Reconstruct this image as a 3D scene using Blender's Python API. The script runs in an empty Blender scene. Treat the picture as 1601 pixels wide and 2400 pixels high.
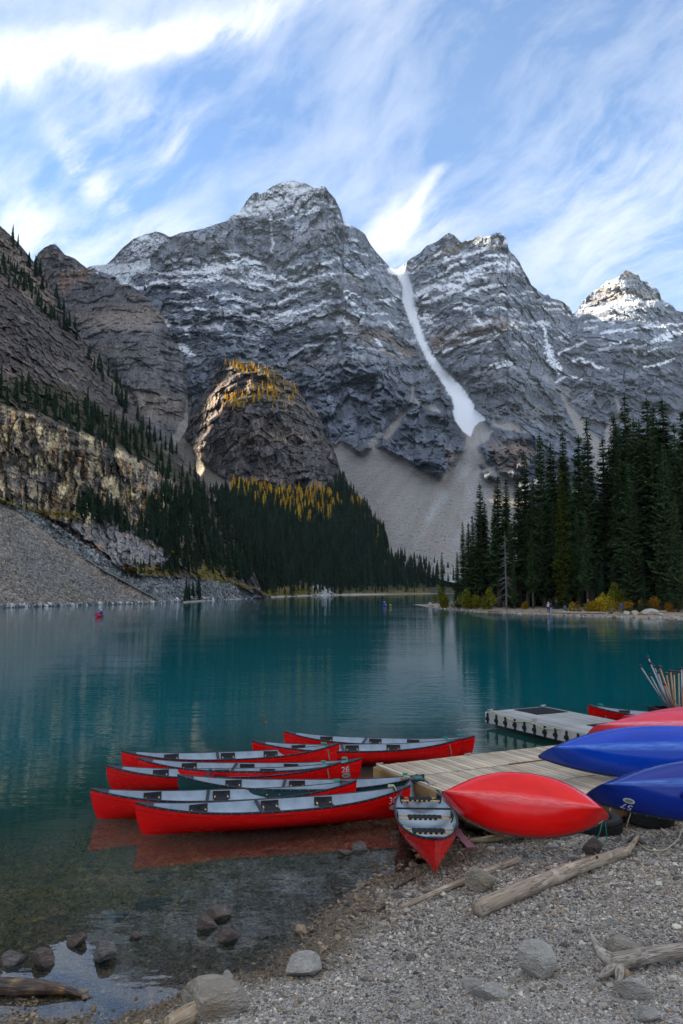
import bpy, bmesh, math, random
import numpy as np
from mathutils import Vector, Matrix, Quaternion

sc = bpy.context.scene
C = sc.collection
RNG = np.random.default_rng(7)
random.seed(7)
PI = math.pi

# ------------------------------------------------------------------ camera
FPX = 1867.0                       # focal length in photo pixels (28 mm on a 36 mm tall frame)
CAMH = 4.0
PITCH = math.atan(180.0 / FPX)
cam_d = bpy.data.cameras.new('camera')
cam_d.sensor_fit = 'VERTICAL'
cam_d.sensor_height = 36.0
cam_d.lens = 36.0 * FPX / 2400.0
cam_d.clip_start = 0.1
cam_d.clip_end = 20000.0
cam = bpy.data.objects.new('camera', cam_d)
cam.location = (0, 0, CAMH)
cam.rotation_euler = (PI / 2 + PITCH, 0, 0)
C.objects.link(cam)
sc.camera = cam

# ------------------------------------------------------------------ light and sky
SUN_AZ = math.radians(-85.0)       # from +Y, clockwise positive
SUN_EL = math.radians(27.0)
EXPOSURE = 2.15
SUN_STRENGTH = 5.0
SKY_STRENGTH = 0.09
sun_d = bpy.data.lights.new('sun', 'SUN')
sun_d.energy = SUN_STRENGTH
sun_d.angle = math.radians(0.6)
sun_d.color = (1.0, 0.86, 0.66)
sun = bpy.data.objects.new('sun', sun_d)
sdir = Vector((math.sin(SUN_AZ) * math.cos(SUN_EL), math.cos(SUN_AZ) * math.cos(SUN_EL), math.sin(SUN_EL)))
sun.rotation_euler = sdir.to_track_quat('Z', 'Y').to_euler()
sun.location = (-200, 100, 300)
C.objects.link(sun)

sc.view_settings.view_transform = 'Standard'
sc.view_settings.look = 'None'
sc.view_settings.gamma = 1.0
sc.view_settings.exposure = EXPOSURE
sc.view_settings.use_curve_mapping = False
sc.cycles.use_denoising = True
sc.cycles.max_bounces = 6
sc.cycles.diffuse_bounces = 2
sc.cycles.glossy_bounces = 3
sc.cycles.transmission_bounces = 4
sc.cycles.transparent_max_bounces = 6
sc.cycles.caustics_reflective = False
sc.cycles.caustics_refractive = False


def ray(px, py):
    x = (np.asarray(px, float) - 800.5) / FPX
    y = (1200.0 - np.asarray(py, float)) / FPX
    return x, math.cos(PITCH) - y * math.sin(PITCH), math.sin(PITCH) + y * math.cos(PITCH)


def at_y(px, py, Y):
    a, b, c = ray(px, py)
    t = np.asarray(Y, float) / b
    return a * t, b * t, CAMH + c * t


def at_z(px, py, z):
    a, b, c = ray(px, py)
    t = (z - CAMH) / c
    return Vector((float(a * t), float(b * t), float(z)))


def bearing(px, py):
    a, b, c = ray(px, py)
    return Vector((float(a), float(b), float(c))).normalized()


# ---- node helper
class NT:
    def __init__(self, tree):
        self.t = tree
        self.n = tree.nodes
        self.l = tree.links

    def node(self, typ, **kw):
        n = self.n.new(typ)
        for k, v in kw.items():
            if k.startswith('_'):
                continue
            setattr(n, k, v)
        return n

    def put(self, n, sock, v):
        s = n.inputs[sock]
        if isinstance(v, bpy.types.NodeSocket):
            self.l.new(v, s)
        elif v is not None:
            if isinstance(v, (tuple, list)) and len(v) == 3 and s.type == 'RGBA':
                v = (*v, 1)
            s.default_value = v

    def math(self, op, a, b=None, c=None, clamp=False):
        n = self.node('ShaderNodeMath', operation=op, use_clamp=clamp)
        self.put(n, 0, a)
        if b is not None: self.put(n, 1, b)
        if c is not None: self.put(n, 2, c)
        return n.outputs[0]

    def vmath(self, op, a, b=None, scale=None):
        n = self.node('ShaderNodeVectorMath', operation=op)
        self.put(n, 0, a)
        if b is not None: self.put(n, 1, b)
        if scale is not None: self.put(n, 3, scale)
        return n.outputs['Value'] if op in ('DOT_PRODUCT', 'LENGTH', 'DISTANCE') else n.outputs[0]

    def mix(self, f, a, b, blend='MIX'):
        n = self.node('ShaderNodeMix', data_type='RGBA', blend_type=blend)
        self.put(n, 0, f); self.put(n, 6, a); self.put(n, 7, b)
        return n.outputs[2]

    def noise(self, vec, scale, detail=4, rough=0.55, dist=0.0, lac=2.0):
        n = self.node('ShaderNodeTexNoise')
        if vec is not None: self.put(n, 'Vector', vec)
        self.put(n, 'Scale', scale); self.put(n, 'Detail', detail)
        self.put(n, 'Roughness', rough); self.put(n, 'Distortion', dist)
        self.put(n, 'Lacunarity', lac)
        return n.outputs['Fac']

    def noise_col(self, vec, scale, detail=3):
        n = self.node('ShaderNodeTexNoise')
        if vec is not None: self.put(n, 'Vector', vec)
        self.put(n, 'Scale', scale); self.put(n, 'Detail', detail)
        return n.outputs['Color']

    def voro(self, vec, scale, feature='F1', out='Distance', rand=1.0):
        n = self.node('ShaderNodeTexVoronoi', feature=feature)
        if vec is not None: self.put(n, 'Vector', vec)
        self.put(n, 'Scale', scale); self.put(n, 'Randomness', rand)
        return n.outputs[out]

    def mapping(self, vec, loc=(0, 0, 0), rot=(0, 0, 0), scale=(1, 1, 1)):
        n = self.node('ShaderNodeMapping')
        self.put(n, 'Vector', vec); self.put(n, 'Location', loc)
        self.put(n, 'Rotation', rot); self.put(n, 'Scale', scale)
        return n.outputs[0]

    def ramp(self, fac, stops, interp='LINEAR'):
        n = self.node('ShaderNodeValToRGB')
        cr = n.color_ramp
        cr.interpolation = interp
        while len(cr.elements) < len(stops):
            cr.elements.new(0.5)
        for e, (p, col) in zip(cr.elements, stops):
            e.position = p
            e.color = (*col, 1) if len(col) == 3 else col
        self.put(n, 0, fac)
        return n.outputs[0]

    def range(self, v, a, b, c=0.0, d=1.0, smooth=False):
        n = self.node('ShaderNodeMapRange')
        if smooth: n.interpolation_type = 'SMOOTHSTEP'
        self.put(n, 0, v); self.put(n, 1, a); self.put(n, 2, b); self.put(n, 3, c); self.put(n, 4, d)
        return n.outputs[0]

    def bump(self, h, strength=0.5, dist=1.0, normal=None):
        n = self.node('ShaderNodeBump')
        self.put(n, 'Strength', strength); self.put(n, 'Distance', dist); self.put(n, 'Height', h)
        if normal is not None: self.put(n, 'Normal', normal)
        return n.outputs[0]

    def attr(self, name, out='Color', typ='GEOMETRY'):
        n = self.node('ShaderNodeAttribute', attribute_name=name, attribute_type=typ)
        return n.outputs[out]


# ------------------------------------------------------------------ world: Nishita sky with cirrus
world = bpy.data.worlds.new('World')
sc.world = world
world.use_nodes = True
wt = NT(world.node_tree)
wt.n.clear()
sky = wt.node('ShaderNodeTexSky', sky_type='NISHITA')
sky.sun_disc = False
sky.sun_elevation = SUN_EL
sky.sun_rotation = SUN_AZ
sky.altitude = 1900
sky.air_density = 1.0
sky.dust_density = 0.8
sky.ozone_density = 1.0
tc = wt.node('ShaderNodeTexCoord')
D = tc.outputs['Generated']
sep = wt.node('ShaderNodeSeparateXYZ')
wt.put(sep, 0, D)
dz = wt.math('MAXIMUM', wt.math('ABSOLUTE', sep.outputs[2]), 0.02)
warp = wt.vmath('SUBTRACT', wt.noise_col(D, 3.0, 3), (0.5, 0.5, 0.5))
Dw = wt.vmath('ADD', D, wt.vmath('SCALE', warp, None, 0.16))


def streaks(angle, stretch, scale, detail, rough, loc=(0, 0, 0)):
    """wisps combed along one direction of the sky"""
    v = wt.mapping(Dw, rot=(0, math.radians(angle), 0))
    v = wt.mapping(v, loc=loc, scale=(1.0, 1.0, stretch))
    return wt.noise(v, scale, detail, rough)


st1 = streaks(20, 2.6, 2.4, 7, 0.60)
st2 = streaks(52, 2.2, 3.2, 5, 0.60, (3, 1, 2))
fine = streaks(36, 3.2, 8.0, 6, 0.70, (7, 4, 1))
patch = wt.noise(wt.mapping(D, loc=(5.3, 2.2, 0)), 1.6, 2, 0.5)
veil = wt.math('MULTIPLY', wt.range(st1, 0.38, 0.70, 0, 1, True), wt.range(patch, 0.30, 0.62, 0.25, 1.0, True))
veil = wt.math('ADD', veil, wt.math('MULTIPLY', wt.range(st2, 0.44, 0.70, 0, 1, True), 0.45))


def cloud_bank(pa, pb, halfw, gain, soft=1.0):
    """a bank of cirrus lying between two bearings, as wide as halfw (radians)"""
    a, b = bearing(*pa), bearing(*pb)
    c = ((a + b) * 0.5)
    c.normalize()
    t = (b - a)
    half = t.length * 0.5
    t.normalize()
    s = c.cross(t).normalized()
    rel = wt.vmath('SUBTRACT', Dw, tuple(c))
    u = wt.math('DIVIDE', wt.vmath('DOT_PRODUCT', rel, tuple(t)), half * 1.15)
    v = wt.math('DIVIDE', wt.vmath('DOT_PRODUCT', rel, tuple(s)), halfw)
    w = wt.math('MULTIPLY', wt.vmath('DOT_PRODUCT', rel, tuple(c)), 1.0)
    r2 = wt.math('ADD', wt.math('ADD', wt.math('MULTIPLY', u, u), wt.math('MULTIPLY', v, v)), wt.math('MULTIPLY', w, w))
    g = wt.math('EXPONENT', wt.math('MULTIPLY', r2, -1.3 * soft))
    return wt.math('MULTIPLY', g, gain)


BANKS = [((-330, 265), (230, 105), 0.022, 1.25), ((150, 125), (560, 50), 0.017, 0.9), ((450, 60), (760, 0), 0.016, 0.5),
         ((-140, 500), (200, 580), 0.050, 0.75), ((150, 320), (310, 475), 0.018, 0.9), ((200, 230), (420, 300), 0.04, 0.30),
         ((330, 480), (490, 260), 0.014, 0.40), ((60, 590), (520, 555), 0.025, 0.35),
         ((1065, 350), (970, 470), 0.006, 1.0), ((1010, 430), (880, 600), 0.020, 0.8), ((900, 610), (1060, 480), 0.045, 0.55),
         ((1200, 470), (1640, 300), 0.055, 0.22), ((1250, 620), (1640, 480), 0.06, 0.28)]
bank = None
for b_ in BANKS:
    g_ = cloud_bank(*b_)
    bank = g_ if bank is None else wt.math('ADD', bank, g_)
tex = wt.math('ADD', wt.math('MULTIPLY', st1, 0.55), wt.math('MULTIPLY', fine, 0.7))
tex = wt.math('ADD', tex, wt.math('MULTIPLY', st2, 0.35))
bank = wt.math('MULTIPLY', bank, wt.range(tex, 0.62, 0.98, 0.05, 1.35, True))
# cloud cover goes on overhead and behind, added out of view for more light
away = wt.range(wt.vmath('DOT_PRODUCT', D, (0.0, math.cos(0.25), math.sin(0.25))), 0.55, 0.85, 1.0, 0.0, True)
more = wt.math('MULTIPLY', wt.math('MULTIPLY', away, wt.range(patch, 0.30, 0.60, 0.15, 1.0, True)), wt.range(tex, 0.58, 1.0, 0.25, 1.1, True))
cov = wt.math('ADD', wt.math('ADD', wt.math('MULTIPLY', veil, 0.30), wt.math('MULTIPLY', more, 0.95)), bank)
cov = wt.math('ADD', cov, wt.math('MULTIPLY', wt.math('SUBTRACT', fine, 0.5), 0.55))
# looking through more air and cloud low down
cov = wt.math('ADD', cov, wt.range(dz, 0.05, 0.42, 0.26, 0.0, True))
cov = wt.math('SUBTRACT', 1.0, wt.math('EXPONENT', wt.math('MULTIPLY', wt.math('MAXIMUM', cov, 0.0), -1.3)))
CLOUDV = 3.6
colr = wt.mix(cov, wt.mix(1.0, sky.outputs[0], (0.53, 0.67, 0.78), 'MULTIPLY'), (CLOUDV * 1.0, CLOUDV * 0.985, CLOUDV * 0.965))
world.cycles.sampling_method = 'MANUAL'
world.cycles.sample_map_resolution = 256
bg = wt.node('ShaderNodeBackground')
wt.put(bg, 0, colr)
bg.inputs[1].default_value = SKY_STRENGTH
wo = wt.node('ShaderNodeOutputWorld')
wt.l.new(bg.outputs[0], wo.inputs[0])

# ------------------------------------------------------------------ numpy noise
_perm = np.random.default_rng(11).permutation(256)
_perm = np.concatenate([_perm, _perm, _perm])
_grad = np.array([[1, 1, 0], [-1, 1, 0], [1, -1, 0], [-1, -1, 0], [1, 0, 1], [-1, 0, 1], [1, 0, -1], [-1, 0, -1],
                  [0, 1, 1], [0, -1, 1], [0, 1, -1], [0, -1, -1], [1, 1, 0], [-1, 1, 0], [0, -1, 1], [0, -1, -1]], float)


def perlin(x, y, z=0.0):
    x, y, z = np.broadcast_arrays(np.asarray(x, float), np.asarray(y, float), np.asarray(z, float))
    xi = np.floor(x); yi = np.floor(y); zi = np.floor(z)
    xf = x - xi; yf = y - yi; zf = z - zi
    xi = xi.astype(int) & 255; yi = yi.astype(int) & 255; zi = zi.astype(int) & 255
    u = xf * xf * xf * (xf * (xf * 6 - 15) + 10)
    v = yf * yf * yf * (yf * (yf * 6 - 15) + 10)
    w = zf * zf * zf * (zf * (zf * 6 - 15) + 10)

    def g(i, j, k):
        h = _perm[_perm[_perm[xi + i] + yi + j] + zi + k] & 15
        gr = _grad[h]
        return gr[..., 0] * (xf - i) + gr[..., 1] * (yf - j) + gr[..., 2] * (zf - k)
    a = g(0, 0, 0); b = g(1, 0, 0); x1 = a + u * (b - a)
    a = g(0, 1, 0); b = g(1, 1, 0); x2 = a + u * (b - a)
    y1 = x1 + v * (x2 - x1)
    a = g(0, 0, 1); b = g(1, 0, 1); x1 = a + u * (b - a)
    a = g(0, 1, 1); b = g(1, 1, 1); x2 = a + u * (b - a)
    y2 = x1 + v * (x2 - x1)
    return y1 + w * (y2 - y1)


def fbm(x, y, z=0.0, oct=4, gain=0.5, lac=2.03):
    s = 0; a = 1.0; t = 0
    for o in range(oct):
        f = lac ** o
        s = s + a * perlin(np.asarray(x) * f + o * 17.3, np.asarray(y) * f + o * 5.1, np.asarray(z) * f + o * 2.7)
        t += a
        a *= gain
    return s / t * 1.6          # roughly -1..1


def ridged(x, y, z=0.0, oct=3, gain=0.5):
    s = 0; a = 1.0; t = 0
    for o in range(oct):
        f = 2.1 ** o
        s = s + a * (1 - 2.2 * np.abs(perlin(np.asarray(x) * f + o * 7.7, np.asarray(y) * f + o * 3.1, np.asarray(z) * f)))
        t += a
        a *= gain
    return s / t


def cells(x, y, seed=0, edge=False):
    """angular blocks: a random value for each cell of a jittered grid, and the distance to the next cell"""
    x = np.asarray(x, float); y = np.asarray(y, float)
    xi = np.floor(x).astype(int); yi = np.floor(y).astype(int)
    d1 = np.full(x.shape, 9.0); d2 = np.full(x.shape, 9.0); val = np.zeros(x.shape)
    for i in (-1, 0, 1):
        for j in (-1, 0, 1):
            h = _perm[_perm[(xi + i + 37 * seed) & 255] + ((yi + j + 91 * seed) & 255)]
            jx = _perm[h + 17] / 255.0; jy = _perm[h + 101] / 255.0
            d = (xi + i + jx - x) ** 2 + (yi + j + jy - y) ** 2
            m = d < d1
            d2 = np.where(m, d1, np.minimum(d2, d))
            val = np.where(m, _perm[h + 55] / 127.5 - 1, val)
            d1 = np.where(m, d, d1)
    if edge:
        return val, np.sqrt(d2) - np.sqrt(d1)
    return val


def sstep(v, a, b):
    t = np.clip((np.asarray(v, float) - a) / (b - a), 0, 1)
    return t * t * (3 - 2 * t)


def lerp(a, b, t):
    return a + (b - a) * t


def sdf(px, py, poly):
    """signed distance to a polygon, positive inside"""
    poly = np.asarray(poly, float)
    d = np.full(px.shape, 1e18)
    inside = np.zeros(px.shape, bool)
    n = len(poly)
    for i in range(n):
        ax, ay = poly[i]; bx, by = poly[(i + 1) % n]
        ex, ey = bx - ax, by - ay
        wx, wy = px - ax, py - ay
        t = np.clip((wx * ex + wy * ey) / (ex * ex + ey * ey + 1e-12), 0, 1)
        d = np.minimum(d, (wx - ex * t) ** 2 + (wy - ey * t) ** 2)
        c = ((ay <= py) & (by > py)) | ((by <= py) & (ay > py))
        xx = ax + (py - ay) / (by - ay + 1e-12) * ex
        inside ^= c & (px < xx)
    d = np.sqrt(d)
    return np.where(inside, d, -d)


def linedist(px, py, pts):
    """distance to a polyline and the width interpolated along it (pts: x, y, width)"""
    pts = np.asarray(pts, float)
    best = np.full(px.shape, 1e18); wid = np.zeros(px.shape)
    for (ax, ay, aw), (bx, by, bw) in zip(pts[:-1], pts[1:]):
        ex, ey = bx - ax, by - ay
        t = np.clip(((px - ax) * ex + (py - ay) * ey) / (ex * ex + ey * ey), 0, 1)
        d = np.hypot(px - ax - ex * t, py - ay - ey * t)
        m = d < best
        best = np.where(m, d, best)
        wid = np.where(m, aw + (bw - aw) * t, wid)
    return best, wid


class RBF:
    def __init__(self, pts, smooth=40.0):
        p = np.asarray(pts, float)
        self.p = p[:, :2]; self.c = smooth
        n = len(p)
        A = np.zeros((n + 3, n + 3))
        r = np.hypot(p[:, None, 0] - p[None, :, 0], p[:, None, 1] - p[None, :, 1])
        A[:n, :n] = np.sqrt(r * r + smooth * smooth)
        A[:n, n] = 1; A[:n, n + 1] = p[:, 0]; A[:n, n + 2] = p[:, 1]
        A[n:, :n] = A[:n, n:].T
        self.w = np.linalg.lstsq(A, np.concatenate([p[:, 2], [0, 0, 0]]), rcond=None)[0]

    def __call__(self, x, y):
        s = self.w[-3] + self.w[-2] * x + self.w[-1] * y
        for (a, b), w in zip(self.p, self.w[:-3]):
            s = s + w * np.sqrt((x - a) ** 2 + (y - b) ** 2 + self.c ** 2)
        return s


# ------------------------------------------------------------------ mesh helpers
def link(o, parent=None):
    C.objects.link(o)
    if parent is not None:
        o.parent = parent
    return o


def mesh_np(name, co, faces, mat, smooth=False, parent=None, attrs=None):
    """faces: (n,4) or (n,3) int array"""
    co = np.ascontiguousarray(co, dtype=np.float32)
    faces = np.ascontiguousarray(faces, dtype=np.int32)
    me = bpy.data.meshes.new(name)
    k = faces.shape[1]
    me.vertices.add(len(co)); me.vertices.foreach_set('co', co.ravel())
    me.loops.add(faces.size); me.loops.foreach_set('vertex_index', faces.ravel())
    me.polygons.add(len(faces))
    me.polygons.foreach_set('loop_start', np.arange(0, faces.size, k, dtype=np.int32))
    me.polygons.foreach_set('use_smooth', np.full(len(faces), bool(smooth)))
    me.update(calc_edges=True)
    for an, av in (attrs or {}).items():
        av = np.asarray(av, np.float32)
        if av.ndim == 1:
            a = me.attributes.new(an, 'FLOAT', 'POINT'); a.data.foreach_set('value', av)
        else:
            a = me.attributes.new(an, 'FLOAT_COLOR', 'POINT')
            a.data.foreach_set('color', np.concatenate([av, np.ones((len(av), 1), np.float32)], 1).ravel())
    if mat is not None:
        me.materials.append(mat)
    return link(bpy.data.objects.new(name, me), parent)


def grid_faces(nr, nc):
    i = np.arange(nr - 1)[:, None] * nc + np.arange(nc - 1)[None, :]
    return np.stack([i, i + 1, i + nc + 1, i + nc], -1).reshape(-1, 4)


def structure(o):
    o['kind'] = 'structure'
    return o


def tag(o, label, cat, group=None):
    o['label'] = label
    o['category'] = cat
    if group: o['group'] = group
    return o


def empty(name, loc=(0, 0, 0)):
    o = bpy.data.objects.new(name, None)
    o.empty_display_size = 0.2
    o.location = loc
    C.objects.link(o)
    return o


def new_mat(name):
    m = bpy.data.materials.new(name)
    m.use_nodes = True
    t = NT(m.node_tree)
    t.n.clear()
    out = t.node('ShaderNodeOutputMaterial')
    return m, t, out


def principled(t, out, color, rough=0.7, normal=None, spec=0.3, metal=0.0, **kw):
    b = t.node('ShaderNodeBsdfPrincipled')
    t.put(b, 'Base Color', color); t.put(b, 'Roughness', rough)
    t.put(b, 'Specular IOR Level', spec); t.put(b, 'Metallic', metal)
    if normal is not None: t.put(b, 'Normal', normal)
    for k, v in kw.items():
        t.put(b, k, v)
    t.l.new(b.outputs[0], out.inputs[0])
    return b

# ------------------------------------------------------------------ terrain materials
def terrain_material(name, grain, bumpd, strata=0.0, vary=0.5):
    m, t, out = new_mat(name)
    geo = t.node('ShaderNodeNewGeometry')
    pos = geo.outputs['Position']
    col = t.attr('Col')
    n1 = t.noise(pos, 1.0 / grain, 5, 0.65)
    n2 = t.noise(t.mapping(pos, scale=(1, 1, 4.5)), 0.6 / grain, 4, 0.6)
    f = t.math('ADD', t.math('MULTIPLY', n1, 0.6), t.math('MULTIPLY', n2, 0.4))
    f = t.range(f, 0.32, 0.68, 1 - vary, 1 + vary)
    snow = t.attr('snow', 'Fac')
    f = t.mix(snow, f, (1, 1, 1))
    c = t.mix(1.0, col, f, 'MULTIPLY')
    b = t.bump(t.math('ADD', n1, t.math('MULTIPLY', n2, strata)), 0.6, bumpd)
    rough = t.range(snow, 0, 1, 0.9, 0.6)
    principled(t, out, c, rough, b, 0.15)
    return m


M_RANGE = terrain_material('limestone_range', 9.0, 6.0, 1.2, 0.45)
M_CLIFF = terrain_material('quartzite_cliff', 2.2, 1.2, 1.0, 0.5)
M_SLOPE = terrain_material('scree_slope', 1.6, 0.8, 0.4, 0.5)


def stair(s, per, edge=0.68):
    k = np.floor(s / per)
    f = s / per - k
    g = np.clip((f - edge) / (1 - edge), 0, 1)
    return (k + g) * per, f


def col(*c):
    return np.array(c, float)


def mixc(a, b, w):
    return a + (b - a) * w[..., None]


class Sheet:
    """a mountain face: columns follow bearings, rows climb from the foot to the crest"""

    def __init__(self, x0, x1, nc, nr, crest, foot, jag=2.0, seed=0.0, power=1.0):
        self.nc, self.nr = nc, nr
        px = np.linspace(x0, x1, nc)
        c = np.asarray(crest, float); f = np.asarray(foot, float)
        cy = np.interp(px, c[:, 0], c[:, 1])
        if jag:
            cy = cy + jag * fbm(px / 22.0, seed + 3.3, oct=5, gain=0.65)
        fy = np.interp(px, f[:, 0], f[:, 1])
        t = np.linspace(0, 1, nr)[:, None] ** power
        self.t = np.broadcast_to(t, (nr, nc))
        self.px = np.broadcast_to(px[None, :], (nr, nc)).copy()
        self.py = fy[None, :] + (cy - fy)[None, :] * t

    def build(self, name, depth, colr, snow, mat, back=(900, 0.9), smooth=False, nback=5, split=None):
        X, Y, Z = at_y(self.px, self.py, depth)
        co = np.stack([X, Y, Z], -1)
        cc = np.clip(colr, 0, 1)
        sn = snow
        # the far side falls away behind the crest
        bx, by, bz = co[-1, :, 0], co[-1, :, 1], co[-1, :, 2]
        rows, crow, srow = [], [], []
        for i in range(1, nback + 1):
            s = back[0] * i / nback
            rows.append(np.stack([bx * (1 + s / by), by + s, bz - s * back[1] - 6 * i * (1 + perlin(bx / 60, i * 3.1))], -1))
            crow.append(cc[-1]); srow.append(sn[-1])
        co = np.concatenate([co, np.array(rows)], 0)
        cc = np.concatenate([cc, np.array(crow)], 0)
        sn = np.concatenate([sn, np.array(srow)], 0)
        self.co = co[:self.nr]
        F = grid_faces(self.nr + nback, self.nc)
        if split is None:
            return structure(mesh_np(name, co.reshape(-1, 3), F, mat, smooth, attrs={'Col': cc.reshape(-1, 3), 'snow': sn.ravel()}))
        obs = []
        pxa = np.concatenate([self.px, np.repeat(self.px[-1:], nback, 0)], 0).ravel()
        pya = np.concatenate([self.py, np.repeat(self.py[-1:], nback, 0)], 0).ravel()
        ident = split(pxa[F].mean(1), pya[F].mean(1))
        co = co.reshape(-1, 3); cc = cc.reshape(-1, 3); sn = sn.ravel()
        for k in np.unique(ident):
            fk = F[ident == k]
            u, inv = np.unique(fk, return_inverse=True)
            obs.append(structure(mesh_np(name, co[u], inv.reshape(fk.shape), mat, smooth, attrs={'Col': cc[u], 'snow': sn[u]})))
        return obs


# ------------------------------------------------------------------ the range across the lake
CREST = [(-80, 640), (150, 640), (204, 628), (215, 623), (250, 620), (253, 617), (270, 600), (290, 578), (310, 561), (340, 549), (365, 543), (380, 546),
         (395, 555), (402, 555), (420, 546), (450, 541), (480, 535), (510, 523), (530, 518), (541, 507), (556, 498), (572, 482), (577, 471), (590, 456),
         (600, 450), (611, 455), (625, 445), (640, 436), (660, 428), (685, 424), (700, 426), (715, 430), (735, 441), (746, 440), (757, 435), (765, 440),
         (770, 450), (785, 465), (797, 490), (801, 502), (806, 520), (830, 531), (845, 541), (855, 548), (868, 572), (880, 588), (893, 603), (903, 615),
         (915, 627), (930, 631), (936, 630), (946, 620), (965, 605), (985, 592), (1000, 576), (1020, 568), (1036, 557), (1050, 546), (1060, 548), (1070, 556),
         (1082, 568), (1090, 565), (1110, 561), (1116, 553), (1122, 551), (1136, 556), (1150, 551), (1162, 545), (1174, 545), (1181, 551), (1188, 562),
         (1191, 580), (1197, 592), (1206, 599), (1218, 615), (1226, 632), (1238, 650), (1246, 668), (1262, 682), (1279, 692), (1285, 690), (1291, 698),
         (1305, 702), (1320, 707), (1335, 720), (1343, 737), (1350, 730), (1357, 722), (1362, 710), (1375, 696), (1386, 686), (1400, 677), (1415, 666),
         (1421, 660), (1440, 655), (1450, 648), (1458, 642), (1466, 633), (1479, 637), (1490, 643), (1497, 643), (1502, 657), (1515, 660), (1525, 665),
         (1545, 681), (1550, 700), (1560, 708), (1575, 715), (1586, 728), (1601, 732), (1640, 745), (1700, 730)]
FOOT = [(-80, 1130), (300, 1130), (600, 1190), (780, 1260), (900, 1320), (1000, 1350), (1100, 1375), (1180, 1396), (1700, 1396)]
S = Sheet(-80, 1690, 860, 430, CREST, FOOT, jag=2.6)
px, py = S.px, S.py
ctrl = [(-60, 640, 2350), (150, 640, 2300), (240, 620, 2250), (310, 561, 2150), (365, 543, 2150), (450, 541, 1950), (540, 507, 1960), (600, 450, 2080), (685, 424, 2150),
        (757, 437, 2000), (800, 500, 1980), (860, 560, 2050), (930, 632, 2260), (1000, 576, 2160), (1050, 546, 2120), (1085, 566, 2150), (1165, 545, 2080), (1225, 632, 2080),
        (1290, 700, 2150), (1343, 737, 2420), (1400, 677, 2420), (1466, 635, 2400), (1550, 700, 2420), (1650, 740, 2500),
        (250, 660, 2000), (400, 610, 1900), (500, 610, 1860), (620, 600, 1900), (630, 560, 1960), (700, 580, 1830), (780, 560, 1850), (850, 640, 1880),
        (400, 700, 1740), (520, 700, 1680), (650, 720, 1680), (780, 700, 1650), (870, 720, 1740), (500, 850, 1480), (650, 850, 1440), (780, 850, 1400), (900, 850, 1440),
        (950, 690, 2060), (975, 770, 1830), (1010, 840, 1650), (1060, 915, 1460), (1095, 980, 1310),
        (1000, 650, 2010), (1060, 700, 1830), (1150, 680, 1840), (1230, 740, 1800), (1100, 800, 1620), (1200, 820, 1580), (1120, 880, 1480), (1220, 920, 1400), (1180, 980, 1290),
        (1275, 760, 1980), (1290, 850, 1740), (1310, 930, 1530), (1360, 1000, 1330), (1420, 1070, 1150), (1400, 780, 2060), (1500, 770, 2060), (1600, 800, 2080),
        (1380, 880, 1700), (1450, 900, 1640), (1560, 900, 1660), (1480, 1000, 1350), (1600, 1000, 1380),
        (960, 950, 1270), (900, 960, 1280), (1040, 960, 1290), (1000, 1040, 1110), (1070, 1070, 1060), (1105, 1030, 1160), (1100, 1090, 1020), (1180, 1060, 1080), (1230, 1090, 1040),
        (780, 1040, 1180), (850, 1060, 1120), (930, 1110, 1000), (800, 1130, 1040), (900, 1200, 880), (1000, 1160, 920), (1100, 1160, 900), (1000, 1260, 800), (900, 1300, 780), (1050, 1330, 740),
        (1200, 1200, 860), (1400, 1200, 900), (1600, 1200, 950), (1200, 1340, 760), (1600, 1340, 800), (1200, 1396, 700), (1680, 1396, 700), (600, 1100, 1180), (400, 1050, 1300), (200, 1000, 1500), (-60, 1000, 1700), (-60, 1130, 1500), (600, 1190, 1050), (300, 1130, 1250)]
Y0 = RBF(ctrl, 28.0)(px, py)
X0, _, Z0 = at_y(px, py, Y0)
w1 = fbm(px / 90, py / 60, 1.0, oct=4); w2 = fbm(px / 30, py / 30, 2.0, oct=3)
pxw = px + 7 * w1 + 3.5 * w2; pyw = py + 6 * fbm(px / 70, py / 70, 5.0, oct=4) + 2.5 * w2

# loose ground: talus apron, chutes, small cones
talus = sdf(pxw, pyw, [(770, 1045), (800, 1035), (840, 1062), (872, 1042), (915, 1062), (945, 1070), (975, 1100), (1030, 1122), (1062, 1092), (1088, 1062), (1097, 1030), (1078, 985), (1112, 975),
                       (1160, 1008), (1150, 1030), (1128, 1045), (1140, 1080), (1175, 1105), (1200, 1118), (1215, 1135), (1260, 1240), (1500, 1250), (1700, 1250), (1700, 1400), (700, 1400), (700, 1180), (770, 1120)])
knobs = np.maximum(sdf(pxw, pyw, [(1122, 1108), (1142, 1100), (1168, 1118), (1172, 1130), (1150, 1128)]), sdf(pxw, pyw, [(1118, 1084), (1130, 1083), (1136, 1094), (1126, 1096)]))
chutes = [[(1318, 925, 3), (1335, 960, 9), (1360, 1000, 16), (1395, 1050, 26), (1430, 1120, 45)], [(1440, 930, 3), (1455, 975, 6), (1430, 1010, 12), (1420, 1060, 20)],
          [(970, 905, 3), (965, 950, 4), (935, 990, 9), (905, 1020, 12)], [(975, 935, 3), (1010, 955, 8), (1030, 965, 3)], [(1180, 985, 4), (1160, 990, 9), (1200, 1000, 12), (1230, 1010, 5)],
          [(452, 930, 3), (440, 975, 6), (420, 1010, 11), (410, 1060, 20)], [(1570, 1005, 3), (1600, 1020, 14), (1650, 1050, 25)], [(1480, 1020, 6), (1500, 1060, 18)], [(890, 1010, 3), (870, 1040, 10)]]
loose = sstep(talus, -2, 3) * (1 - sstep(knobs, -1, 2))
for ch in chutes:
    d_, w_ = linedist(pxw, pyw, ch)
    loose = np.maximum(loose, 1 - sstep(d_ - w_ * 0.75, -2, 3))
rock = 1 - loose

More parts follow.
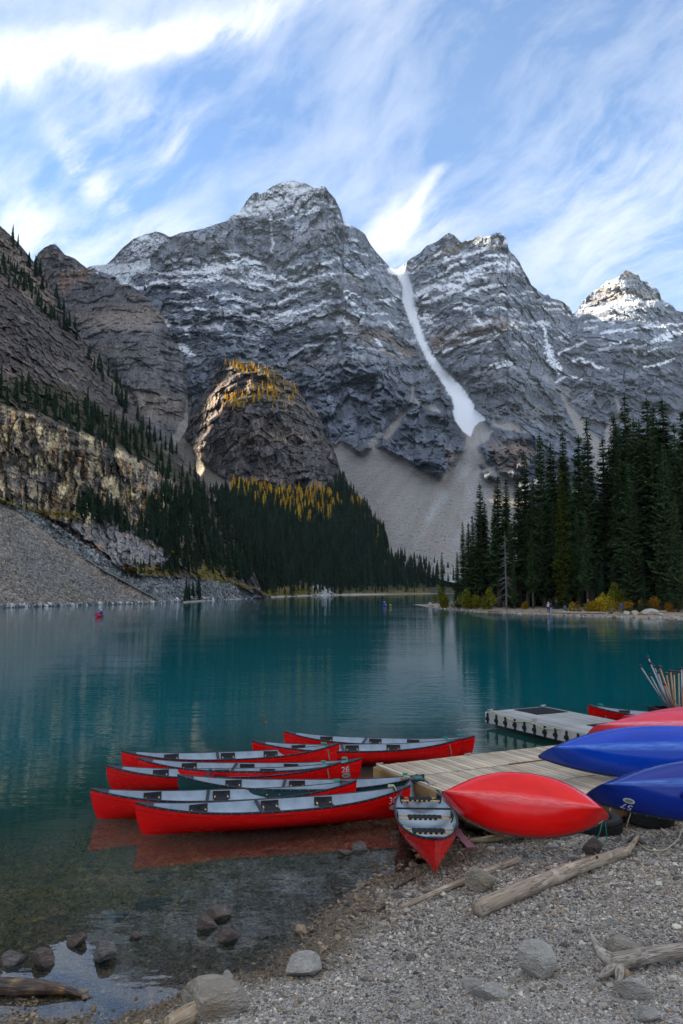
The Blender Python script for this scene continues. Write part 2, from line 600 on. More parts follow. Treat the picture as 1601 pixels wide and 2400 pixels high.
# snow and ice traced as bands lying on the ledges
BANDS = [[(345, 640, 4), (400, 642, 5), (470, 634, 9), (520, 628, 12), (560, 632, 11), (610, 647, 9), (650, 657, 6), (690, 646, 4), (740, 622, 4), (810, 600, 3)],
         [(380, 657, 3), (450, 657, 6), (520, 652, 8), (580, 660, 5), (640, 677, 5), (680, 668, 5), (720, 656, 4), (775, 640, 3), (850, 648, 2)],
         [(400, 707, 2), (450, 705, 4), (500, 693, 4), (512, 682, 2), (560, 698, 4), (600, 716, 3), (650, 711, 4), (680, 697, 5), (720, 684, 3)],
         [(380, 745, 5), (398, 760, 7), (385, 745, 3)], [(412, 742, 3), (428, 765, 8), (440, 785, 4)], [(440, 765, 5), (470, 750, 5), (490, 738, 3)], [(410, 805, 5), (430, 815, 12), (445, 828, 8), (460, 835, 2)],
         [(612, 752, 4), (640, 744, 6), (672, 740, 4), (715, 728, 3)], [(620, 765, 3), (650, 760, 4), (690, 762, 2)], [(515, 720, 2), (545, 735, 3), (520, 770, 3)],
         [(530, 516, 3), (560, 508, 4), (600, 500, 2)], [(633, 500, 4), (637, 545, 3), (640, 600, 4)], [(500, 605, 3), (540, 595, 4), (580, 605, 3)],
         [(640, 520, 2), (690, 505, 3), (745, 492, 2), (790, 485, 2)], [(660, 470, 4), (690, 470, 4), (720, 455, 3)], [(810, 560, 2), (840, 565, 3)], [(820, 585, 2), (860, 600, 2)], [(800, 722, 2), (860, 735, 3), (910, 735, 2)], [(890, 700, 4), (925, 705, 5)], [(805, 730, 2), (830, 732, 2)],
         [(880, 795, 5), (890, 812, 3)], [(920, 690, 2), (935, 700, 4)],
         # middle peak
         [(965, 695, 6), (1005, 675, 7), (1050, 650, 6), (1100, 637, 5), (1150, 618, 5), (1195, 608, 3)], [(975, 720, 6), (1010, 702, 6), (1050, 690, 5), (1085, 680, 5)], [(985, 665, 4), (1020, 650, 4), (1060, 625, 4), (1090, 610, 4)],
         [(1095, 690, 5), (1130, 675, 6), (1170, 668, 4)], [(1090, 600, 4), (1120, 590, 6), (1150, 575, 6), (1170, 560, 3)], [(1140, 600, 4), (1190, 598, 3)], [(1100, 725, 4), (1118, 748, 4), (1135, 765, 3)],
         [(1140, 725, 3), (1180, 720, 3), (1215, 728, 2)], [(1015, 830, 4), (1045, 822, 3), (1068, 815, 3)], [(1078, 808, 4), (1110, 797, 4), (1140, 785, 4), (1160, 778, 3)], [(1145, 800, 5), (1165, 785, 3)], [(1165, 860, 3), (1200, 850, 3)], [(1150, 855, 2), (1195, 845, 2)], [(1080, 640, 3), (1140, 650, 3)],
         [(1020, 600, 3), (1035, 592, 3)], [(1000, 620, 3), (1030, 610, 3)], [(1190, 755, 3), (1215, 770, 2)], [(1000, 735, 5), (1015, 760, 4), (985, 745, 6)],
         # gully and right peak
         [(1273, 755, 3), (1278, 785, 4), (1286, 815, 8), (1295, 850, 10), (1310, 868, 7)], [(1310, 830, 4), (1345, 812, 3), (1370, 800, 4)], [(1330, 848, 3), (1360, 840, 5), (1400, 858, 4), (1430, 870, 3)], [(1310, 790, 3), (1335, 780, 3)], [(1305, 895, 3), (1330, 880, 3), (1360, 890, 2)],
         [(1349, 738, 7), (1390, 727, 5), (1450, 716, 6), (1500, 708, 4), (1552, 702, 2)], [(1455, 708, 6), (1470, 700, 9), (1500, 700, 4)], [(1410, 782, 5), (1450, 774, 4), (1500, 768, 4), (1560, 762, 3), (1601, 758, 3)], [(1428, 808, 4), (1465, 800, 4)], [(1535, 798, 8), (1565, 790, 10), (1590, 780, 5)], [(1475, 820, 3), (1510, 832, 3), (1550, 815, 3)], [(1510, 862, 3), (1555, 850, 4), (1580, 842, 2)], [(1370, 770, 2), (1400, 765, 3)], [(1370, 755, 2), (1420, 750, 2)]]
snow = np.zeros(px.shape)
ragg = fbm(px / 9, py / 5, 9.0, oct=4, gain=0.65)
ragg2 = fbm(px / 4.0, py / 2.6, 4.0, oct=3, gain=0.7)
pxs = px + 6 * fbm(px / 35, py / 35, 21.0, oct=3); pys = py + 5 * fbm(px / 40, py / 30, 31.0, oct=4)
for bnd in BANDS:
    d_, w_ = linedist(pxs, pys, bnd)
    snow = np.maximum(snow, sstep(w_ * (0.55 + 0.9 * ragg) + 1.3 * ragg2 - d_ * 0.62, -0.6, 1.3))
PATCHES = [[(556, 500), (580, 485), (600, 473), (620, 470), (650, 462), (690, 447), (712, 438), (732, 441), (728, 447), (700, 456), (672, 470), (655, 478), (640, 494), (600, 492), (575, 497)],
           [(208, 624), (260, 617), (300, 618), (350, 606), (352, 618), (346, 635), (320, 640), (300, 662), (285, 664), (262, 645), (225, 632)],
           [(640, 430), (690, 424), (712, 431), (690, 438)]]
ice = np.zeros(px.shape)
for k, pt in enumerate(PATCHES):
    v = sstep(sdf(px + 2 * w2, py + 2 * w2, pt) + 2.2 * ragg2, -1.5, 1.5)
    snow = np.maximum(snow, v)
    if k == 1: ice = v
COULOIR = [(918, 630, 11), (940, 634, 13), (954, 670, 12), (956, 700, 14), (968, 745, 11), (985, 790, 9), (1003, 830, 9), (1030, 870, 10), (1055, 900, 15), (1075, 925, 19), (1088, 955, 23)]
d_, w_ = linedist(px + 2 * w2, py, COULOIR)
d2_, w2_ = linedist(px + 1.5 * w2, py, [(1090, 950, 24), (1098, 978, 22), (1100, 1005, 8), (1106, 1022, 2)])
tongue = np.maximum(sstep(w_ - d_ + 3.0 * ragg2 + 2.5 * ragg, -1.5, 1.5), sstep(sdf(px + 2 * ragg2, py + 3 * ragg2, [(1060, 960), (1105, 955), (1137, 978), (1138, 985), (1122, 990), (1112, 1000), (1104, 1025), (1085, 1012), (1066, 985)]), -1, 1.5))
snow = np.maximum(snow, tongue)
# dusting on ledges, fading with height
# the beds: nearly level, sagging on the main face, climbing to the right on the middle peak, broken by small faults
dip_ = np.interp(px, [-80, 200, 345, 520, 650, 740, 810, 905, 930, 962, 1080, 1195, 1260, 1343, 1400, 1600, 1700], [10, 10, 10, 0, 30, -5, -28, -18, 20, 50, 6, -40, -18, 22, 8, -20, -25])
yref = np.interp(py, [420, 640, 850, 1000, 1200, 1400], [2000, 1850, 1500, 1280, 900, 700])
fault = 11 * cells((px + 0.15 * py) / 40, py / 160, 5) + 5 * cells((px - 0.1 * py) / 15, py / 70, 6)
sx = (1380 - (py - dip_)) / FPX * yref + fault + 10 * fbm(px / 150, py / 150, 3.0, oct=3)
sx = sx + 20 * fbm(sx / 90, px / 1500, 17.0, oct=2)
s1, f1 = stair(sx + 12 * fbm(X0 / 45, Z0 / 60, 8.0, oct=4, gain=0.6), 78.0, 0.80)
s2, f2 = stair(sx + 7 * fbm(X0 / 16, Z0 / 24, 6.0, oct=4, gain=0.6), 23.0, 0.70)
strong = sstep(fbm(px / 70, py / 40, 23.0, oct=4), -0.15, 0.5)
led = np.maximum(sstep(f1, 0.78, 0.86) * (1 - sstep(f1, 0.96, 1.0)), 0.8 * sstep(f2, 0.70, 0.80) * (1 - sstep(f2, 0.94, 1.0)))
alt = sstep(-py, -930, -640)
patchy = sstep(fbm(px / 70, py / 30, 12.0, oct=3) + 0.25 * ragg, -0.02, 0.30)
smooth_wall = sstep(sdf(pxw, pyw, [(355, 560), (540, 510), (640, 500), (800, 500), (830, 590), (640, 620), (540, 600), (355, 610)]), -10, 10)
dust = 1.5 * led * alt * np.maximum(patchy, 0.30 * sstep(ragg, 0.0, 0.3)) * (1 - 0.9 * smooth_wall)
dust = np.maximum(dust, 0.6 * alt * sstep(ragg2 + 0.8 * patchy - 0.55 * smooth_wall, 1.05, 1.5))
horn = sstep(sdf(pxw, pyw, [(250, 620), (310, 560), (365, 540), (400, 560), (350, 600)]), -4, 6)
cap = sstep(sdf(pxw, pyw, [(575, 478), (600, 450), (690, 420), (745, 440), (770, 452), (740, 480), (650, 500), (530, 520), (550, 500)]), -4, 6)
dust = np.maximum(dust, np.maximum(1.1 * horn, cap) * sstep(ragg + 0.5 * ragg2, -0.25, 0.3))
snow = np.clip(np.maximum(snow * (0.72 + 0.28 * sstep(ragg + ragg2, -0.7, 0.2)), 0.85 * dust) * (1 - 0.9 * loose * (1 - tongue)), 0, 1)

snow = np.maximum(snow, tongue)
# relief
rock_r = rock * (1 - tongue)
for _k in range(10):        # let the cliffs melt into the loose ground
    rock_r[1:-1, 1:-1] = 0.25 * (rock_r[:-2, 1:-1] + rock_r[2:, 1:-1] + rock_r[1:-1, :-2] + rock_r[1:-1, 2:])
slope = np.clip(np.gradient(Y0, axis=0) / (np.gradient(Z0, axis=0) + 1e-6), 0.1, 2.2)
rel = rock_r * slope * ((0.22 + 0.55 * strong) * (s1 - sx) + 0.18 * strong * (s2 - sx))
rg1 = ridged((X0 + 0.3 * Z0) / 120, Z0 / 330, 2.5, oct=4); rg2 = ridged((X0 - 0.2 * Z0) / 38, Z0 / 110, 3.5, oct=3)
rel = rel + rock_r * (36 * fbm(X0 / 230, Z0 / 500, 1.5, oct=3) - 44 * (rg1 - rg1.mean()) - 17 * (rg2 - rg2.mean()) + 4 * fbm(X0 / 12, Z0 / 16, 6.6, oct=4))
rel = rel - 12 * rock_r
c1_, e1_ = cells((X0 + 0.15 * Z0) / 58, sx / 40, 1, True); c2_ = cells((X0 - 0.1 * Z0) / 21, sx / 15, 2); c3_ = cells(X0 / 9, sx / 6, 3)
rel = rel - rock_r * (19 * c1_ + 9 * c2_ + 3.5 * c3_ - 6 * (1 - sstep(e1_, 0.0, 0.10)))
rel = rel + loose * (7 * fbm(X0 / 110, Z0 / 160, 7.7, oct=4) + 2.0 * ridged(X0 / 30, Z0 / 130, 4.0, oct=3))
rel = rel - knobs.clip(0, 14) * 0.5
edge = sstep(S.t, 0.985, 1.0)
Yr = Y0 + rel * (1 - 0.0 * edge) + 9 * tongue
# colour
tn = fbm(sx / 46, X0 / 500, 0.7, oct=4); tn2 = fbm(sx / 17 + 0.5 * w2, X0 / 120, 5.7, oct=4)
streak = ridged(X0 / 26 + 0.3 * w2, Z0 / 260, 9.0, oct=3)
blot = fbm(X0 / 170, Z0 / 90, 14.0, oct=4)
cr = np.zeros(px.shape + (3,)) + col(0.150, 0.160, 0.178)
cr = mixc(cr, col(0.225, 0.225, 0.225), sstep(tn, 0.0, 0.7))
cr = mixc(cr, col(0.090, 0.092, 0.100), sstep(tn2 + 0.9 * w1, 0.15, 0.9) * 0.7)
cr = mixc(cr, col(0.265, 0.200, 0.140), sstep(blot + 0.6 * tn, 0.38, 1.05) * 0.62)
cr = mixc(cr, col(0.060, 0.064, 0.074), sstep(streak, 0.35, 0.95) * 0.55)
cr = mixc(cr, col(0.28, 0.29, 0.31), smooth_wall * sstep(fbm(X0 / 14, Z0 / 130, 2.2, oct=3), -0.2, 0.6) * 0.4)
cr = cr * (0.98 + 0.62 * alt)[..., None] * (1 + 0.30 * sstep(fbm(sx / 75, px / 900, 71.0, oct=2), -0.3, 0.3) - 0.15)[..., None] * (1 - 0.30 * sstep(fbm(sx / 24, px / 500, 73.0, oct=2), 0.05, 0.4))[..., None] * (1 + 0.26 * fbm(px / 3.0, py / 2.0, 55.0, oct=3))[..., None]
cr = cr * (1 + 0.22 * c1_ + 0.16 * c2_)[..., None]
vj = ridged((px + 5 * w2 + 0.12 * py) / 8.0, py / 46, 64.0, oct=3)
cr = mixc(cr, col(0.045, 0.048, 0.056), sstep(vj, 0.45, 0.95) * (0.35 + 0.35 * smooth_wall) * rock)
vp = fbm(px / 5.0, py / 60, 65.0, oct=3)
cr = mixc(cr, col(0.30, 0.26, 0.21), sstep(vp, 0.25, 0.7) * (0.20 + 0.35 * smooth_wall) * rock)
thin = sstep(fbm(sx / 5.5, X0 / 120, 61.0, oct=3), 0.30, 0.65)
cr = cr * (1 - 0.22 * thin * (1 - smooth_wall))[..., None]
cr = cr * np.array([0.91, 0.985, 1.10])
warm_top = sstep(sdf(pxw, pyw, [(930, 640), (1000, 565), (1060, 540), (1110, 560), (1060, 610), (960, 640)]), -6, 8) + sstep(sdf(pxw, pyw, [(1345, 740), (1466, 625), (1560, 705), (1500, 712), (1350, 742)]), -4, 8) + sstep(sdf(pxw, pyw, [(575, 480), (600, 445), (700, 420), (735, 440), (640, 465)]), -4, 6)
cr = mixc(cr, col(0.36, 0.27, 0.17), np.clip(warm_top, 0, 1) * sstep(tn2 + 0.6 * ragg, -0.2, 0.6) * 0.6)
brown = sstep(sdf(pxw, pyw, [(1000, 790), (1090, 740), (1180, 740), (1230, 760), (1170, 790), (1090, 800), (1020, 830)]), -8, 12) + sstep(sdf(pxw, pyw, [(800, 760), (900, 760), (980, 830), (940, 850), (830, 800)]), -8, 12) + sstep(sdf(pxw, pyw, [(1135, 1030), (1200, 1015), (1260, 1060), (1230, 1110), (1170, 1100)]), -8, 8) + sstep(sdf(pxw, pyw, [(1040, 1040), (1100, 1020), (1100, 1060), (1050, 1120)]), -6, 8)
cr = mixc(cr, col(0.23, 0.155, 0.10), np.clip(brown, 0, 1) * sstep(tn2 + 0.5 * ragg, -0.5, 0.5) * 0.7)
cl = np.zeros(px.shape + (3,)) + col(0.255, 0.240, 0.225)
cl = mixc(cl, col(0.33, 0.335, 0.335), sstep(fbm(px / 40 + py / 60, py / 160, 3.0, oct=4) - 0.004 * np.abs(px - 1110 - (py - 1100) * 0.1), -0.5, 0.5))
cl = mixc(cl, col(0.27, 0.225, 0.19), sstep(fbm(px / 60 - py / 90, py / 120, 13.0, oct=4), 0.0, 0.6) * 0.8)
cl = mixc(cl, col(0.13, 0.13, 0.13), sstep(ragg2 + 0.3 * w1, 0.45, 1.0) * 0.45)
cl = mixc(cl, col(0.45, 0.44, 0.43), sstep(fbm(px / 2.2, py / 2.2, 77.0, oct=2), 0.55, 0.9) * 0.6)
fall = fbm((px - 1105) / (6 + 0.10 * np.abs(py - 1000)), py / 240, 88.0, oct=4)
cl = cl * (1 + 0.16 * fall + 0.14 * fbm(px / 2.4, py / 2.4, 89.0, oct=2))[..., None]
cr = mixc(cr, cl, loose)
cs = np.zeros(px.shape + (3,)) + col(0.80, 0.83, 0.88)
cs = mixc(cs, col(0.42, 0.56, 0.64), ice * sstep(fbm(px / 12, py / 30, 44.0, oct=3) + (py - 640) * 0.02, -0.3, 0.6) * 0.7)
cr = mixc(cr, cs, snow)


def which_peak(x, y):
    k = np.zeros(len(x), int)
    ml = np.interp(y, [630, 700, 770, 840, 960, 1020, 1100, 1400], [930, 955, 975, 1005, 1085, 1105, 1105, 1105])
    mr = np.interp(y, [737, 760, 850, 930, 1000, 1400], [1343, 1285, 1295, 1315, 1360, 1420])
    k[x > ml] = 1
    k[x > mr] = 2
    return k


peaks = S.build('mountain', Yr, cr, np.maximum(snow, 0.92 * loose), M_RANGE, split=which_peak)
SR = S; loose_r = loose
MOUNTAIN_LABELS = ['tallest grey banded peak with snow ledges and a snowy flat summit', 'middle twin-topped peak right of the long snow couloir', 'small right-hand pyramid peak behind the tall spruces']
for o, lb in zip(peaks, MOUNTAIN_LABELS):
    o['label'] = lb

# ------------------------------------------------------------------ brown shoulder ridge, left of the range
CREST = [(-80, 700), (40, 680), (75, 620), (90, 592), (105, 580), (118, 573), (130, 573), (140, 582), (152, 597), (175, 606), (190, 618), (205, 629), (230, 643), (262, 655), (286, 668), (300, 666), (326, 682), (352, 705),
         (380, 735), (392, 770), (402, 795), (430, 830), (440, 870), (447, 905), (440, 950), (425, 1000), (410, 1040)]
S = Sheet(-80, 440, 300, 250, CREST + [(470, 1060)], [(-80, 1130), (200, 1130), (470, 1130)], jag=2.0, seed=4)
px, py = S.px, S.py
Y0 = RBF([(-60, 690, 1800), (120, 575, 1750), (205, 628, 1720), (300, 668, 1650), (390, 760, 1500), (440, 870, 1370), (425, 1000, 1230), (-60, 900, 1500), (100, 800, 1500), (200, 800, 1420), (300, 800, 1370), (350, 900, 1250), (250, 950, 1250),
          (100, 1000, 1300), (300, 1050, 1150), (400, 1050, 1150), (440, 1080, 1160), (-60, 1130, 1300)], 30)(px, py)
X0, _, Z0 = at_y(px, py, Y0)
w1 = fbm(px / 90, py / 60, 51.0, oct=4); w2 = fbm(px / 30, py / 30, 52.0, oct=3)
sx = Z0 - 0.03 * X0 + 24 * fbm(X0 / 300, Z0 / 300, 3.0, oct=3)
s1, f1 = stair(sx, 46.0, 0.74); s2, f2 = stair(sx + 4 * w2, 14.0, 0.66)
slope = np.clip(np.gradient(Y0, axis=0) / (np.gradient(Z0, axis=0) + 1e-6), 0.1, 2.0)
gul = sstep(sdf(px + 6 * w2, py + 4 * w1, [(440, 940), (452, 950), (445, 990), (470, 1140), (360, 1140), (400, 1020), (425, 985)]), -3, 5)
bl_ = cells((X0 + 0.2 * Z0) / 36, sx / 26, 7) + 0.5 * cells(X0 / 14, sx / 10, 8)
rel = (1 - gul) * (slope * (0.22 * (s1 - sx) + 0.18 * (s2 - sx)) + 24 * fbm(X0 / 160, Z0 / 300, 1.5, oct=3) - 20 * ridged((X0 + 0.25 * Z0) / 75, Z0 / 200, 2.5, oct=4) - 10 * ridged(X0 / 24, Z0 / 70, 8.5, oct=3) + 6 * fbm(X0 / 9, Z0 / 12, 6.6, oct=3) - 9 * bl_)
tn = fbm(sx / 60, X0 / 900, 0.7, oct=4); tn2 = fbm(sx / 14, X0 / 300, 5.7, oct=3)
cr = np.zeros(px.shape + (3,)) + col(0.165, 0.155, 0.160)
cr = mixc(cr, col(0.225, 0.185, 0.155), sstep(tn, -0.1, 0.6))
cr = mixc(cr, col(0.085, 0.085, 0.095), sstep(tn2 + 0.5 * w1, 0.05, 0.7) * 0.75)
cr = mixc(cr, col(0.06, 0.062, 0.07), sstep(ridged(X0 / 20, Z0 / 200, 9.0), 0.4, 0.95) * 0.5)
orange = sstep(sdf(px + 5 * w2, py + 5 * w2, [(135, 640), (170, 625), (215, 635), (200, 660), (150, 690), (130, 670)]), -5, 8)
cr = mixc(cr, col(0.42, 0.22, 0.12), orange * sstep(fbm(px / 7, py / 16, 3.0, oct=3), -0.3, 0.4) * 0.8)
cr = mixc(cr, col(0.045, 0.045, 0.05), sstep(ridged((px + 4 * w2) / 8, py / 44, 19.0, oct=3), 0.4, 0.95) * 0.5)
cr = cr * (1 + 0.38 * fbm(px / 3.0, py / 2.2, 29.0, oct=3))[..., None]
pale = sstep(sdf(px + 5 * w2, py + 5 * w2, [(190, 755), (260, 730), (350, 740), (370, 770), (230, 785)]), -8, 10)
cr = mixc(cr, col(0.33, 0.27, 0.23), pale * 0.5)
cr = mixc(cr, col(0.23, 0.205, 0.185), gul)
sn = np.clip(sstep(fbm(px / 14, py / 6, 71.0, oct=4), 0.45, 0.8) * sstep(-py, -690, -610) * 0.7, 0, 1)
cr = mixc(cr, col(0.8, 0.83, 0.88), sn)
o = S.build('shoulder_ridge', Y0 + rel, cr, sn, M_RANGE, back=(500, 0.8))

# ------------------------------------------------------------------ rounded rock knob with larches
CREST = [(380, 1060), (420, 1035), (432, 1015), (450, 975), (472, 930), (495, 890), (508, 868), (520, 853), (535, 847), (560, 850), (590, 855), (620, 862), (645, 872), (662, 882), (680, 900), (702, 918), (720, 945), (740, 962), (752, 985), (768, 1012), (776, 1035), (786, 1060), (794, 1085),
         (800, 1110), (830, 1150), (900, 1230)]
SK = Sheet(380, 900, 330, 230, CREST, [(380, 1260), (900, 1290)], jag=6.0, seed=8)
px, py = SK.px, SK.py
Y0 = RBF([(380, 1060, 1050), (432, 1015, 1010), (472, 930, 1000), (520, 853, 985), (620, 862, 975), (702, 918, 985), (752, 985, 990), (786, 1060, 990), (800, 1110, 980), (880, 1200, 900),
          (520, 950, 925), (600, 930, 905), (680, 960, 915), (500, 1020, 910), (600, 1040, 865), (700, 1050, 870), (760, 1090, 885), (560, 1110, 845), (660, 1130, 835), (760, 1150, 845),
          (440, 1080, 960), (480, 1130, 900), (540, 1180, 800), (700, 1200, 790), (400, 1200, 850), (800, 1250, 780)], 22)(px, py)
X0, _, Z0 = at_y(px, py, Y0)
w1 = fbm(px / 70, py / 50, 81.0, oct=4); w2 = fbm(px / 18, py / 18, 82.0, oct=3); w3 = fbm(px / 4, py / 4, 83.0, oct=3)
gul = sstep(sdf(px + 6 * w2, py + 4 * w1, [(432, 1012), (445, 1035), (470, 1080), (520, 1118), (560, 1128), (600, 1150), (900, 1180), (900, 1300), (380, 1300), (380, 1050)]), -3, 5)
sx = Z0 - 0.16 * X0 + 9 * fbm(X0 / 70, Z0 / 50, 3.0, oct=4)
s1, f1 = stair(sx, 17.0, 0.72); s2, f2 = stair(sx + 1.5 * w2, 5.5, 0.66)
slope = np.clip(np.gradient(Y0, axis=0) / (np.gradient(Z0, axis=0) + 1e-6), 0.1, 1.6)
kc_, ke_ = cells((X0 + 0.2 * Z0) / 15, sx / 13, 9, True)
rel = (1 - gul) * (slope * (0.45 * (s1 - sx) + 0.25 * (s2 - sx)) - 7 * kc_ + 1.5 * (1 - sstep(ke_, 0, 0.12)) - 4 * cells(X0 / 8, sx / 6, 10) + 26 * fbm(X0 / 60, Z0 / 110, 1.5, oct=3) - 14 * ridged((X0 + 0.4 * Z0) / 26, Z0 / 60, 2.5, oct=3) - 4.5 * ridged(X0 / 9, Z0 / 26, 8.5, oct=3) + 3 * fbm(X0 / 4.5, Z0 / 6, 6.6, oct=3))
tn = fbm(sx / 20, X0 / 300, 0.7, oct=4); tn2 = fbm(sx / 5, X0 / 90, 5.7, oct=3)
cr = np.zeros(px.shape + (3,)) + col(0.125, 0.112, 0.108)
cr = mixc(cr, col(0.20, 0.16, 0.128), sstep(tn, -0.1, 0.6))
cr = mixc(cr, col(0.085, 0.078, 0.078), sstep(0.6 * tn2 + 0.5 * w1 + 0.4 * w3, 0.0, 0.7) * 0.75)
cr = mixc(cr, col(0.045, 0.045, 0.05), sstep(ridged(X0 / 7, Z0 / 70, 9.0), 0.35, 0.9) * 0.6)
cr = mixc(cr, col(0.36, 0.20, 0.12), sstep(fbm(X0 / 14, Z0 / 22, 19.0, oct=3), 0.3, 0.8) * 0.5)
veg = sstep(sdf(px + 8 * w2, py + 6 * w2, [(520, 850), (620, 860), (700, 915), (690, 960), (640, 935), (560, 965), (520, 950), (560, 930), (600, 900)]), -6, 10)
cr = mixc(cr, col(0.20, 0.15, 0.06), veg * sstep(w3 + w2, -0.3, 0.5) * 0.7)
cr = mixc(cr, mixc(np.zeros(px.shape + (3,)) + col(0.25, 0.225, 0.20), col(0.17, 0.15, 0.10), sstep(w2 + w3, 0, 0.7)), gul)
cr = mixc(cr, col(0.035, 0.034, 0.036), sstep(ridged((px + 5 * w2) / 9, py / 40, 97.0, oct=3), 0.30, 0.85) * 0.7 * (1 - gul))
cr = mixc(cr, col(0.30, 0.17, 0.10), sstep(fbm(px / 7, py / 26, 98.0, oct=3), 0.25, 0.7) * 0.45 * (1 - gul))
cr = cr * (1 + 0.45 * fbm(px / 2.8, py / 2.2, 96.0, oct=3))[..., None]
cr = cr * (1 + 0.30 * kc_)[..., None]
knob = SK.build('rock_knob', Y0 + rel, cr, np.zeros(px.shape), M_CLIFF, back=(200, 0.8))

# ------------------------------------------------------------------ forested slope at the lake's far end
CREST = [(430, 1210), (460, 1185), (500, 1163), (560, 1143), (620, 1160), (700, 1172), (760, 1150), (800, 1125), (830, 1160), (870, 1208), (900, 1258), (915, 1312), (960, 1325), (1000, 1335), (1100, 1346), (1250, 1352)]
SHORE_F = [(430, 1412.5), (520, 1406), (600, 1402.5), (660, 1399), (760, 1395.5), (900, 1393), (1020, 1391.5), (1250, 1391)]
SF = Sheet(430, 1250, 260, 120, CREST, SHORE_F, jag=0.0, seed=2)
px, py = SF.px, SF.py
def ylake(x, y):
    return at_z(x, y, 0.0).y
Y0 = RBF([(x, y, ylake(x, y)) for x, y in SHORE_F] + [(460, 1190, 560), (500, 1163, 600), (560, 1143, 660), (700, 1172, 720), (800, 1125, 780), (870, 1208, 760), (915, 1312, 740), (1000, 1335, 760), (1100, 1346, 800), (1250, 1352, 850), (600, 1300, 470), (740, 1300, 590), (850, 1320, 650)], 20)(px, py)
X0, _, Z0 = at_y(px, py, Y0)
w2 = fbm(px / 18, py / 18, 182.0, oct=3); w3 = fbm(px / 5, py / 3, 183.0, oct=3)
Yf = Y0 + 6 * fbm(X0 / 40, Z0 / 30, 3.0, oct=4) * sstep(S_t := SF.t, 0.0, 0.15)
cr = np.zeros(px.shape + (3,)) + col(0.040, 0.042, 0.024)
cr = mixc(cr, col(0.13, 0.10, 0.035), sstep(w2 + w3, 0.2, 0.9) * 0.6)
shore_gr = sstep(sdf(px + 3 * w2, py + 2 * w2, [(600, 1410), (600, 1386), (680, 1372), (735, 1375), (770, 1392), (900, 1385), (1000, 1380), (1020, 1400)]), -3, 3)
cr = mixc(cr, col(0.16, 0.125, 0.04), shore_gr * 0.6)
out_r = sstep(sdf(px + 2 * w3, py + 2 * w3, [(730, 1397), (732, 1375), (745, 1366), (768, 1378), (792, 1396)]), -1, 2)
cr = mixc(cr, mixc(np.zeros(px.shape + (3,)) + col(0.28, 0.29, 0.29), col(0.12, 0.13, 0.13), sstep(w3, 0, 0.5)), out_r)
beach = sstep(1 - SF.t, 0.985, 0.994)
cr = mixc(cr, col(0.33, 0.30, 0.29), beach)
Yf = Yf - out_r * 6
slope_f = SF.build('forest_slope', Yf, cr, np.zeros(px.shape), M_SLOPE, back=(200, 0.3))

# ------------------------------------------------------------------ left mountain flank with cliff band and talus cones
CREST = [(-430, 120), (-200, 300), (-70, 440), (0, 528), (25, 552), (51, 578), (76, 610), (102, 645), (128, 690), (153, 735), (178, 772), (204, 808), (230, 838), (255, 865), (285, 908), (330, 968), (360, 1015), (425, 1066), (475, 1122), (510, 1172), (550, 1240), (590, 1325), (615, 1390), (640, 1400)]
SHORE_G = [(-430, 1437), (-250, 1432), (-70, 1428), (0, 1425), (100, 1422), (200, 1419), (300, 1416), (390, 1413), (420, 1411), (500, 1407), (560, 1404), (640, 1401.5)]
SG = Sheet(-430, 636, 620, 560, CREST, SHORE_G, jag=2.0, seed=12, power=1.0)
px, py = SG.px, SG.py
Y0 = RBF([(x, y, ylake(x, y)) for x, y in SHORE_G] +
         [(-430, 120, 430), (-200, 300, 415), (-430, 1100, 190), (-430, 900, 225), (-250, 1120, 197), (-250, 900, 228), (-250, 600, 330), (-430, 500, 330), (-70, 440, 410), (0, 528, 402), (100, 645, 392), (204, 808, 378), (285, 908, 367), (360, 1015, 358), (425, 1066, 352), (510, 1172, 346), (590, 1325, 340), (630, 1396, 336),
          (-60, 1140, 205), (0, 1182, 203), (60, 1215, 208), (150, 1275, 212), (250, 1335, 217), (330, 1380, 220),
          (0, 1100, 212), (0, 1000, 219), (0, 945, 224), (0, 890, 246), (100, 1200, 220), (100, 1100, 227), (100, 985, 234), (100, 910, 262), (200, 1240, 228), (200, 1130, 238), (200, 1020, 246), (200, 950, 275),
          (300, 1300, 240), (300, 1190, 250), (300, 1080, 260), (300, 1000, 292), (400, 1330, 262), (400, 1220, 276), (400, 1130, 288), (480, 1340, 290), (480, 1250, 305), (0, 700, 320), (100, 780, 318), (200, 880, 322),
          (300, 1362, 226), (400, 1372, 248), (500, 1378, 283), (560, 1385, 318)], 14)(px, py)
X0, _, Z0 = at_y(px, py, Y0)
w1 = fbm(px / 80, py / 60, 91.0, oct=4); w2 = fbm(px / 22, py / 22, 92.0, oct=3); w3 = fbm(px / 6, py / 6, 93.0, oct=3); w4 = fbm(px / 2.6, py / 2.2, 94.0, oct=2)
cone = sstep(sdf(px + 4 * w2, py + 3 * w2, [(-480, 1110), (0, 1172), (60, 1212), (150, 1278), (250, 1340), (330, 1384), (396, 1420), (396, 1500), (-480, 1500)]), -2, 3)
boul = sstep(sdf(px + 6 * w2, py + 4 * w2, [(-480, 1095), (0, 1170), (30, 1185), (90, 1207), (150, 1255), (200, 1280), (260, 1318), (300, 1345), (360, 1352), (420, 1352), (480, 1358), (540, 1362), (600, 1396), (640, 1420), (390, 1440), (-480, 1440)]), -2, 4) * (1 - cone)
loose = np.maximum(cone, boul)
cliff = sstep(sdf(px + 10 * w2, py + 8 * w2, [(-480, 900), (0, 945), (100, 975), (160, 1000), (230, 1025), (300, 1060), (370, 1095), (430, 1140), (480, 1170), (480, 1260), (420, 1300), (330, 1350), (200, 1260), (90, 1205), (-480, 1140)]), -4, 10)
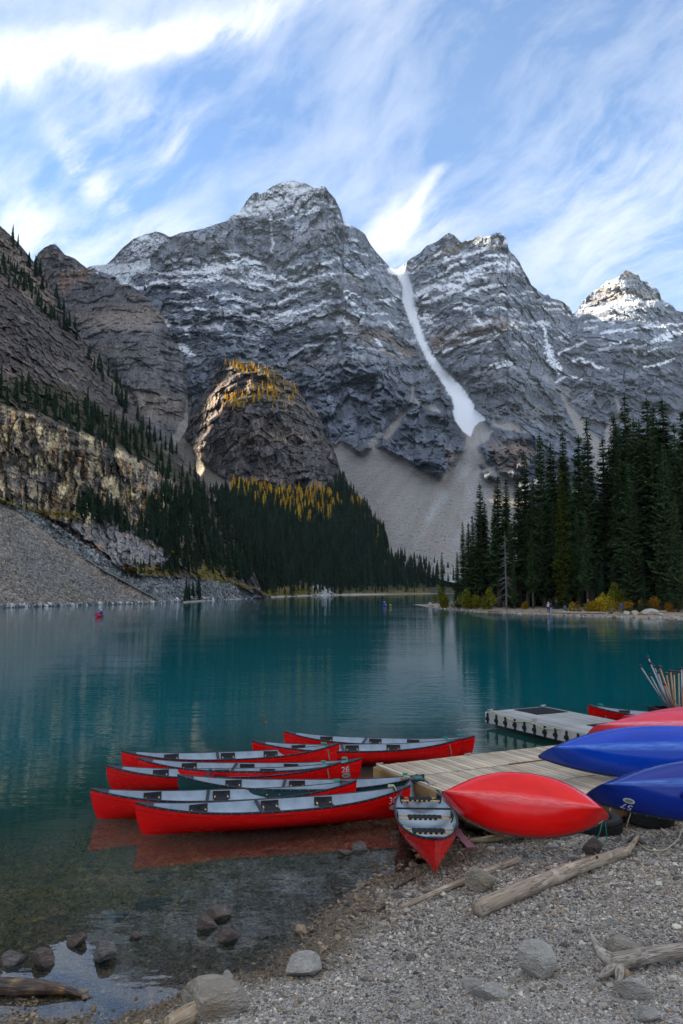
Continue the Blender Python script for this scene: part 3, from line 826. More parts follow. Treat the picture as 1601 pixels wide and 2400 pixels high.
ledge = sstep(sdf(px + 9 * w2, py + 7 * w2, [(-480, 830), (0, 880), (80, 890), (160, 905), (240, 950), (320, 1000), (400, 1070), (470, 1130), (470, 1165), (400, 1120), (300, 1060), (200, 1010), (100, 978), (0, 950), (-480, 910)]), -4, 8)
low_wall = sstep(sdf(px + 6 * w2, py + 6 * w2, [(150, 1225), (260, 1230), (400, 1250), (430, 1320), (390, 1345), (300, 1340), (230, 1300)]), -4, 8)
# beds run down to the right with the ridge
dip = sstep(py, 700, 1020)
sx = Z0 + lerp(0.62, 0.10, dip) * (X0 + 60) + 2.5 * fbm(X0 / 30, Z0 / 30, 3.0, oct=3)
s1, f1 = stair(sx + 1.5 * w2, 9.5, 0.74); s2, f2 = stair(sx + 0.8 * w3, 3.1, 0.62)
slope = np.clip(np.gradient(Y0, axis=0) / (np.gradient(Z0, axis=0) + 1e-6), 0.1, 1.8)
rk = 1 - loose
rel = rk * (slope * (0.10 * (s1 - sx) + (0.02 + 0.2 * cliff) * (s2 - sx)) * (1 + 1.2 * cliff) + 5 * fbm(X0 / 26, Z0 / 60, 1.5, oct=3) - 3.4 * ridged(X0 / 9, Z0 / 34, 2.5, oct=3) * (0.45 + cliff) - 1.4 * ridged(X0 / 3.2, Z0 / 11, 8.5, oct=3) * (0.5 + cliff) + 0.8 * fbm(X0 / 1.6, Z0 / 2.2, 6.6, oct=3))
rel = rel + cone * (0.5 * fbm(X0 / 8, Z0 / 20, 7.7, oct=4) + 0.20 * w4) + boul * (0.8 * w3 + 0.5 * w4 - 1.5 * fbm(X0 / 12, Z0 / 8, 1.1, oct=2))
blocky, fe_ = cells((px + 5 * w2) / 17, (py - 0.25 * px) / 44, 11, True); blocky = blocky + 0.5 * cells(px / 8, (py - 0.25 * px) / 12, 12)
ua_ = (px * 0.75 + py * 0.66); va_ = (py * 0.75 - px * 0.66)
blocky2 = cells(ua_ / 26, va_ / 10, 13) + 0.6 * cells(ua_ / 10, va_ / 4.5, 14)
rel = rel + cliff * rk * 0.5 * (1 - sstep(fe_, 0.0, 0.10)) - cliff * rk * 1.7 * blocky - (1 - cliff) * rk * 2.0 * blocky2
shorew = sstep(1 - SG.t, 0.985, 1.0)
Yg = Y0 + rel * (1 - shorew)
sxn = sx + 2.0 * w2 + 1.5 * blocky2
tn = fbm(sxn / 6, X0 / 40, 0.7, oct=4); tn2 = fbm(sxn / 3.2, X0 / 7, 5.7, oct=4)
cr = np.zeros(px.shape + (3,)) + col(0.082, 0.069, 0.066)
cr = mixc(cr, col(0.130, 0.100, 0.082), sstep(tn, -0.05, 0.6))
cr = mixc(cr, col(0.032, 0.030, 0.032), sstep(tn2 + 0.5 * w1 + 0.5 * w3, -0.05, 0.6) * 0.85)
cr = mixc(cr, col(0.27, 0.225, 0.165), sstep(fbm(X0 / 12 + Z0 / 8, Z0 / 8, 16.0, oct=4) + 0.6 * w3, 0.25, 0.85) * 0.7)
upper = sstep(sdf(px + 9 * w2, py + 7 * w2, [(-480, 440), (0, 530), (110, 660), (150, 740), (110, 730), (40, 640), (-480, 560)]), -5, 12)
cr = mixc(cr, col(0.21, 0.17, 0.125), upper * sstep(w3 + tn2, -0.5, 0.6) * 0.8)
# cream and rust stained cliff band
qx_ = px + 3 * w2 + 5 * blocky
stain = fbm(qx_ / 26, py / 70, 26.0, oct=4); stain2 = fbm(qx_ / 10, py / 85, 36.0, oct=4, gain=0.6)
cc_ = np.zeros(px.shape + (3,)) + col(0.33, 0.255, 0.17)
cc_ = mixc(cc_, col(0.66, 0.52, 0.30), sstep(stain + 0.5 * fbm(px / 60, py / 45, 46.0, oct=2), -0.05, 0.5))
cc_ = mixc(cc_, col(0.50, 0.22, 0.085), sstep(fbm(qx_ / 20, py / 36, 56.0, oct=3) + 0.3 * w1, 0.20, 0.6) * 0.8)
cc_ = mixc(cc_, col(0.032, 0.031, 0.034), sstep(stain2 + 0.5 * fbm(px / 48, py / 60, 66.0, oct=3) + 0.2 * w3, -0.12, 0.22) * 0.93)
bed_ = fbm(px / 60, (py - 0.30 * px) / 9 + 0.6 * blocky, 67.0, oct=3)
cc_ = mixc(cc_, col(0.07, 0.062, 0.06), sstep(bed_ + 0.3 * w3, 0.25, 0.6) * 0.7)
cc_ = mixc(cc_, col(0.14, 0.13, 0.13), sstep(tn2, 0.05, 0.5) * 0.6)
cr = mixc(cr, cc_, cliff * (1 - ledge))
cr = mixc(cr, mixc(np.zeros(px.shape + (3,)) + col(0.21, 0.20, 0.21), col(0.34, 0.21, 0.14), sstep(fbm(X0 / 5, Z0 / 9, 76.0, oct=3), 0.2, 0.6)), low_wall * 0.75)
cr = mixc(cr, col(0.045, 0.042, 0.022), ledge * 0.85)
cr = cr * ((1 + 0.30 * fbm(px / 2.6, py / 2.2, 95.0, oct=3)) * (1 + lerp(0.26 * blocky2, 0.22 * blocky, cliff)))[..., None]
# talus
tc_ = np.zeros(px.shape + (3,)) + col(0.255, 0.205, 0.162)
darkc = sstep(sdf(px + 14 * w2, py + 9 * w2, [(20, 1290), (60, 1245), (120, 1290), (200, 1330), (260, 1375), (330, 1410), (180, 1420), (80, 1380)]), -10, 16)
darkc = np.maximum(darkc, sstep(sdf(px + 12 * w2, py + 9 * w2, [(0, 1230), (50, 1230), (70, 1270), (0, 1280)]), -6, 10) * 0.8)
tc_ = mixc(tc_, col(0.15, 0.155, 0.165), darkc * sstep(w3 + 0.6 * w4, -0.9, 0.4))
tc_ = mixc(tc_, col(0.42, 0.41, 0.40), sstep(w4 + 0.4 * w3, 0.62, 1.0) * 0.55)
tc_ = mixc(tc_, col(0.09, 0.085, 0.08), sstep(-w4 + 0.4 * w3, 0.5, 1.0) * 0.5)
moss = sstep(sdf(px + 10 * w2, py + 6 * w2, [(150, 1360), (175, 1375), (210, 1415), (160, 1418), (140, 1385)]), -4, 8)
tc_ = mixc(tc_, col(0.17, 0.145, 0.045), moss * 0.6)
cr = mixc(cr, tc_, cone)
bc_ = np.zeros(px.shape + (3,)) + col(0.17, 0.18, 0.185)
bc_ = mixc(bc_, col(0.055, 0.058, 0.065), sstep(w3 + 0.7 * w4, 0.0, 0.8) * 0.85)
bc_ = mixc(bc_, col(0.27, 0.285, 0.285), sstep(w4 - 0.3 * w3, 0.45, 0.95) * 0.7)
cr = mixc(cr, bc_, boul)
grass = sstep(sdf(px + 6 * w2, py + 4 * w2, [(-10, 1162), (60, 1190), (125, 1200), (125, 1212), (60, 1206), (0, 1180)]), -2, 3) + sstep(sdf(px + 6 * w2, py + 4 * w2, [(280, 1325), (340, 1330), (400, 1335), (420, 1352), (360, 1352), (300, 1342)]), -2, 4) + sstep(sdf(px + 8 * w2, py + 5 * w2, [(120, 1200), (190, 1200), (190, 1215), (130, 1215)]), -2, 4) + sstep(sdf(px + 8 * w2, py + 5 * w2, [(440, 1330), (500, 1330), (600, 1385), (560, 1380), (460, 1356)]), -2, 4)
cr = mixc(cr, mixc(np.zeros(px.shape + (3,)) + col(0.20, 0.14, 0.03), col(0.09, 0.10, 0.03), sstep(w4, -0.2, 0.5)), np.clip(grass, 0, 1) * 0.85)
cr = mixc(cr, mixc(np.zeros(px.shape + (3,)) + col(0.10, 0.09, 0.09), col(0.40, 0.38, 0.36), sstep(w4, 0.1, 0.7)), sstep(1 - SG.t, 0.988, 0.994))
flank = SG.build('mountain_flank', Yg, cr, np.zeros(px.shape), M_CLIFF, back=(30, 0.5), nback=2)

SUN_GAP = 405  # gap cut in the unseen ridge to drop sun on the knob
# left mountain goes on unseen; ridge heights and gap made up to steer sunlight
bx = np.linspace(-1900, -150, 110); by = np.concatenate([np.linspace(-700, 900, 80), np.linspace(912, 1200, 50), np.linspace(1225, 2600, 60)])
BX, BY = np.meshgrid(bx, by)
shore_x = np.interp(BY, [-700, -200, 0, 100, 165, 250, 330, 420, 700, 1000, 1500, 2600], [-420, -330, -270, -240, -215, -200, -200, -205, -330, -460, -690, -1180])
dist = np.clip(shore_x - BX, 0, None)
ridgeh = np.interp(BY, [-700, -300, -200, -60, 60, 300, 420, 700, 850, 938, 952, 1036, 1050, 1075, 1200, 1400, 1800, 2300, 2600], [40, 80, 180, 290, 310, 320, 340, 520, 640, 660, SUN_GAP, SUN_GAP, 760, 1000, 1180, 1300, 1800, 1850, 1500])
BZ = ridgeh * (1 - np.exp(-dist / 85.0)) - 3
BZ = BZ + (14 * fbm(BX / 70, BY / 70, 3.0, oct=5) + 10 * ridged(BX / 50, BY / 120, 1.0, oct=4)) * sstep(dist, 5, 80)
cr = np.zeros(BX.shape + (3,)) + col(0.13, 0.115, 0.105)
cr = mixc(cr, col(0.22, 0.18, 0.14), sstep(fbm(BX / 30, BY / 30, BZ / 12, oct=4), 0, 0.6))
cr = mixc(cr, col(0.045, 0.05, 0.03), sstep(fbm(BX / 60, BY / 60, 9.0, oct=4), 0.1, 0.5) * 0.7)
structure(mesh_np('sun_block_massif', np.stack([BX, BY, BZ], -1).reshape(-1, 3), grid_faces(*BX.shape), M_CLIFF, attrs={'Col': cr.reshape(-1, 3), 'snow': np.zeros(BX.size)}))

# ------------------------------------------------------------------ near shore: beach and lake bed in one sheet
SHORE_PX = [(-400, 2420), (-150, 2405), (0, 2393), (150, 2372), (260, 2360), (370, 2346), (430, 2322), (480, 2303), (560, 2288), (640, 2258), (720, 2208), (790, 2150), (850, 2108), (920, 2058),
            (965, 2028), (1010, 2012), (1075, 1998), (1130, 1975), (1200, 1958), (1300, 1948), (1420, 1930), (1600, 1905), (1800, 1880)]
_sh = [at_z(x, y, 0.0) for x, y in SHORE_PX]
LAND = [(-60.0, 3.0), (-16.0, 5.5)] + [(p.x, p.y) for p in _sh] + [(13.0, 16.5), (30.0, 19.0), (70.0, 20.0), (70.0, -70.0), (-60.0, -70.0)]


def ground(x, y):
    x = np.asarray(x, float); y = np.asarray(y, float)
    s = sdf(x, y, LAND)
    land = 0.085 * s + 0.0045 * np.clip(s, 0, 12) ** 2
    d = np.clip(-s, 0, None)
    bed = -(0.085 * d + 0.008 * np.clip(d - 2, 0, None) ** 2)
    z = np.where(s > 0, np.minimum(land, 2.2), np.maximum(bed, -9.0))
    n = 0.030 * fbm(x / 1.6, y / 1.6, 3.0, oct=3) + 0.010 * fbm(x / 0.35, y / 0.35, 7.0, oct=2)
    return z + n * sstep(-d, -6, 0)


def on_ground(px, py, lift=0.0):
    z = 0.0
    for _ in range(8):
        p = at_z(px, py, z)
        z = float(ground(np.array([p.x]), np.array([p.y]))[0])
    return Vector((p.x, p.y, z + lift))


def ppm(p):
    """photo pixels per metre at a place"""
    return FPX / (p.y * math.cos(PITCH) + (p.z - CAMH) * math.sin(PITCH))


m, t, out = new_mat('gravel_bed')
geo = t.node('ShaderNodeNewGeometry'); pos = geo.outputs['Position']
sp = t.node('ShaderNodeSeparateXYZ'); t.put(sp, 0, pos)
v1 = t.voro(pos, 38.0, 'F1', 'Color'); v2 = t.voro(pos, 38.0, 'F1', 'Distance')
big = t.noise(pos, 0.9, 4, 0.6)
c = t.ramp(t.math('MULTIPLY', t.vmath('DOT_PRODUCT', v1, (0.33, 0.33, 0.33)), 1.0), [(0.0, (0.09, 0.088, 0.085)), (0.45, (0.28, 0.265, 0.24)), (0.75, (0.42, 0.395, 0.36)), (1.0, (0.58, 0.56, 0.52))])
wet = t.range(t.math('ADD', sp.outputs[2], t.math('MULTIPLY', t.math('SUBTRACT', big, 0.5), 0.12)), 0.0, 0.075, 1.0, 0.0, True)
wc = t.mix(1.0, c, (0.42, 0.36, 0.25), 'MULTIPLY')
c = t.mix(wet, c, wc)
deepc = t.range(sp.outputs[2], -0.7, -0.12, 1.0, 0.0, True)
c = t.mix(deepc, c, t.mix(big, (0.28, 0.27, 0.13), (0.42, 0.37, 0.20)))
bp = t.bump(t.math('SUBTRACT', 1.0, v2), 0.8, 0.018)
principled(t, out, c, t.range(wet, 0, 1, 0.85, 0.35), bp, 0.4)
M_BED = m

xs = np.concatenate([[-950, -500, -200, -80, -35, -20, -14, -11], np.arange(-9, 9.01, 0.075), [10, 11, 12.5, 14, 17, 22, 30, 60, 150, 400, 950]])
ys = np.concatenate([[-80, -30, -10, -2, 2, 4, 5], np.arange(5.6, 16.5, 0.075), np.arange(16.7, 25, 0.3), [27, 30, 36, 45, 60, 90, 150, 300, 600, 1000]])
GX, GY = np.meshgrid(xs, ys)
GZ = ground(GX, GY)
structure(mesh_np('beach', np.stack([GX, GY, GZ], -1).reshape(-1, 3), grid_faces(*GX.shape), M_BED, True))

# ------------------------------------------------------------------ lake water
m, t, out = new_mat('lake_water')
geo = t.node('ShaderNodeNewGeometry'); pos = geo.outputs['Position']
depth = t.attr('depth', 'Fac')
gust = t.noise(t.mapping(pos, scale=(0.035, 0.05, 1)), 1.0, 3, 0.5)
gust = t.range(gust, 0.38, 0.66, 0.35, 1.0, True)
r1 = t.noise(t.mapping(pos, scale=(0.55, 1.5, 1)), 1.6, 2, 0.5)
r2 = t.noise(t.mapping(pos, rot=(0, 0, 0.35), scale=(1.2, 3.2, 1)), 2.6, 2, 0.5)
r3 = t.noise(t.mapping(pos, scale=(0.10, 0.32, 1)), 1.0, 2, 0.5)
calm = t.range(depth, 0.0, 1.2, 0.25, 1.0)
hgt = t.math('ADD', t.math('MULTIPLY', r1, 0.016), t.math('MULTIPLY', r2, 0.005))
hgt = t.math('MULTIPLY', hgt, t.math('MULTIPLY', gust, calm))
hgt = t.math('ADD', hgt, t.math('MULTIPLY', r3, 0.022))
nb = t.bump(hgt, 1.0, 1.0)
fr = t.node('ShaderNodeFresnel'); t.put(fr, 'IOR', 1.58); t.put(fr, 'Normal', nb)
alpha = t.math('SUBTRACT', 1.0, t.math('EXPONENT', t.math('MULTIPLY', depth, -1.15)))
tr = t.node('ShaderNodeBsdfTransparent'); t.put(tr, 0, (0.93, 0.97, 0.96, 1))
df = t.node('ShaderNodeBsdfDiffuse'); t.put(df, 0, t.mix(t.range(depth, 0.3, 2.2, 0, 1, True), (0.016, 0.075, 0.058), (0.0005, 0.114, 0.134)))
gl = t.node('ShaderNodeBsdfGlossy'); t.put(gl, 'Roughness', 0.015); t.put(gl, 'Normal', nb); t.put(gl, 'Color', (0.95, 0.97, 1.0, 1))
m1 = t.node('ShaderNodeMixShader'); t.put(m1, 0, alpha); t.l.new(tr.outputs[0], m1.inputs[1]); t.l.new(df.outputs[0], m1.inputs[2])
m2 = t.node('ShaderNodeMixShader'); t.put(m2, 0, fr.outputs[0]); t.l.new(m1.outputs[0], m2.inputs[1]); t.l.new(gl.outputs[0], m2.inputs[2])
t.l.new(m2.outputs[0], out.inputs[0])
M_WATER = m
xs = np.concatenate([[-950, -400, -150, -60, -30, -18, -12], np.arange(-10, 12.1, 0.25), [14, 18, 30, 60, 150, 400, 950]])
ys = np.concatenate([[3, 5], np.arange(6, 26, 0.25), [27, 30, 36, 45, 60, 90, 150, 300, 600, 1000]])
WX, WY = np.meshgrid(xs, ys)
WD = np.clip(-ground(WX, WY), 0, 12)
structure(mesh_np('lake', np.stack([WX, WY, np.zeros_like(WX)], -1).reshape(-1, 3), grid_faces(*WX.shape), M_WATER, True, attrs={'depth': WD.ravel()}))

# ------------------------------------------------------------------ stones
def stone_mesh(name, seed, sub=3, cuts=11, noise=0.07, flat=(0.42, 0.85), squash=1.0):
    r = np.random.default_rng(seed)
    bm = bmesh.new()
    bmesh.ops.create_icosphere(bm, subdivisions=sub, radius=1.0)
    co = np.array([v.co[:] for v in bm.verts])
    nrm = r.normal(size=(cuts, 3)); nrm /= np.linalg.norm(nrm, axis=1, keepdims=True)
    dd = r.uniform(*flat, cuts)
    dots = co @ nrm.T
    k = np.where(dots > 1e-3, dd / np.maximum(dots, 1e-3), 9)
    rad = np.minimum(1.0, k.min(1))
    co2 = co * rad[:, None]
    co2 *= (1 + noise * fbm(co[:, 0] * 2 + seed, co[:, 1] * 2, co[:, 2] * 2, oct=4, gain=0.6))[:, None]
    co2[:, 2] *= squash
    for v, c_ in zip(bm.verts, co2):
        v.co = c_
    me = bpy.data.meshes.new(name)
    bm.to_mesh(me); bm.free()
    return me


def stone_material(name, base, dark, light, scale=9.0, rough=0.85, spec=0.25, lichen=None):
    m, t, out = new_mat(name)
    tcn = t.node('ShaderNodeTexCoord'); p = tcn.outputs['Object']
    n = t.noise(p, scale * 0.12, 6, 0.65); n2 = t.noise(t.mapping(p, rot=(0.5, 0.3, 0), scale=(1, 1, 5)), scale * 0.16, 5, 0.6)
    n3 = t.noise(p, scale * 0.9, 3, 0.6)
    c = t.mix(t.range(n, 0.3, 0.7), dark, base)
    c = t.mix(t.range(n2, 0.5, 0.75), c, light)
    c = t.mix(t.math('MULTIPLY', t.range(n3, 0.35, 0.65), 0.4), t.mix(1.0, c, (0.75, 0.75, 0.75), 'MULTIPLY'), c)
    if lichen:
        c = t.mix(t.math('MULTIPLY', t.range(t.noise(p, scale * 0.07, 3), 0.52, 0.7), 0.7), c, lichen)
    b = t.bump(t.math('ADD', n, t.math('MULTIPLY', n3, 0.35)), 0.7, 0.25)
    principled(t, out, c, rough, b, spec)
    return m


M_STONE = stone_material('pale_limestone', (0.64, 0.60, 0.53), (0.42, 0.385, 0.335), (0.78, 0.74, 0.68))
M_STONE2 = stone_material('tan_limestone', (0.47, 0.41, 0.33), (0.27, 0.23, 0.18), (0.62, 0.56, 0.48), lichen=(0.26, 0.17, 0.09))
M_WETST = stone_material('wet_brown_stone', (0.20, 0.135, 0.10), (0.085, 0.06, 0.048), (0.40, 0.33, 0.28), rough=0.42, spec=0.5)
M_WETGR = stone_material('wet_grey_stone', (0.26, 0.235, 0.21), (0.10, 0.08, 0.07), (0.48, 0.45, 0.42), rough=0.5, spec=0.5)
M_SUBST = stone_material('submerged_stone', (0.17, 0.15, 0.10), (0.08, 0.07, 0.045), (0.26, 0.23, 0.17))


def place_stone(name, px, py, w, h, mat, seed, label, cat='rock', group=None, sink=0.25, depth=0.8, sub=4, z=None, rz=None, flat=(0.36, 0.80), cuts=9, noise=0.03):
    """stand a stone so that its foot is seen at (px, py), w by h photo pixels"""
    p = on_ground(px, py) if z is None else at_z(px, py, z)
    k = ppm(p)
    sx_, sz_ = w / k / 2, h / k / 2 / (1 - sink * 0.5) * 1.05
    me = stone_mesh(name, seed, sub, cuts=cuts, flat=flat, noise=noise)
    me.materials.append(mat)
    for pl in me.polygons: pl.use_smooth = False
    o = link(bpy.data.objects.new(name, me))
    # fill the unit box so that the given size is the seen size
    co = np.array([v.co[:] for v in me.vertices]); lo, hi = co.min(0), co.max(0)
    for v in me.vertices:
        v.co = [2 * (v.co[i] - lo[i]) / (hi[i] - lo[i]) - 1 for i in range(3)]
    o.scale = (sx_, sx_ * depth, sz_)
    o.location = (p.x, p.y + sx_ * depth * 0.7, p.z + sz_ * (1 - 2 * sink))
    o.rotation_euler = (0, 0, random.uniform(-0.25, 0.25) if rz is None else rz)
    tag(o, label, cat, group)
    return o


ST = place_stone
ST('boulder', 1267, 2298, 90, 80, M_STONE, 5, 'rounded knee-high grey boulder standing alone on the gravel at lower right', sink=0.10, cuts=14, flat=(0.6, 0.92))
ST('rock', 1468, 2252, 104, 44, M_STONE2, 8, 'pale long rock behind the forked driftwood', sink=0.2)
ST('rock', 1490, 2346, 92, 52, M_STONE, 12, 'flat-topped grey rock just below the forked driftwood', sink=0.25)
ST('rock', 1525, 2397, 62, 36, M_STONE, 14, 'small pale rock at the bottom edge right of centre', sink=0.25)
ST('rock', 1127, 2092, 74, 54, M_STONE2, 17, 'angular tan rock leaning over the thin grey log', sink=0.15, cuts=7, flat=(0.5, 0.85))
ST('rock', 1393, 2006, 48, 36, M_WETST, 21, 'brown block of stone below the tip of the red overturned canoe', sink=0.1)
ST('rock', 1493, 1984, 36, 24, M_WETST, 23, 'small brown stone beside the upper end of the thick log', sink=0.15)
ST('rock', 1345, 2018, 36, 16, M_STONE, 27, 'small flat pale stone left of the brown block', sink=0.3)
ST('rock', 1152, 2342, 92, 46, M_STONE, 31, 'half-buried flat grey rock left of the boulder foot', sink=0.42)
ST('rock', 1108, 2318, 44, 24, M_STONE, 33, 'small pale half-buried stone up-left of the flat grey rock', sink=0.4)
ST('rock', 1170, 2292, 40, 18, M_STONE, 35, 'low pale stone buried left of the boulder', sink=0.45)
ST('boulder', 492, 2392, 172, 80, M_STONE2, 37, 'broad low tan boulder at the bottom left behind the pale log end', sink=0.3, depth=0.7, flat=(0.6, 0.95))
ST('rock', 712, 2294, 84, 56, M_STONE, 41, 'grey angular rock on the gravel at the water edge', sink=0.2)
ST('rock', 530, 2302, 32, 22, M_STONE, 43, 'small pale stone on the water edge above the broad boulder', sink=0.2)
ST('rock', 1440, 2168, 28, 14, M_STONE, 45, 'tiny pale stone in open gravel below the thick log', sink=0.3)
ST('rock', 505, 2158, 66, 26, M_WETST, 51, 'dark flat rock awash behind another brown rock in the shallows', sink=0.3, z=-0.015)
ST('rock', 484, 2180, 50, 40, M_WETST, 53, 'brown rock awash in front of the dark flat rock', sink=0.25, z=-0.015)
ST('rock', 533, 2208, 52, 36, M_WETST, 55, 'round brown rock in the shallows, nearest the beach of its three', sink=0.2, z=-0.015)
ST('rock', 240, 2258, 56, 48, M_WETGR, 57, 'pointed pale grey rock standing in the bright sky reflection', sink=0.2, cuts=7, flat=(0.45, 0.85), z=-0.015)
ST('rock', 176, 2220, 46, 34, M_WETST, 59, 'brown flat-topped rock up-left of the pointed pale rock', sink=0.3, z=-0.015)
ST('rock', 26, 2264, 56, 34, M_WETGR, 61, 'wet grey rock in the shallows at the left picture edge', sink=0.3, z=-0.015)
ST('rock', 98, 2266, 58, 36, M_WETST, 63, 'dark rounded rock in the shallows, second from the left edge', sink=0.25, z=-0.015)
ST('rock', 316, 2202, 32, 18, M_WETST, 65, 'small brown rock barely breaking the bright reflection', sink=0.3, z=-0.015)
ST('rock', 356, 2136, 80, 26, M_SUBST, 67, 'large flat slab lying under the clear shallow water', sink=0.3)
ST('rock', 262, 2162, 62, 20, M_SUBST, 69, 'flat olive stone under water left of the pale slab', sink=0.4)
ST('rock', 128, 2166, 52, 18, M_SUBST, 71, 'flat olive stone under water near the left edge', sink=0.4)
ST('rock', 843, 1995, 36, 24, M_WETGR, 73, 'small pinkish stone poking from the water below the front canoe', sink=0.3, z=-0.015)
ST('rock', 808, 2006, 34, 14, M_WETST, 75, 'low brown stone left of the small pinkish stone', sink=0.3, z=-0.015)
ST('rock', 1300, 1990, 24, 12, M_STONE, 77, 'tiny pale stone under the tilted red hull', sink=0.3)
ST('rock', 1530, 2028, 26, 12, M_STONE, 79, 'tiny pale stone by the pale rope', sink=0.3)

# pebbles: several stone shapes scattered over the beach and the shallow bed
m, t, out = new_mat('pebble')
pc = t.attr('pcol', 'Color', 'INSTANCER')
tcn = t.node('ShaderNodeTexCoord')
n = t.noise(tcn.outputs['Object'], 1.6, 4, 0.6)
c = t.mix(1.0, pc, t.mix(n, (0.6, 0.6, 0.6), (1.35, 1.35, 1.35)), 'MULTIPLY')
principled(t, out, c, t.attr('pwet', 'Fac', 'INSTANCER'), None, 0.4)
M_PEB = m
peb_col = bpy.data.collections.new('pebble_shapes')
for k in range(6):
    me = stone_mesh('pebble_shape', 300 + k, sub=1 if k < 3 else 2, cuts=6, noise=0.10, squash=[0.55, 0.7, 0.45, 0.6, 0.5, 0.75][k])
    me.materials.append(M_PEB)
    for pl in me.polygons: pl.use_smooth = k >= 3
    ob = bpy.data.objects.new('pebble_shape', me)
    peb_col.objects.link(ob)


def scatter(name, P, rot, scl, colr, wetv):
    me = bpy.data.meshes.new(name)
    me.vertices.add(len(P)); me.vertices.foreach_set('co', P.astype(np.float32).ravel())
    a = me.attributes.new('prot', 'FLOAT_VECTOR', 'POINT'); a.data.foreach_set('vector', rot.astype(np.float32).ravel())
    a = me.attributes.new('pscl', 'FLOAT_VECTOR', 'POINT'); a.data.foreach_set('vector', scl.astype(np.float32).ravel())
    a = me.attributes.new('pcol', 'FLOAT_COLOR', 'POINT'); a.data.foreach_set('color', np.concatenate([colr, np.ones((len(P), 1))], 1).astype(np.float32).ravel())
    a = me.attributes.new('pwet', 'FLOAT', 'POINT'); a.data.foreach_set('value', wetv.astype(np.float32))
    o = link(bpy.data.objects.new(name, me))
    ng = bpy.data.node_groups.new(name, 'GeometryNodeTree')
    ng.interface.new_socket('Geometry', in_out='INPUT', socket_type='NodeSocketGeometry')
    ng.interface.new_socket('Geometry', in_out='OUTPUT', socket_type='NodeSocketGeometry')
    N = ng.nodes; L = ng.links
    gi = N.new('NodeGroupInput'); go = N.new('NodeGroupOutput')
    ci = N.new('GeometryNodeCollectionInfo'); ci.inputs[0].default_value = peb_col
    ci.inputs['Separate Children'].default_value = True; ci.inputs['Reset Children'].default_value = True
    ip = N.new('GeometryNodeInstanceOnPoints'); ip.inputs['Pick Instance'].default_value = True
    r = N.new('GeometryNodeInputNamedAttribute'); r.data_type = 'FLOAT_VECTOR'; r.inputs[0].default_value = 'prot'
    s = N.new('GeometryNodeInputNamedAttribute'); s.data_type = 'FLOAT_VECTOR'; s.inputs[0].default_value = 'pscl'
    L.new(gi.outputs[0], ip.inputs['Points']); L.new(ci.outputs[0], ip.inputs['Instance'])
    L.new(r.outputs[0], ip.inputs['Rotation']); L.new(s.outputs[0], ip.inputs['Scale'])
    L.new(ip.outputs[0], go.inputs[0])
    md = o.modifiers.new('scatter', 'NODES'); md.node_group = ng
    o['kind'] = 'stuff'
    return o


N_ = 720000
qx = RNG.uniform(-8.0, 9.5, N_); qy = RNG.uniform(5.6, 17.5, N_)
qs = sdf(qx, qy, LAND)
qz = ground(qx, qy)
# keep what the picture can see: inside the frame, dense near, thin far and deep
fx = 800.5 + FPX * qx / qy; fy = 1380 + FPX * (CAMH - qz) / qy
keep = (fx > -60) & (fx < 2050) & (fy < 2720) & (qz > -1.6)
prob = np.where(qs > 0, 1.0, np.clip(0.62 + 0.42 * qz, 0.0, 0.62)) * np.clip((10.5 / qy) ** 1.2, 0.3, 1.0)
keep &= RNG.uniform(size=N_) < prob
qx, qy, qz, qs = qx[keep], qy[keep], qz[keep], qs[keep]
n = len(qx)
size = np.clip(RNG.lognormal(math.log(0.0088), 0.44, n), 0.005, 0.034)
size = np.where(RNG.uniform(size=n) < 0.035, size * RNG.uniform(1.6, 2.6, n), size)
size = np.where(qs < -0.1, size * 1.35, size) * np.clip((qy / 8.5), 0.85, 1.5)
scl = size[:, None] * RNG.uniform(0.75, 1.3, (n, 3))
rot = np.stack([RNG.normal(0, 0.35, n), RNG.normal(0, 0.35, n), RNG.uniform(0, 2 * PI, n)], 1)
tone = RNG.uniform(size=n)
pal = np.array([[0.10, 0.098, 0.098], [0.22, 0.21, 0.20], [0.34, 0.325, 0.30], [0.46, 0.44, 0.41], [0.62, 0.60, 0.56], [0.30, 0.225, 0.155]])
idx = np.searchsorted(np.cumsum([0.20, 0.26, 0.24, 0.15, 0.08, 0.07]), tone).clip(0, 5)
pcol = pal[idx] * RNG.uniform(0.85, 1.15, (n, 1)) * np.array([0.90, 0.83, 0.73])
pcol = pcol * (1 + 0.28 * fbm(qx / 1.5, qy / 0.9, 15.0, oct=3) + 0.16 * sstep(-qy, -9.2, -7.6))[:, None].clip(0.5, 1.5)
wetn = fbm(qx / 0.7, qy / 0.7, 5.0, oct=3)
wet = 1 - sstep(qz + 0.035 * wetn, 0.0, 0.07)
pcol = pcol * lerp(np.ones(3), np.array([0.50, 0.40, 0.28]), wet[:, None])
under = sstep(-qz, 0.05, 0.45)
pcol = pcol * lerp(np.ones(3), np.array([2.5, 2.35, 1.25]), under[:, None])
scatter('gravel', np.stack([qx, qy, qz + size * 0.15], 1), rot, scl, pcol, lerp(0.85, 0.35, wet))

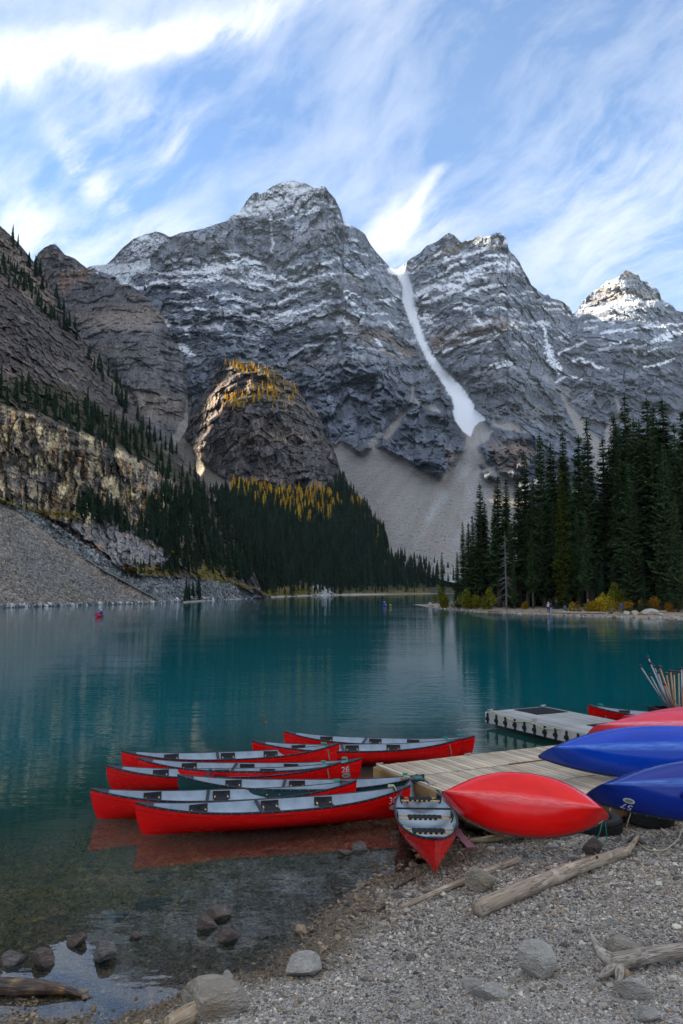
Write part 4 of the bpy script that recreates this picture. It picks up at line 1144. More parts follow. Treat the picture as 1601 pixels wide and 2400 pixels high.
# ------------------------------------------------------------------ driftwood
def wood_material(name, base, dark, light, rough=0.8, spec=0.2, along='Z'):
    m, t, out = new_mat(name)
    tcn = t.node('ShaderNodeTexCoord'); p = tcn.outputs['UV'] if along == 'UV' else tcn.outputs['Object']
    v = t.attr('grain', 'Vector')
    g = t.noise(t.mapping(v, scale=(2.0, 26.0, 26.0)), 1.0, 5, 0.65, 0.4)
    g2 = t.noise(t.mapping(v, scale=(5.0, 5.0, 5.0)), 1.0, 4, 0.6)
    crack = t.math('SUBTRACT', 1.0, t.range(t.math('ABSOLUTE', t.math('SUBTRACT', t.noise(t.mapping(v, loc=(3, 1, 2), scale=(1.2, 16, 16)), 1.0, 3, 0.6), 0.5)), 0.0, 0.03, 0, 1))
    c = t.mix(t.range(g, 0.3, 0.7), dark, base)
    c = t.mix(t.range(g2, 0.5, 0.75), c, light)
    c = t.mix(t.math('MULTIPLY', crack, 0.75), c, t.mix(1.0, dark, (0.3, 0.3, 0.3), 'MULTIPLY'))
    b = t.bump(t.math('SUBTRACT', g, t.math('MULTIPLY', crack, 0.8)), 0.6, 0.012)
    principled(t, out, c, rough, b, spec)
    return m


M_DRIFT = wood_material('weathered_driftwood', (0.46, 0.37, 0.27), (0.24, 0.18, 0.13), (0.56, 0.48, 0.38))
M_DRIFTP = wood_material('pale_driftwood', (0.46, 0.36, 0.235), (0.24, 0.165, 0.10), (0.52, 0.44, 0.33))
M_DRIFTG = wood_material('grey_driftwood', (0.46, 0.40, 0.33), (0.23, 0.19, 0.15), (0.58, 0.53, 0.47))
M_WETLOG = wood_material('wet_dark_log', (0.11, 0.062, 0.034), (0.028, 0.02, 0.016), (0.34, 0.19, 0.07), 0.4, 0.5)
M_STICK = wood_material('dark_stick', (0.10, 0.075, 0.06), (0.04, 0.03, 0.025), (0.18, 0.14, 0.11))


def tube_data(path, radii, nseg=14, rough=0.06, seed=0, capround=0.6):
    """sweep a rough circle along a path; returns verts, quads, grain coordinates"""
    path = np.asarray(path, float); radii = np.asarray(radii, float)
    n = len(path)
    tan = np.gradient(path, axis=0); tan /= np.linalg.norm(tan, axis=1, keepdims=True)
    up = np.array([0, 0, 1.0])
    if abs(tan[0] @ up) > 0.9: up = np.array([1.0, 0, 0])
    side = np.cross(tan, up); side /= np.linalg.norm(side, axis=1, keepdims=True)
    nor = np.cross(side, tan)
    a = np.linspace(0, 2 * PI, nseg, endpoint=False)
    L = np.concatenate([[0], np.cumsum(np.linalg.norm(np.diff(path, axis=0), axis=1))])
    rr = radii[:, None] * (1 + rough * fbm(L[:, None] * 3 + seed, np.cos(a)[None] * 1.3, np.sin(a)[None] * 1.3, oct=3))
    v = path[:, None] + rr[..., None] * (np.cos(a)[None, :, None] * side[:, None] + np.sin(a)[None, :, None] * nor[:, None])
    V = v.reshape(-1, 3)
    g = np.stack([np.repeat(L, nseg) + seed, (np.cos(a)[None] * radii[:, None]).ravel(), (np.sin(a)[None] * radii[:, None]).ravel()], 1)
    F = []
    for i in range(n - 1):
        for j in range(nseg):
            F.append((i * nseg + j, i * nseg + (j + 1) % nseg, (i + 1) * nseg + (j + 1) % nseg, (i + 1) * nseg + j))
    V = np.concatenate([V, path[:1] - tan[:1] * radii[0] * capround * 0.3, path[-1:] + tan[-1:] * radii[-1] * capround * 0.3])
    g = np.concatenate([g, [[seed, 0, 0]], [[L[-1] + seed, 0, 0]]])
    c0, c1 = n * nseg, n * nseg + 1
    T = [(c0, (j + 1) % nseg, j, j) for j in range(nseg)] + [(c1, (n - 1) * nseg + j, (n - 1) * nseg + (j + 1) % nseg, (n - 1) * nseg + j) for j in range(nseg)]
    return V, F, T, g


def mesh_py(name, V, F, mat, parent=None, smooth=True, grain=None, loc=None):
    me = bpy.data.meshes.new(name)
    V = np.asarray(V, float)
    if loc is not None: V = V - np.asarray(loc, float)
    me.from_pydata([tuple(v) for v in V], [], [tuple(dict.fromkeys(f)) for f in F])
    if smooth:
        me.polygons.foreach_set('use_smooth', [True] * len(me.polygons))
    if grain is not None:
        a = me.attributes.new('grain', 'FLOAT_VECTOR', 'POINT'); a.data.foreach_set('vector', np.asarray(grain, np.float32).ravel())
    if mat is not None: me.materials.append(mat)
    o = link(bpy.data.objects.new(name, me), parent)
    if loc is not None: o.location = loc
    return o


def curve_path(pts, n=24, wob=0.0, seed=0):
    pts = np.asarray([tuple(p) for p in pts], float)
    L = np.concatenate([[0], np.cumsum(np.linalg.norm(np.diff(pts, axis=0), axis=1))])
    s = np.linspace(0, L[-1], n)
    # Catmull-like smoothing
    out_ = np.stack([np.interp(s, L, pts[:, i]) for i in range(3)], 1)
    for _ in range(2 if len(pts) > 2 else 0):
        out_[1:-1] = 0.25 * out_[:-2] + 0.5 * out_[1:-1] + 0.25 * out_[2:]
    if wob:
        w = np.sin(np.linspace(0, PI, n)) ** 0.5
        for i in range(3):
            out_[:, i] += wob * w * fbm(s * 1.3 + seed + i * 9, 0.0, 1.0, oct=3)
    return out_


def log_mesh(pts, radii, n=26, wob=0.01, rough=0.07, seed=0, nseg=14):
    path = curve_path(pts, n, wob, seed)
    rr = np.interp(np.linspace(0, 1, n), np.linspace(0, 1, len(radii)), radii)
    V, F, T, g = tube_data(path, rr, nseg, rough, seed)
    return V, F + T, g


def join(parts):
    Vs, Fs, Gs, k = [], [], [], 0
    for V, F, g in parts:
        Vs.append(V); Gs.append(g); Fs += [tuple(i + k for i in f) for f in F]; k += len(V)
    return np.concatenate(Vs), Fs, np.concatenate(Gs)


def og(px, py, lift): return on_ground(px, py, lift)


def make_log(name, pts, radii, mat, label, cat='log', **kw):
    V, F, g = log_mesh(pts, radii, **kw)
    return tag(mesh_py(name, V, F, mat, grain=g, loc=V.mean(0)), label, cat)


lg = make_log('log', [og(940, 2130, 0.02), og(1040, 2093, 0.045), og(1120, 2060, 0.05), og(1215, 2024, 0.05)], [0.028, 0.042, 0.05, 0.045], M_DRIFT, 'thin weathered log lying under the angular tan rock', seed=3)
e0 = empty('log', tuple(og(1290, 2080, 0)))
tag(e0, 'thick pale log lying diagonally across the gravel at right', 'log')
def part_log(name, parent, pts, radii, mat, **kw):
    V, F, g = log_mesh(pts, radii, **kw)
    V = V - np.array(parent.location[:])
    return mesh_py(name, V, F, mat, parent, grain=g)
part_log('trunk', e0, [og(1118, 2150, 0.09), og(1240, 2098, 0.10), og(1370, 2045, 0.09), og(1470, 2008, 0.075)], [0.100, 0.098, 0.088, 0.072], M_DRIFT, seed=8, n=34, nseg=18)
part_log('branch', e0, [og(1466, 2012, 0.07), og(1480, 2000, 0.10), og(1496, 1984, 0.15)], [0.05, 0.042, 0.028], M_DRIFTP, seed=12, n=10)
for kx, ky in ((1205, 2108), (1330, 2062), (1400, 2036)):
    p_ = og(kx, ky, 0.10)
    part_log('knot', e0, [p_ + Vector((0, 0.0, 0.05)), p_ + Vector((-0.012, -0.07, 0.07))], [0.022, 0.012], M_STICK, seed=kx, n=4, nseg=8)
e1 = empty('driftwood', tuple(og(1520, 2290, 0)))
tag(e1, 'grey driftwood trunk with a forked root end at the right edge', 'driftwood')
part_log('trunk', e1, [og(1434, 2282, 0.10), og(1500, 2270, 0.11), og(1600, 2256, 0.115), og(1750, 2235, 0.12)], [0.085, 0.068, 0.07, 0.075], M_DRIFTG, seed=21, n=30, nseg=16)
part_log('root', e1, [og(1440, 2282, 0.11), og(1415, 2270, 0.12), og(1398, 2258, 0.17), og(1386, 2247, 0.24)], [0.075, 0.06, 0.038, 0.012], M_DRIFTG, seed=22, n=16)
part_log('root', e1, [og(1446, 2284, 0.09), og(1424, 2296, 0.07), og(1404, 2300, 0.03)], [0.06, 0.045, 0.018], M_DRIFTG, seed=23, n=12)
part_log('root', e1, [og(1452, 2284, 0.08), og(1452, 2300, 0.05), og(1448, 2312, 0.01)], [0.05, 0.04, 0.02], M_DRIFTG, seed=24, n=10)
make_log('log', [og(392, 2425, 0.06), og(450, 2394, 0.08), og(500, 2375, 0.085), og(545, 2360, 0.07)], [0.085, 0.088, 0.078, 0.035], M_DRIFTP, 'pale broken log end resting against the broad boulder', seed=31, rough=0.14)
make_log('log', [og(-60, 2330, 0.07), og(60, 2334, 0.085), og(150, 2338, 0.08), og(190, 2344, 0.05), og(216, 2346, 0.03)], [0.075, 0.085, 0.08, 0.045, 0.012], M_WETLOG, 'dark wet log with orange streaks at the lower left corner', seed=41, rough=0.2, n=34)
make_log('log', [og(1088, 1976, 0.03), og(1130, 1978, 0.06), og(1180, 1970, 0.07), og(1240, 1960, 0.06)], [0.02, 0.055, 0.065, 0.05], M_DRIFTP, 'short brown log under the red overturned canoe', seed=51, rough=0.2)
make_log('stick', [og(926, 2086, 0.01), og(946, 2076, 0.03), og(972, 2060, 0.02)], [0.018, 0.02, 0.008], M_STICK, 'short dark stick at the water edge below the beached canoe', 'stick', seed=61, n=12, rough=0.25)
make_log('stick', [og(830, 2142, 0.01), og(858, 2136, 0.02)], [0.02, 0.014], M_STICK, 'stubby dark stick at the water edge, left of the other stick', 'stick', seed=62, n=8, rough=0.25)
make_log('stick', [og(884, 2140, 0.01), og(904, 2126, 0.03)], [0.014, 0.018], M_STICK, 'little brown stick end on the gravel below the thin log', 'stick', seed=63, n=8, rough=0.25)
# stump far out
pz = at_z(622, 1693, 0.0)
make_log('stump', [pz + Vector((0.05, 0, -0.5)), pz + Vector((0.02, 0, 0.0)), pz + Vector((-0.02, 0, 0.09)), pz + Vector((-0.05, 0, 0.20))], [0.075, 0.065, 0.05, 0.02], M_WETLOG, 'lone dead stub of wood sticking out of the teal water', 'stump', seed=64, n=14, rough=0.2)
# faded plank
m, t, out = new_mat('faded_pink_plank')
tcn = t.node('ShaderNodeTexCoord')
g = t.noise(t.mapping(tcn.outputs['Object'], scale=(3, 30, 30)), 1.0, 4, 0.6)
principled(t, out, t.mix(g, (0.24, 0.075, 0.10), (0.40, 0.17, 0.20)), 0.6, t.bump(g, 0.4, 0.01), 0.3)
pa, pb = on_ground(1066, 1950, 0.05), on_ground(1104, 1994, 0.04)
dirv = (pb - pa); ln = dirv.length
bm = bmesh.new(); bmesh.ops.create_cube(bm, size=1.0)
bmesh.ops.scale(bm, vec=(ln, 0.14, 0.035), verts=bm.verts)
bmesh.ops.subdivide_edges(bm, edges=[e for e in bm.edges if abs(e.verts[0].co.x - e.verts[1].co.x) > 0.1], cuts=6)
for v in bm.verts:
    v.co.z += 0.006 * math.sin(v.co.x * 9); v.co.y += 0.012 * math.sin(v.co.x * 14 + 1)
bmesh.ops.bevel(bm, geom=bm.edges[:], offset=0.004, segments=1, affect='EDGES')
me = bpy.data.meshes.new('plank'); bm.to_mesh(me); bm.free(); me.materials.append(m)
o = link(bpy.data.objects.new('plank', me)); o.location = (pa + pb) / 2
o.rotation_euler = dirv.to_track_quat('X', 'Z').to_euler()
tag(o, 'faded pink plank half in the water beside the beached canoe', 'plank')

# ------------------------------------------------------------------ canoes
CL, CB = 4.70, 0.49


def c_beam(u): return CB * np.clip(1 - np.abs(u) ** 2.25, 0, 1) ** 0.92 + 0.008
def c_gun(u): return 0.375 + 0.185 * np.abs(u) ** 2.8
def c_keel(u): return 0.035 * np.abs(u) ** 2.5


def c_section(u, th, inset=0.0):
    """th 0 at the keel, pi/2 at the gunwale"""
    ne = 2.5 - 1.0 * np.abs(u) ** 2
    b = np.maximum(c_beam(u) - inset, 0.002); zk = c_keel(u) + inset; h = c_gun(u) - zk
    y = b * np.sin(th) ** (2 / ne)
    z = zk + h * (1 - np.cos(th) ** (2 / ne))
    z = z + 0.060 * (1 - np.abs(u) ** 4) * np.clip(np.sin(th) * 1.3, 0, 1) ** 0.8 * np.cos(th)   # shallow V bottom with a keel line
    w = (z - zk) / h
    x = u * (CL / 2 - 0.14 * (1 - np.clip(w, 0, 1)) ** 2.2 * np.abs(u) ** 6 - inset * 0.5)
    return x, y, z, w


def shell(inset, nu=65, nv=13):
    u = np.sin(np.linspace(-1, 1, nu) * PI / 2 * 0.999)
    u = 0.45 * u + 0.55 * np.linspace(-1, 1, nu)
    th = np.linspace(0, PI / 2, nv)
    th = np.concatenate([-th[::-1], th[1:]])
    U, T = np.meshgrid(u, th, indexing='ij')
    x, y, z, w = c_section(U, np.abs(T), inset)
    y = y * np.sign(T)
    V = np.stack([x, y, z], -1).reshape(-1, 3)
    return V, grid_faces(nu, 2 * nv - 1), w.ravel()


def plastic(name, base, rough=0.34, scuff=0.25, scuffcol=(0.8, 0.5, 0.5), line=True):
    m, t, out = new_mat(name)
    tcn = t.node('ShaderNodeTexCoord'); p = tcn.outputs['Object']
    oi = t.node('ShaderNodeObjectInfo')
    pv = t.vmath('ADD', p, t.vmath('SCALE', (7.0, 3.0, 5.0), None, oi.outputs['Random']))
    n = t.noise(t.mapping(pv, scale=(0.6, 2, 2)), 2.0, 4, 0.6)
    sc_ = t.noise(t.mapping(pv, rot=(0, 0.2, 0), scale=(1.2, 14, 14)), 3.0, 5, 0.7)
    spots = t.noise(pv, 9.0, 4, 0.7)
    c = t.mix(t.range(n, 0.3, 0.7), tuple(0.82 * v for v in base), base)
    c = t.mix(1.0, c, t.mix(oi.outputs['Random'], (0.80, 0.80, 0.80), (1.08, 1.08, 1.08)), 'MULTIPLY')
    s = t.math('MULTIPLY', t.range(t.math('ADD', sc_, t.math('MULTIPLY', spots, 0.3)), 0.78, 0.95, 0, 1), scuff)
    c = t.mix(s, c, scuffcol)
    if line:
        w = t.attr('w', 'Fac')
        ln = t.math('SUBTRACT', 1.0, t.range(t.math('ABSOLUTE', t.math('SUBTRACT', w, 0.80)), 0.008, 0.016, 0, 1))
        c = t.mix(t.math('MULTIPLY', ln, 0.7), c, tuple(0.25 * v for v in base))  # shade of the moulded crease below the gunwale, painted into the colour
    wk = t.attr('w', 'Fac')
    wear_sheen = t.math('MULTIPLY', t.range(wk, 0.012, 0.05, 1, 0), t.range(sc_, 0.35, 0.6, 0.15, 0.75))  # worn keel line that also paints a pale highlight along the keel
    c = t.mix(wear_sheen, c, scuffcol)
    rg = t.range(n, 0.2, 0.8, rough - 0.05, rough + 0.10)
    b = t.bump(t.math('ADD', n, t.math('MULTIPLY', sc_, 0.1)), 0.25, 0.02)
    principled(t, out, c, rg, b, 0.36)
    return m


M_RED = plastic('red_hull', (0.86, 0.005, 0.005), 0.24, 0.42, (0.75, 0.20, 0.22))
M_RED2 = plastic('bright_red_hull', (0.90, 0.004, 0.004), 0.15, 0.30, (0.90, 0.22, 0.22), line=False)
M_PINK = plastic('faded_pink_red_hull', (0.80, 0.045, 0.085), 0.40, 0.25, (0.85, 0.35, 0.4), line=False)
M_BLUE = plastic('blue_hull', (0.001, 0.050, 0.46), 0.14, 0.30, (0.12, 0.30, 0.75), line=False)
M_NAVY = plastic('deep_blue_hull', (0.001, 0.026, 0.30), 0.15, 0.30, (0.1, 0.25, 0.65), line=False)
M_GREEN = plastic('dark_green_hull', (0.010, 0.062, 0.062), 0.40, 0.2, (0.15, 0.25, 0.25))


def simple(name, base, rough=0.5, spec=0.4, metal=0.0, vary=0.25, scale=12.0, bumpd=0.004):
    m, t, out = new_mat(name)
    tcn = t.node('ShaderNodeTexCoord'); p = tcn.outputs['Object']
    n = t.noise(p, scale, 4, 0.6)
    c = t.mix(t.range(n, 0.3, 0.7), tuple((1 - vary) * v for v in base), tuple(min(1, (1 + vary * 0.6) * v) for v in base))
    principled(t, out, c, rough, t.bump(n, 0.3, bumpd), spec, metal)
    return m


M_LINER = simple('pale_grey_liner', (0.37, 0.445, 0.505), 0.45, 0.4, vary=0.22, scale=4)
M_BLACK = simple('black_vinyl_trim', (0.012, 0.013, 0.022), 0.38, 0.5)
M_WEB = simple('black_webbing', (0.016, 0.016, 0.020), 0.8, 0.2, scale=60)
M_BAR = simple('ash_wood_bar', (0.66, 0.45, 0.20), 0.5, 0.4, scale=30)
M_METAL = simple('dull_steel', (0.55, 0.55, 0.56), 0.35, 0.5, 0.9, scale=30)
M_ROPEG = simple('green_rope', (0.02, 0.36, 0.26), 0.8, 0.2, scale=90)
M_ROPEY = simple('pale_rope', (0.55, 0.50, 0.30), 0.85, 0.2, scale=90)
M_WHITE = simple('white_decal', (0.80, 0.80, 0.80), 0.5, 0.3, scale=40, vary=0.12)
M_LOGO = simple('silver_logo', (0.62, 0.64, 0.62), 0.4, 0.3, scale=40, vary=0.2)
M_LOGOD = simple('olive_logo', (0.22, 0.26, 0.18), 0.4, 0.3, scale=40, vary=0.2)
M_DECALD = simple('dark_decal', (0.16, 0.01, 0.012), 0.5, 0.3)


def box_v(cx, cy, cz, sx_, sy_, sz_, R=None):
    v = np.array([[x, y, z] for x in (-1, 1) for y in (-1, 1) for z in (-1, 1)], float) * np.array([sx_, sy_, sz_]) / 2
    if R is not None: v = v @ np.array(R).T
    v = v + np.array([cx, cy, cz])
    f = [(0, 1, 3, 2), (4, 6, 7, 5), (0, 4, 5, 1), (2, 3, 7, 6), (0, 2, 6, 4), (1, 5, 7, 3)]
    return v, f


def boxes_mesh(name, boxes, mat, bevel=0.0):
    V, F = [], []
    for b_ in boxes:
        v, f = box_v(*b_)
        F += [tuple(i + len(V) for i in q) for q in f]
        V += [tuple(q) for q in v]
    me = bpy.data.meshes.new(name)
    me.from_pydata(V, [], F)
    if bevel:
        bm = bmesh.new(); bm.from_mesh(me)
        bmesh.ops.bevel(bm, geom=bm.edges[:], offset=bevel, segments=2, affect='EDGES')
        bm.to_mesh(me); bm.free()
    me.materials.append(mat)
    return me


def tube_mesh(name, pts, r, mat, nseg=8, n=None, radii=None):
    path = np.asarray([tuple(p) for p in pts], float) if n is None else curve_path(pts, n)
    rr = np.full(len(path), r) if radii is None else np.interp(np.linspace(0, 1, len(path)), np.linspace(0, 1, len(radii)), radii)
    V, F, T, g = tube_data(path, rr, nseg, 0.0)
    me = bpy.data.meshes.new(name)
    me.from_pydata([tuple(v) for v in V], [], [tuple(dict.fromkeys(f)) for f in F + T])
    me.polygons.foreach_set('use_smooth', [True] * len(me.polygons))
    me.materials.append(mat)
    return me


def np_mesh(name, V, F, mat, attrs=None, smooth=True):
    o = mesh_np(name, V, F, mat, smooth, attrs=attrs)
    me = o.data
    bpy.data.objects.remove(o)
    if name == 'hull':
        vy = np.abs(np.asarray(V)[:, 1]) < 1e-6
        for ed in me.edges:
            if vy[ed.vertices[0]] and vy[ed.vertices[1]]: ed.use_edge_sharp = True
    return me


_uu = np.linspace(-1, 1, 49)


def gunwale_mesh(side):
    x, y, z, w = c_section(_uu, np.full(_uu.shape, PI / 2))
    V = []
    prof = [(-0.006, -0.022), (0.014, -0.022), (0.016, 0.004), (0.008, 0.012), (-0.012, 0.012), (-0.016, 0.0)]
    for i in range(len(_uu)):
        for (dy, dz_) in prof:
            V.append((x[i], side * max(y[i] + dy, 0.001), z[i] + dz_))
    k = len(prof); F = []
    for i in range(len(_uu) - 1):
        for j in range(k):
            F.append((i * k + j, i * k + (j + 1) % k, (i + 1) * k + (j + 1) % k, (i + 1) * k + j))
    me = bpy.data.meshes.new('gunwale'); me.from_pydata(V, [], F)
    me.materials.append(M_BLACK)
    return me


def deck_mesh(end):
    V, F = [], []
    us = np.linspace(0.875, 0.998, 8) * end
    x, y, z, w = c_section(us, np.full(us.shape, PI / 2))
    for i in range(len(us)):
        for s in (-1, -0.4, 0.4, 1):
            V.append((x[i], s * y[i] * 1.02, z[i] + 0.008 + 0.010 * (1 - s * s)))
        for s in (-1, -0.4, 0.4, 1):
            V.append((x[i], s * y[i] * 1.02, z[i] - 0.02))
    for i in range(len(us) - 1):
        a, b_ = i * 8, (i + 1) * 8
        for j in range(3):
            F.append((a + j, a + j + 1, b_ + j + 1, b_ + j)); F.append((a + 4 + j, b_ + 4 + j, b_ + 5 + j, a + 5 + j))
        F.append((a, b_, b_ + 4, a + 4)); F.append((a + 3, a + 7, b_ + 7, b_ + 3))
    F.append((0, 4, 5, 6, 7, 3, 2, 1)); n0 = (len(us) - 1) * 8; F.append((n0, n0 + 1, n0 + 2, n0 + 3, n0 + 7, n0 + 6, n0 + 5, n0 + 4))
    me = bpy.data.meshes.new('deck'); me.from_pydata(V, [], F); me.materials.append(M_BLACK)
    return me


hV, hF, hw = shell(0.0)
lV, lF, lw = shell(0.016)
lV[:, 2] += 0.050 * (1 - np.clip(lw, 0, 1)) ** 2
lF = lF[:, ::-1]
LINER = np_mesh('liner', lV, lF, M_LINER)
HULLS = {}


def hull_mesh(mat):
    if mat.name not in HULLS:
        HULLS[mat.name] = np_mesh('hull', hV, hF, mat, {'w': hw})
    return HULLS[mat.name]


GUN = {s: gunwale_mesh(s) for s in (-1, 1)}
DECK = {e: deck_mesh(e) for e in (-1, 1)}
SEATS = []
M_BRKT = simple('black_seat_bracket', (0.010, 0.010, 0.013), 0.45, 0.5)


def c_inner(x, z):
    """half-width of the liner at a station and height"""
    th = np.linspace(0.05, PI / 2, 120)
    res = np.zeros(x.shape)
    for idx_ in np.ndindex(x.shape):
        _, yy, zz, _ = c_section(np.full(th.shape, x[idx_] / (CL / 2)), th, 0.016)
        res[idx_] = np.interp(z[idx_], zz, yy)
    return res


for f_ in (0.22, 0.48, 0.68):
    u_ = 2 * f_ - 1
    x_, y_, z_, _w = c_section(np.array([u_]), np.array([PI / 2])); x_, y_, z_ = float(x_[0]), float(y_[0]), float(z_[0])
    sz = z_ - 0.105
    webs = [(x_, 0, sz + 0.014, 0.23, y_ * 1.15, 0.008)] + [(x_ + dx, yy, sz + 0.004, 0.03, 0.045, 0.034) for dx in (-0.115, 0.115) for yy in np.arange(-y_ * 0.5, y_ * 0.51, 0.085)]
    web = boxes_mesh('seat', webs, M_WEB)
    bars = [boxes_mesh('bar', [(x_ + dx, 0, sz, 0.024, 2 * float(c_inner(np.array([[x_ + dx]]), np.array([[sz]]))[0, 0]) - 0.03, 0.022)], M_BAR) for dx in (-0.115, 0.115)]
    brk = []
    for s in (-1, 1):
        xg = np.linspace(x_ - 0.155, x_ + 0.155, 9); zg = np.array([z_ - 0.150, z_ - 0.11, z_ - 0.06, z_ - 0.012])
        GXb, GZb = np.meshgrid(xg, zg)
        low_ = np.where(np.abs(GXb - x_) < 0.09, np.maximum(GZb, z_ - 0.132), GZb)
        yb = c_inner(GXb, low_)
        V0 = np.stack([GXb, s * (yb - 0.006), low_], -1).reshape(-1, 3); V1 = np.stack([GXb, s * (yb - 0.020), low_], -1).reshape(-1, 3)
        F0 = grid_faces(*GXb.shape); nn = len(V0)
        rim_ = []
        nr_, nc_ = GXb.shape
        loop_ = [j for j in range(nc_)] + [i * nc_ + nc_ - 1 for i in range(1, nr_)] + [(nr_ - 1) * nc_ + j for j in range(nc_ - 2, -1, -1)] + [i * nc_ for i in range(nr_ - 2, 0, -1)]
        for a_, b_ in zip(loop_, loop_[1:] + loop_[:1]): rim_.append((a_, b_, b_ + nn, a_ + nn))
        VB = [tuple(v) for v in np.concatenate([V0, V1])]; FB = [tuple(f) for f in F0] + [tuple(f + nn) for f in F0] + rim_
        for an in (0.42, -0.42):
            R = Matrix.Rotation(an, 3, 'Y')
            ymid = float(c_inner(np.array([[x_]]), np.array([[z_ - 0.075]]))[0, 0])
            v, f = box_v(x_, s * (ymid - 0.024), z_ - 0.072, 0.22, 0.010, 0.012, [list(r) for r in R])
            FB += [tuple(q + len(VB) for q in ff) for ff in f]; VB += [tuple(q) for q in v]
        me = bpy.data.meshes.new('bracket'); me.from_pydata(VB, [], FB); me.materials.append(M_BRKT)
        brk.append(me)
    ends = [boxes_mesh('bar_end', [(x_ + dx, s * (y_ - 0.05), sz, 0.03, 0.035, 0.03) for dx in (-0.115, 0.115)], M_BAR) for s in (-1, 1)]
    SEATS.append((web, bars, brk))
_x, _y, _z, _w = c_section(np.array([-0.14]), np.array([PI / 2]))
THWART = boxes_mesh('thwart', [(float(_x[0]), 0, float(_z[0]) - 0.012, 0.06, 2 * float(_y[0]) - 0.01, 0.024)], M_BLACK, 0.004)
_ru = np.linspace(-0.92, 0.92, 27)
_x, _y, _z, _w = c_section(_ru, np.full(_ru.shape, PI / 2))
RIVET = {s: boxes_mesh('rivets', [(float(a), s * (float(b_) + 0.017), float(c_) - 0.008, 0.010, 0.006, 0.010) for a, b_, c_ in zip(_x, _y, _z)], M_METAL) for s in (-1, 1)}


def hull_y(x, z):
    """outer half-width of the hull at a station and height"""
    u = np.clip(np.asarray(x) / (CL / 2), -0.985, 0.985)
    th = np.linspace(0.05, PI / 2, 200)
    res = []
    for ui, zi in zip(np.ravel(u), np.ravel(z)):
        _, yy, zz, _ = c_section(np.full(th.shape, ui), th)
        res.append(np.interp(zi, zz, yy))
    return np.array(res)


def text_shape(txt, size):
    cu = bpy.data.curves.new('lettering', 'FONT'); cu.body = txt; cu.size = size; cu.resolution_u = 3
    ob = bpy.data.objects.new('lettering', cu); C.objects.link(ob)
    dg = bpy.context.evaluated_depsgraph_get()
    me = bpy.data.meshes.new_from_object(ob.evaluated_get(dg))
    bpy.data.objects.remove(ob); bpy.data.curves.remove(cu)
    bm = bmesh.new(); bm.from_mesh(me)
    bmesh.ops.triangulate(bm, faces=bm.faces[:])
    bmesh.ops.subdivide_edges(bm, edges=[e for e in bm.edges if e.calc_length() > size * 0.3], cuts=1)
    bm.to_mesh(me); bm.free()
    return me


def ellipse_shape(rx, rz, n=20, inner=0.0):
    me = bpy.data.meshes.new('oval')
    V = [(0, 0, 0)] + [(rx * math.cos(a), rz * math.sin(a), 0) for a in np.linspace(0, 2 * PI, n, endpoint=False)]
    me.from_pydata(V, [], [(0, i + 1, (i + 1) % n + 1) for i in range(n)])
    return me


def decal(name, me, x0, z0, side, mat, parent, lift=0.004, upside=False, bold=1.0):
    """wrap a flat shape on the hull's side"""
    for v in me.vertices:
        sx_, sz_ = v.co.x, v.co.y
        if upside: sx_, sz_ = -sx_, -sz_
        x = x0 + (sx_ if side < 0 else -sx_)
        z = z0 + sz_
        y = float(hull_y([x], [z])[0])
        v.co = (x, side * (y + lift), z)
    me.materials.clear(); me.materials.append(mat)
    return link(bpy.data.objects.new(name, me), parent)


def part(name, me, parent):
    return link(bpy.data.objects.new(name, me), parent)


def make_canoe(hm, label, fittings=True, group=None):
    root = empty('canoe')
    tag(root, label, 'canoe', group)
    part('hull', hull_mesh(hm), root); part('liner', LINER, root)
    for s in (-1, 1):
        g = part('gunwale', GUN[s], root)
        part('rivets', RIVET[s], g)['kind'] = 'stuff'
    for e in (-1, 1): part('deck', DECK[e], root)
    if fittings:
        for web, bars, brk in SEATS:
            s = part('seat', web, root)
            for b_ in bars: part('bar', b_, s)
            for b_ in brk: part('bracket', b_, s)
        part('thwart', THWART, root)
    return root


def put_canoe(root, a, b, roll=0.0, scale_to=True):
    """stretch the canoe between two gunwale tips"""
    a, b = Vector(a), Vector(b)
    d = b - a
    k = d.length / CL if scale_to else 1.0
    X = d.normalized(); Yv = Vector((0, 0, 1)).cross(X).normalized(); Z = X.cross(Yv)
    M = Matrix((X, Yv, Z)).transposed()
    M = M @ Matrix.Rotation(roll, 3, 'X')
    mid = (a + b) / 2
    root.rotation_mode = 'QUATERNION'
    root.rotation_quaternion = M.to_quaternion()
    root.scale = (k, k, k)
    tip = M @ Vector((0, 0, float(c_gun(1.0)) * k))
    root.location = mid - tip
    bpy.context.view_layer.update()
    return root


WL = 0.56     # gunwale tips stand this high when afloat
FLOAT = [((317, 1878), (962, 1838), M_RED, 'nearest red canoe afloat, broadside, marked 30, in front of the others'),
         ((213, 1845), (836, 1826), M_RED, 'red canoe afloat directly behind the nearest one, reaching furthest left'),
         ((416, 1812), (995, 1812), M_GREEN, 'dark green canoe moored between the red ones'),
         ((250, 1790), (800, 1783), M_RED, 'red canoe afloat behind the dark green one, its left end showing below number 28'),
         ((323, 1773), (848, 1774), M_RED, 'red canoe marked 28 with a silver oval below its number'),
         ((285, 1758), (796, 1740), M_RED, 'red canoe behind number 28, backmost of the left cluster'),
         ((591, 1735), (1081, 1730), M_RED, 'red canoe moored at the far dock edge, nearer of two'),
         ((665, 1710), (1113, 1722), M_RED, 'red canoe at the far dock edge, furthest back of all moored')]
canoes = []
for (a, b, hm, lb) in FLOAT:
    r = make_canoe(hm, lb)
    put_canoe(r, at_z(*a, WL), at_z(*b, WL))
    r.location.z = -0.02
    r.scale.y *= 0.80
    bpy.context.view_layer.update()
    canoes.append(r)

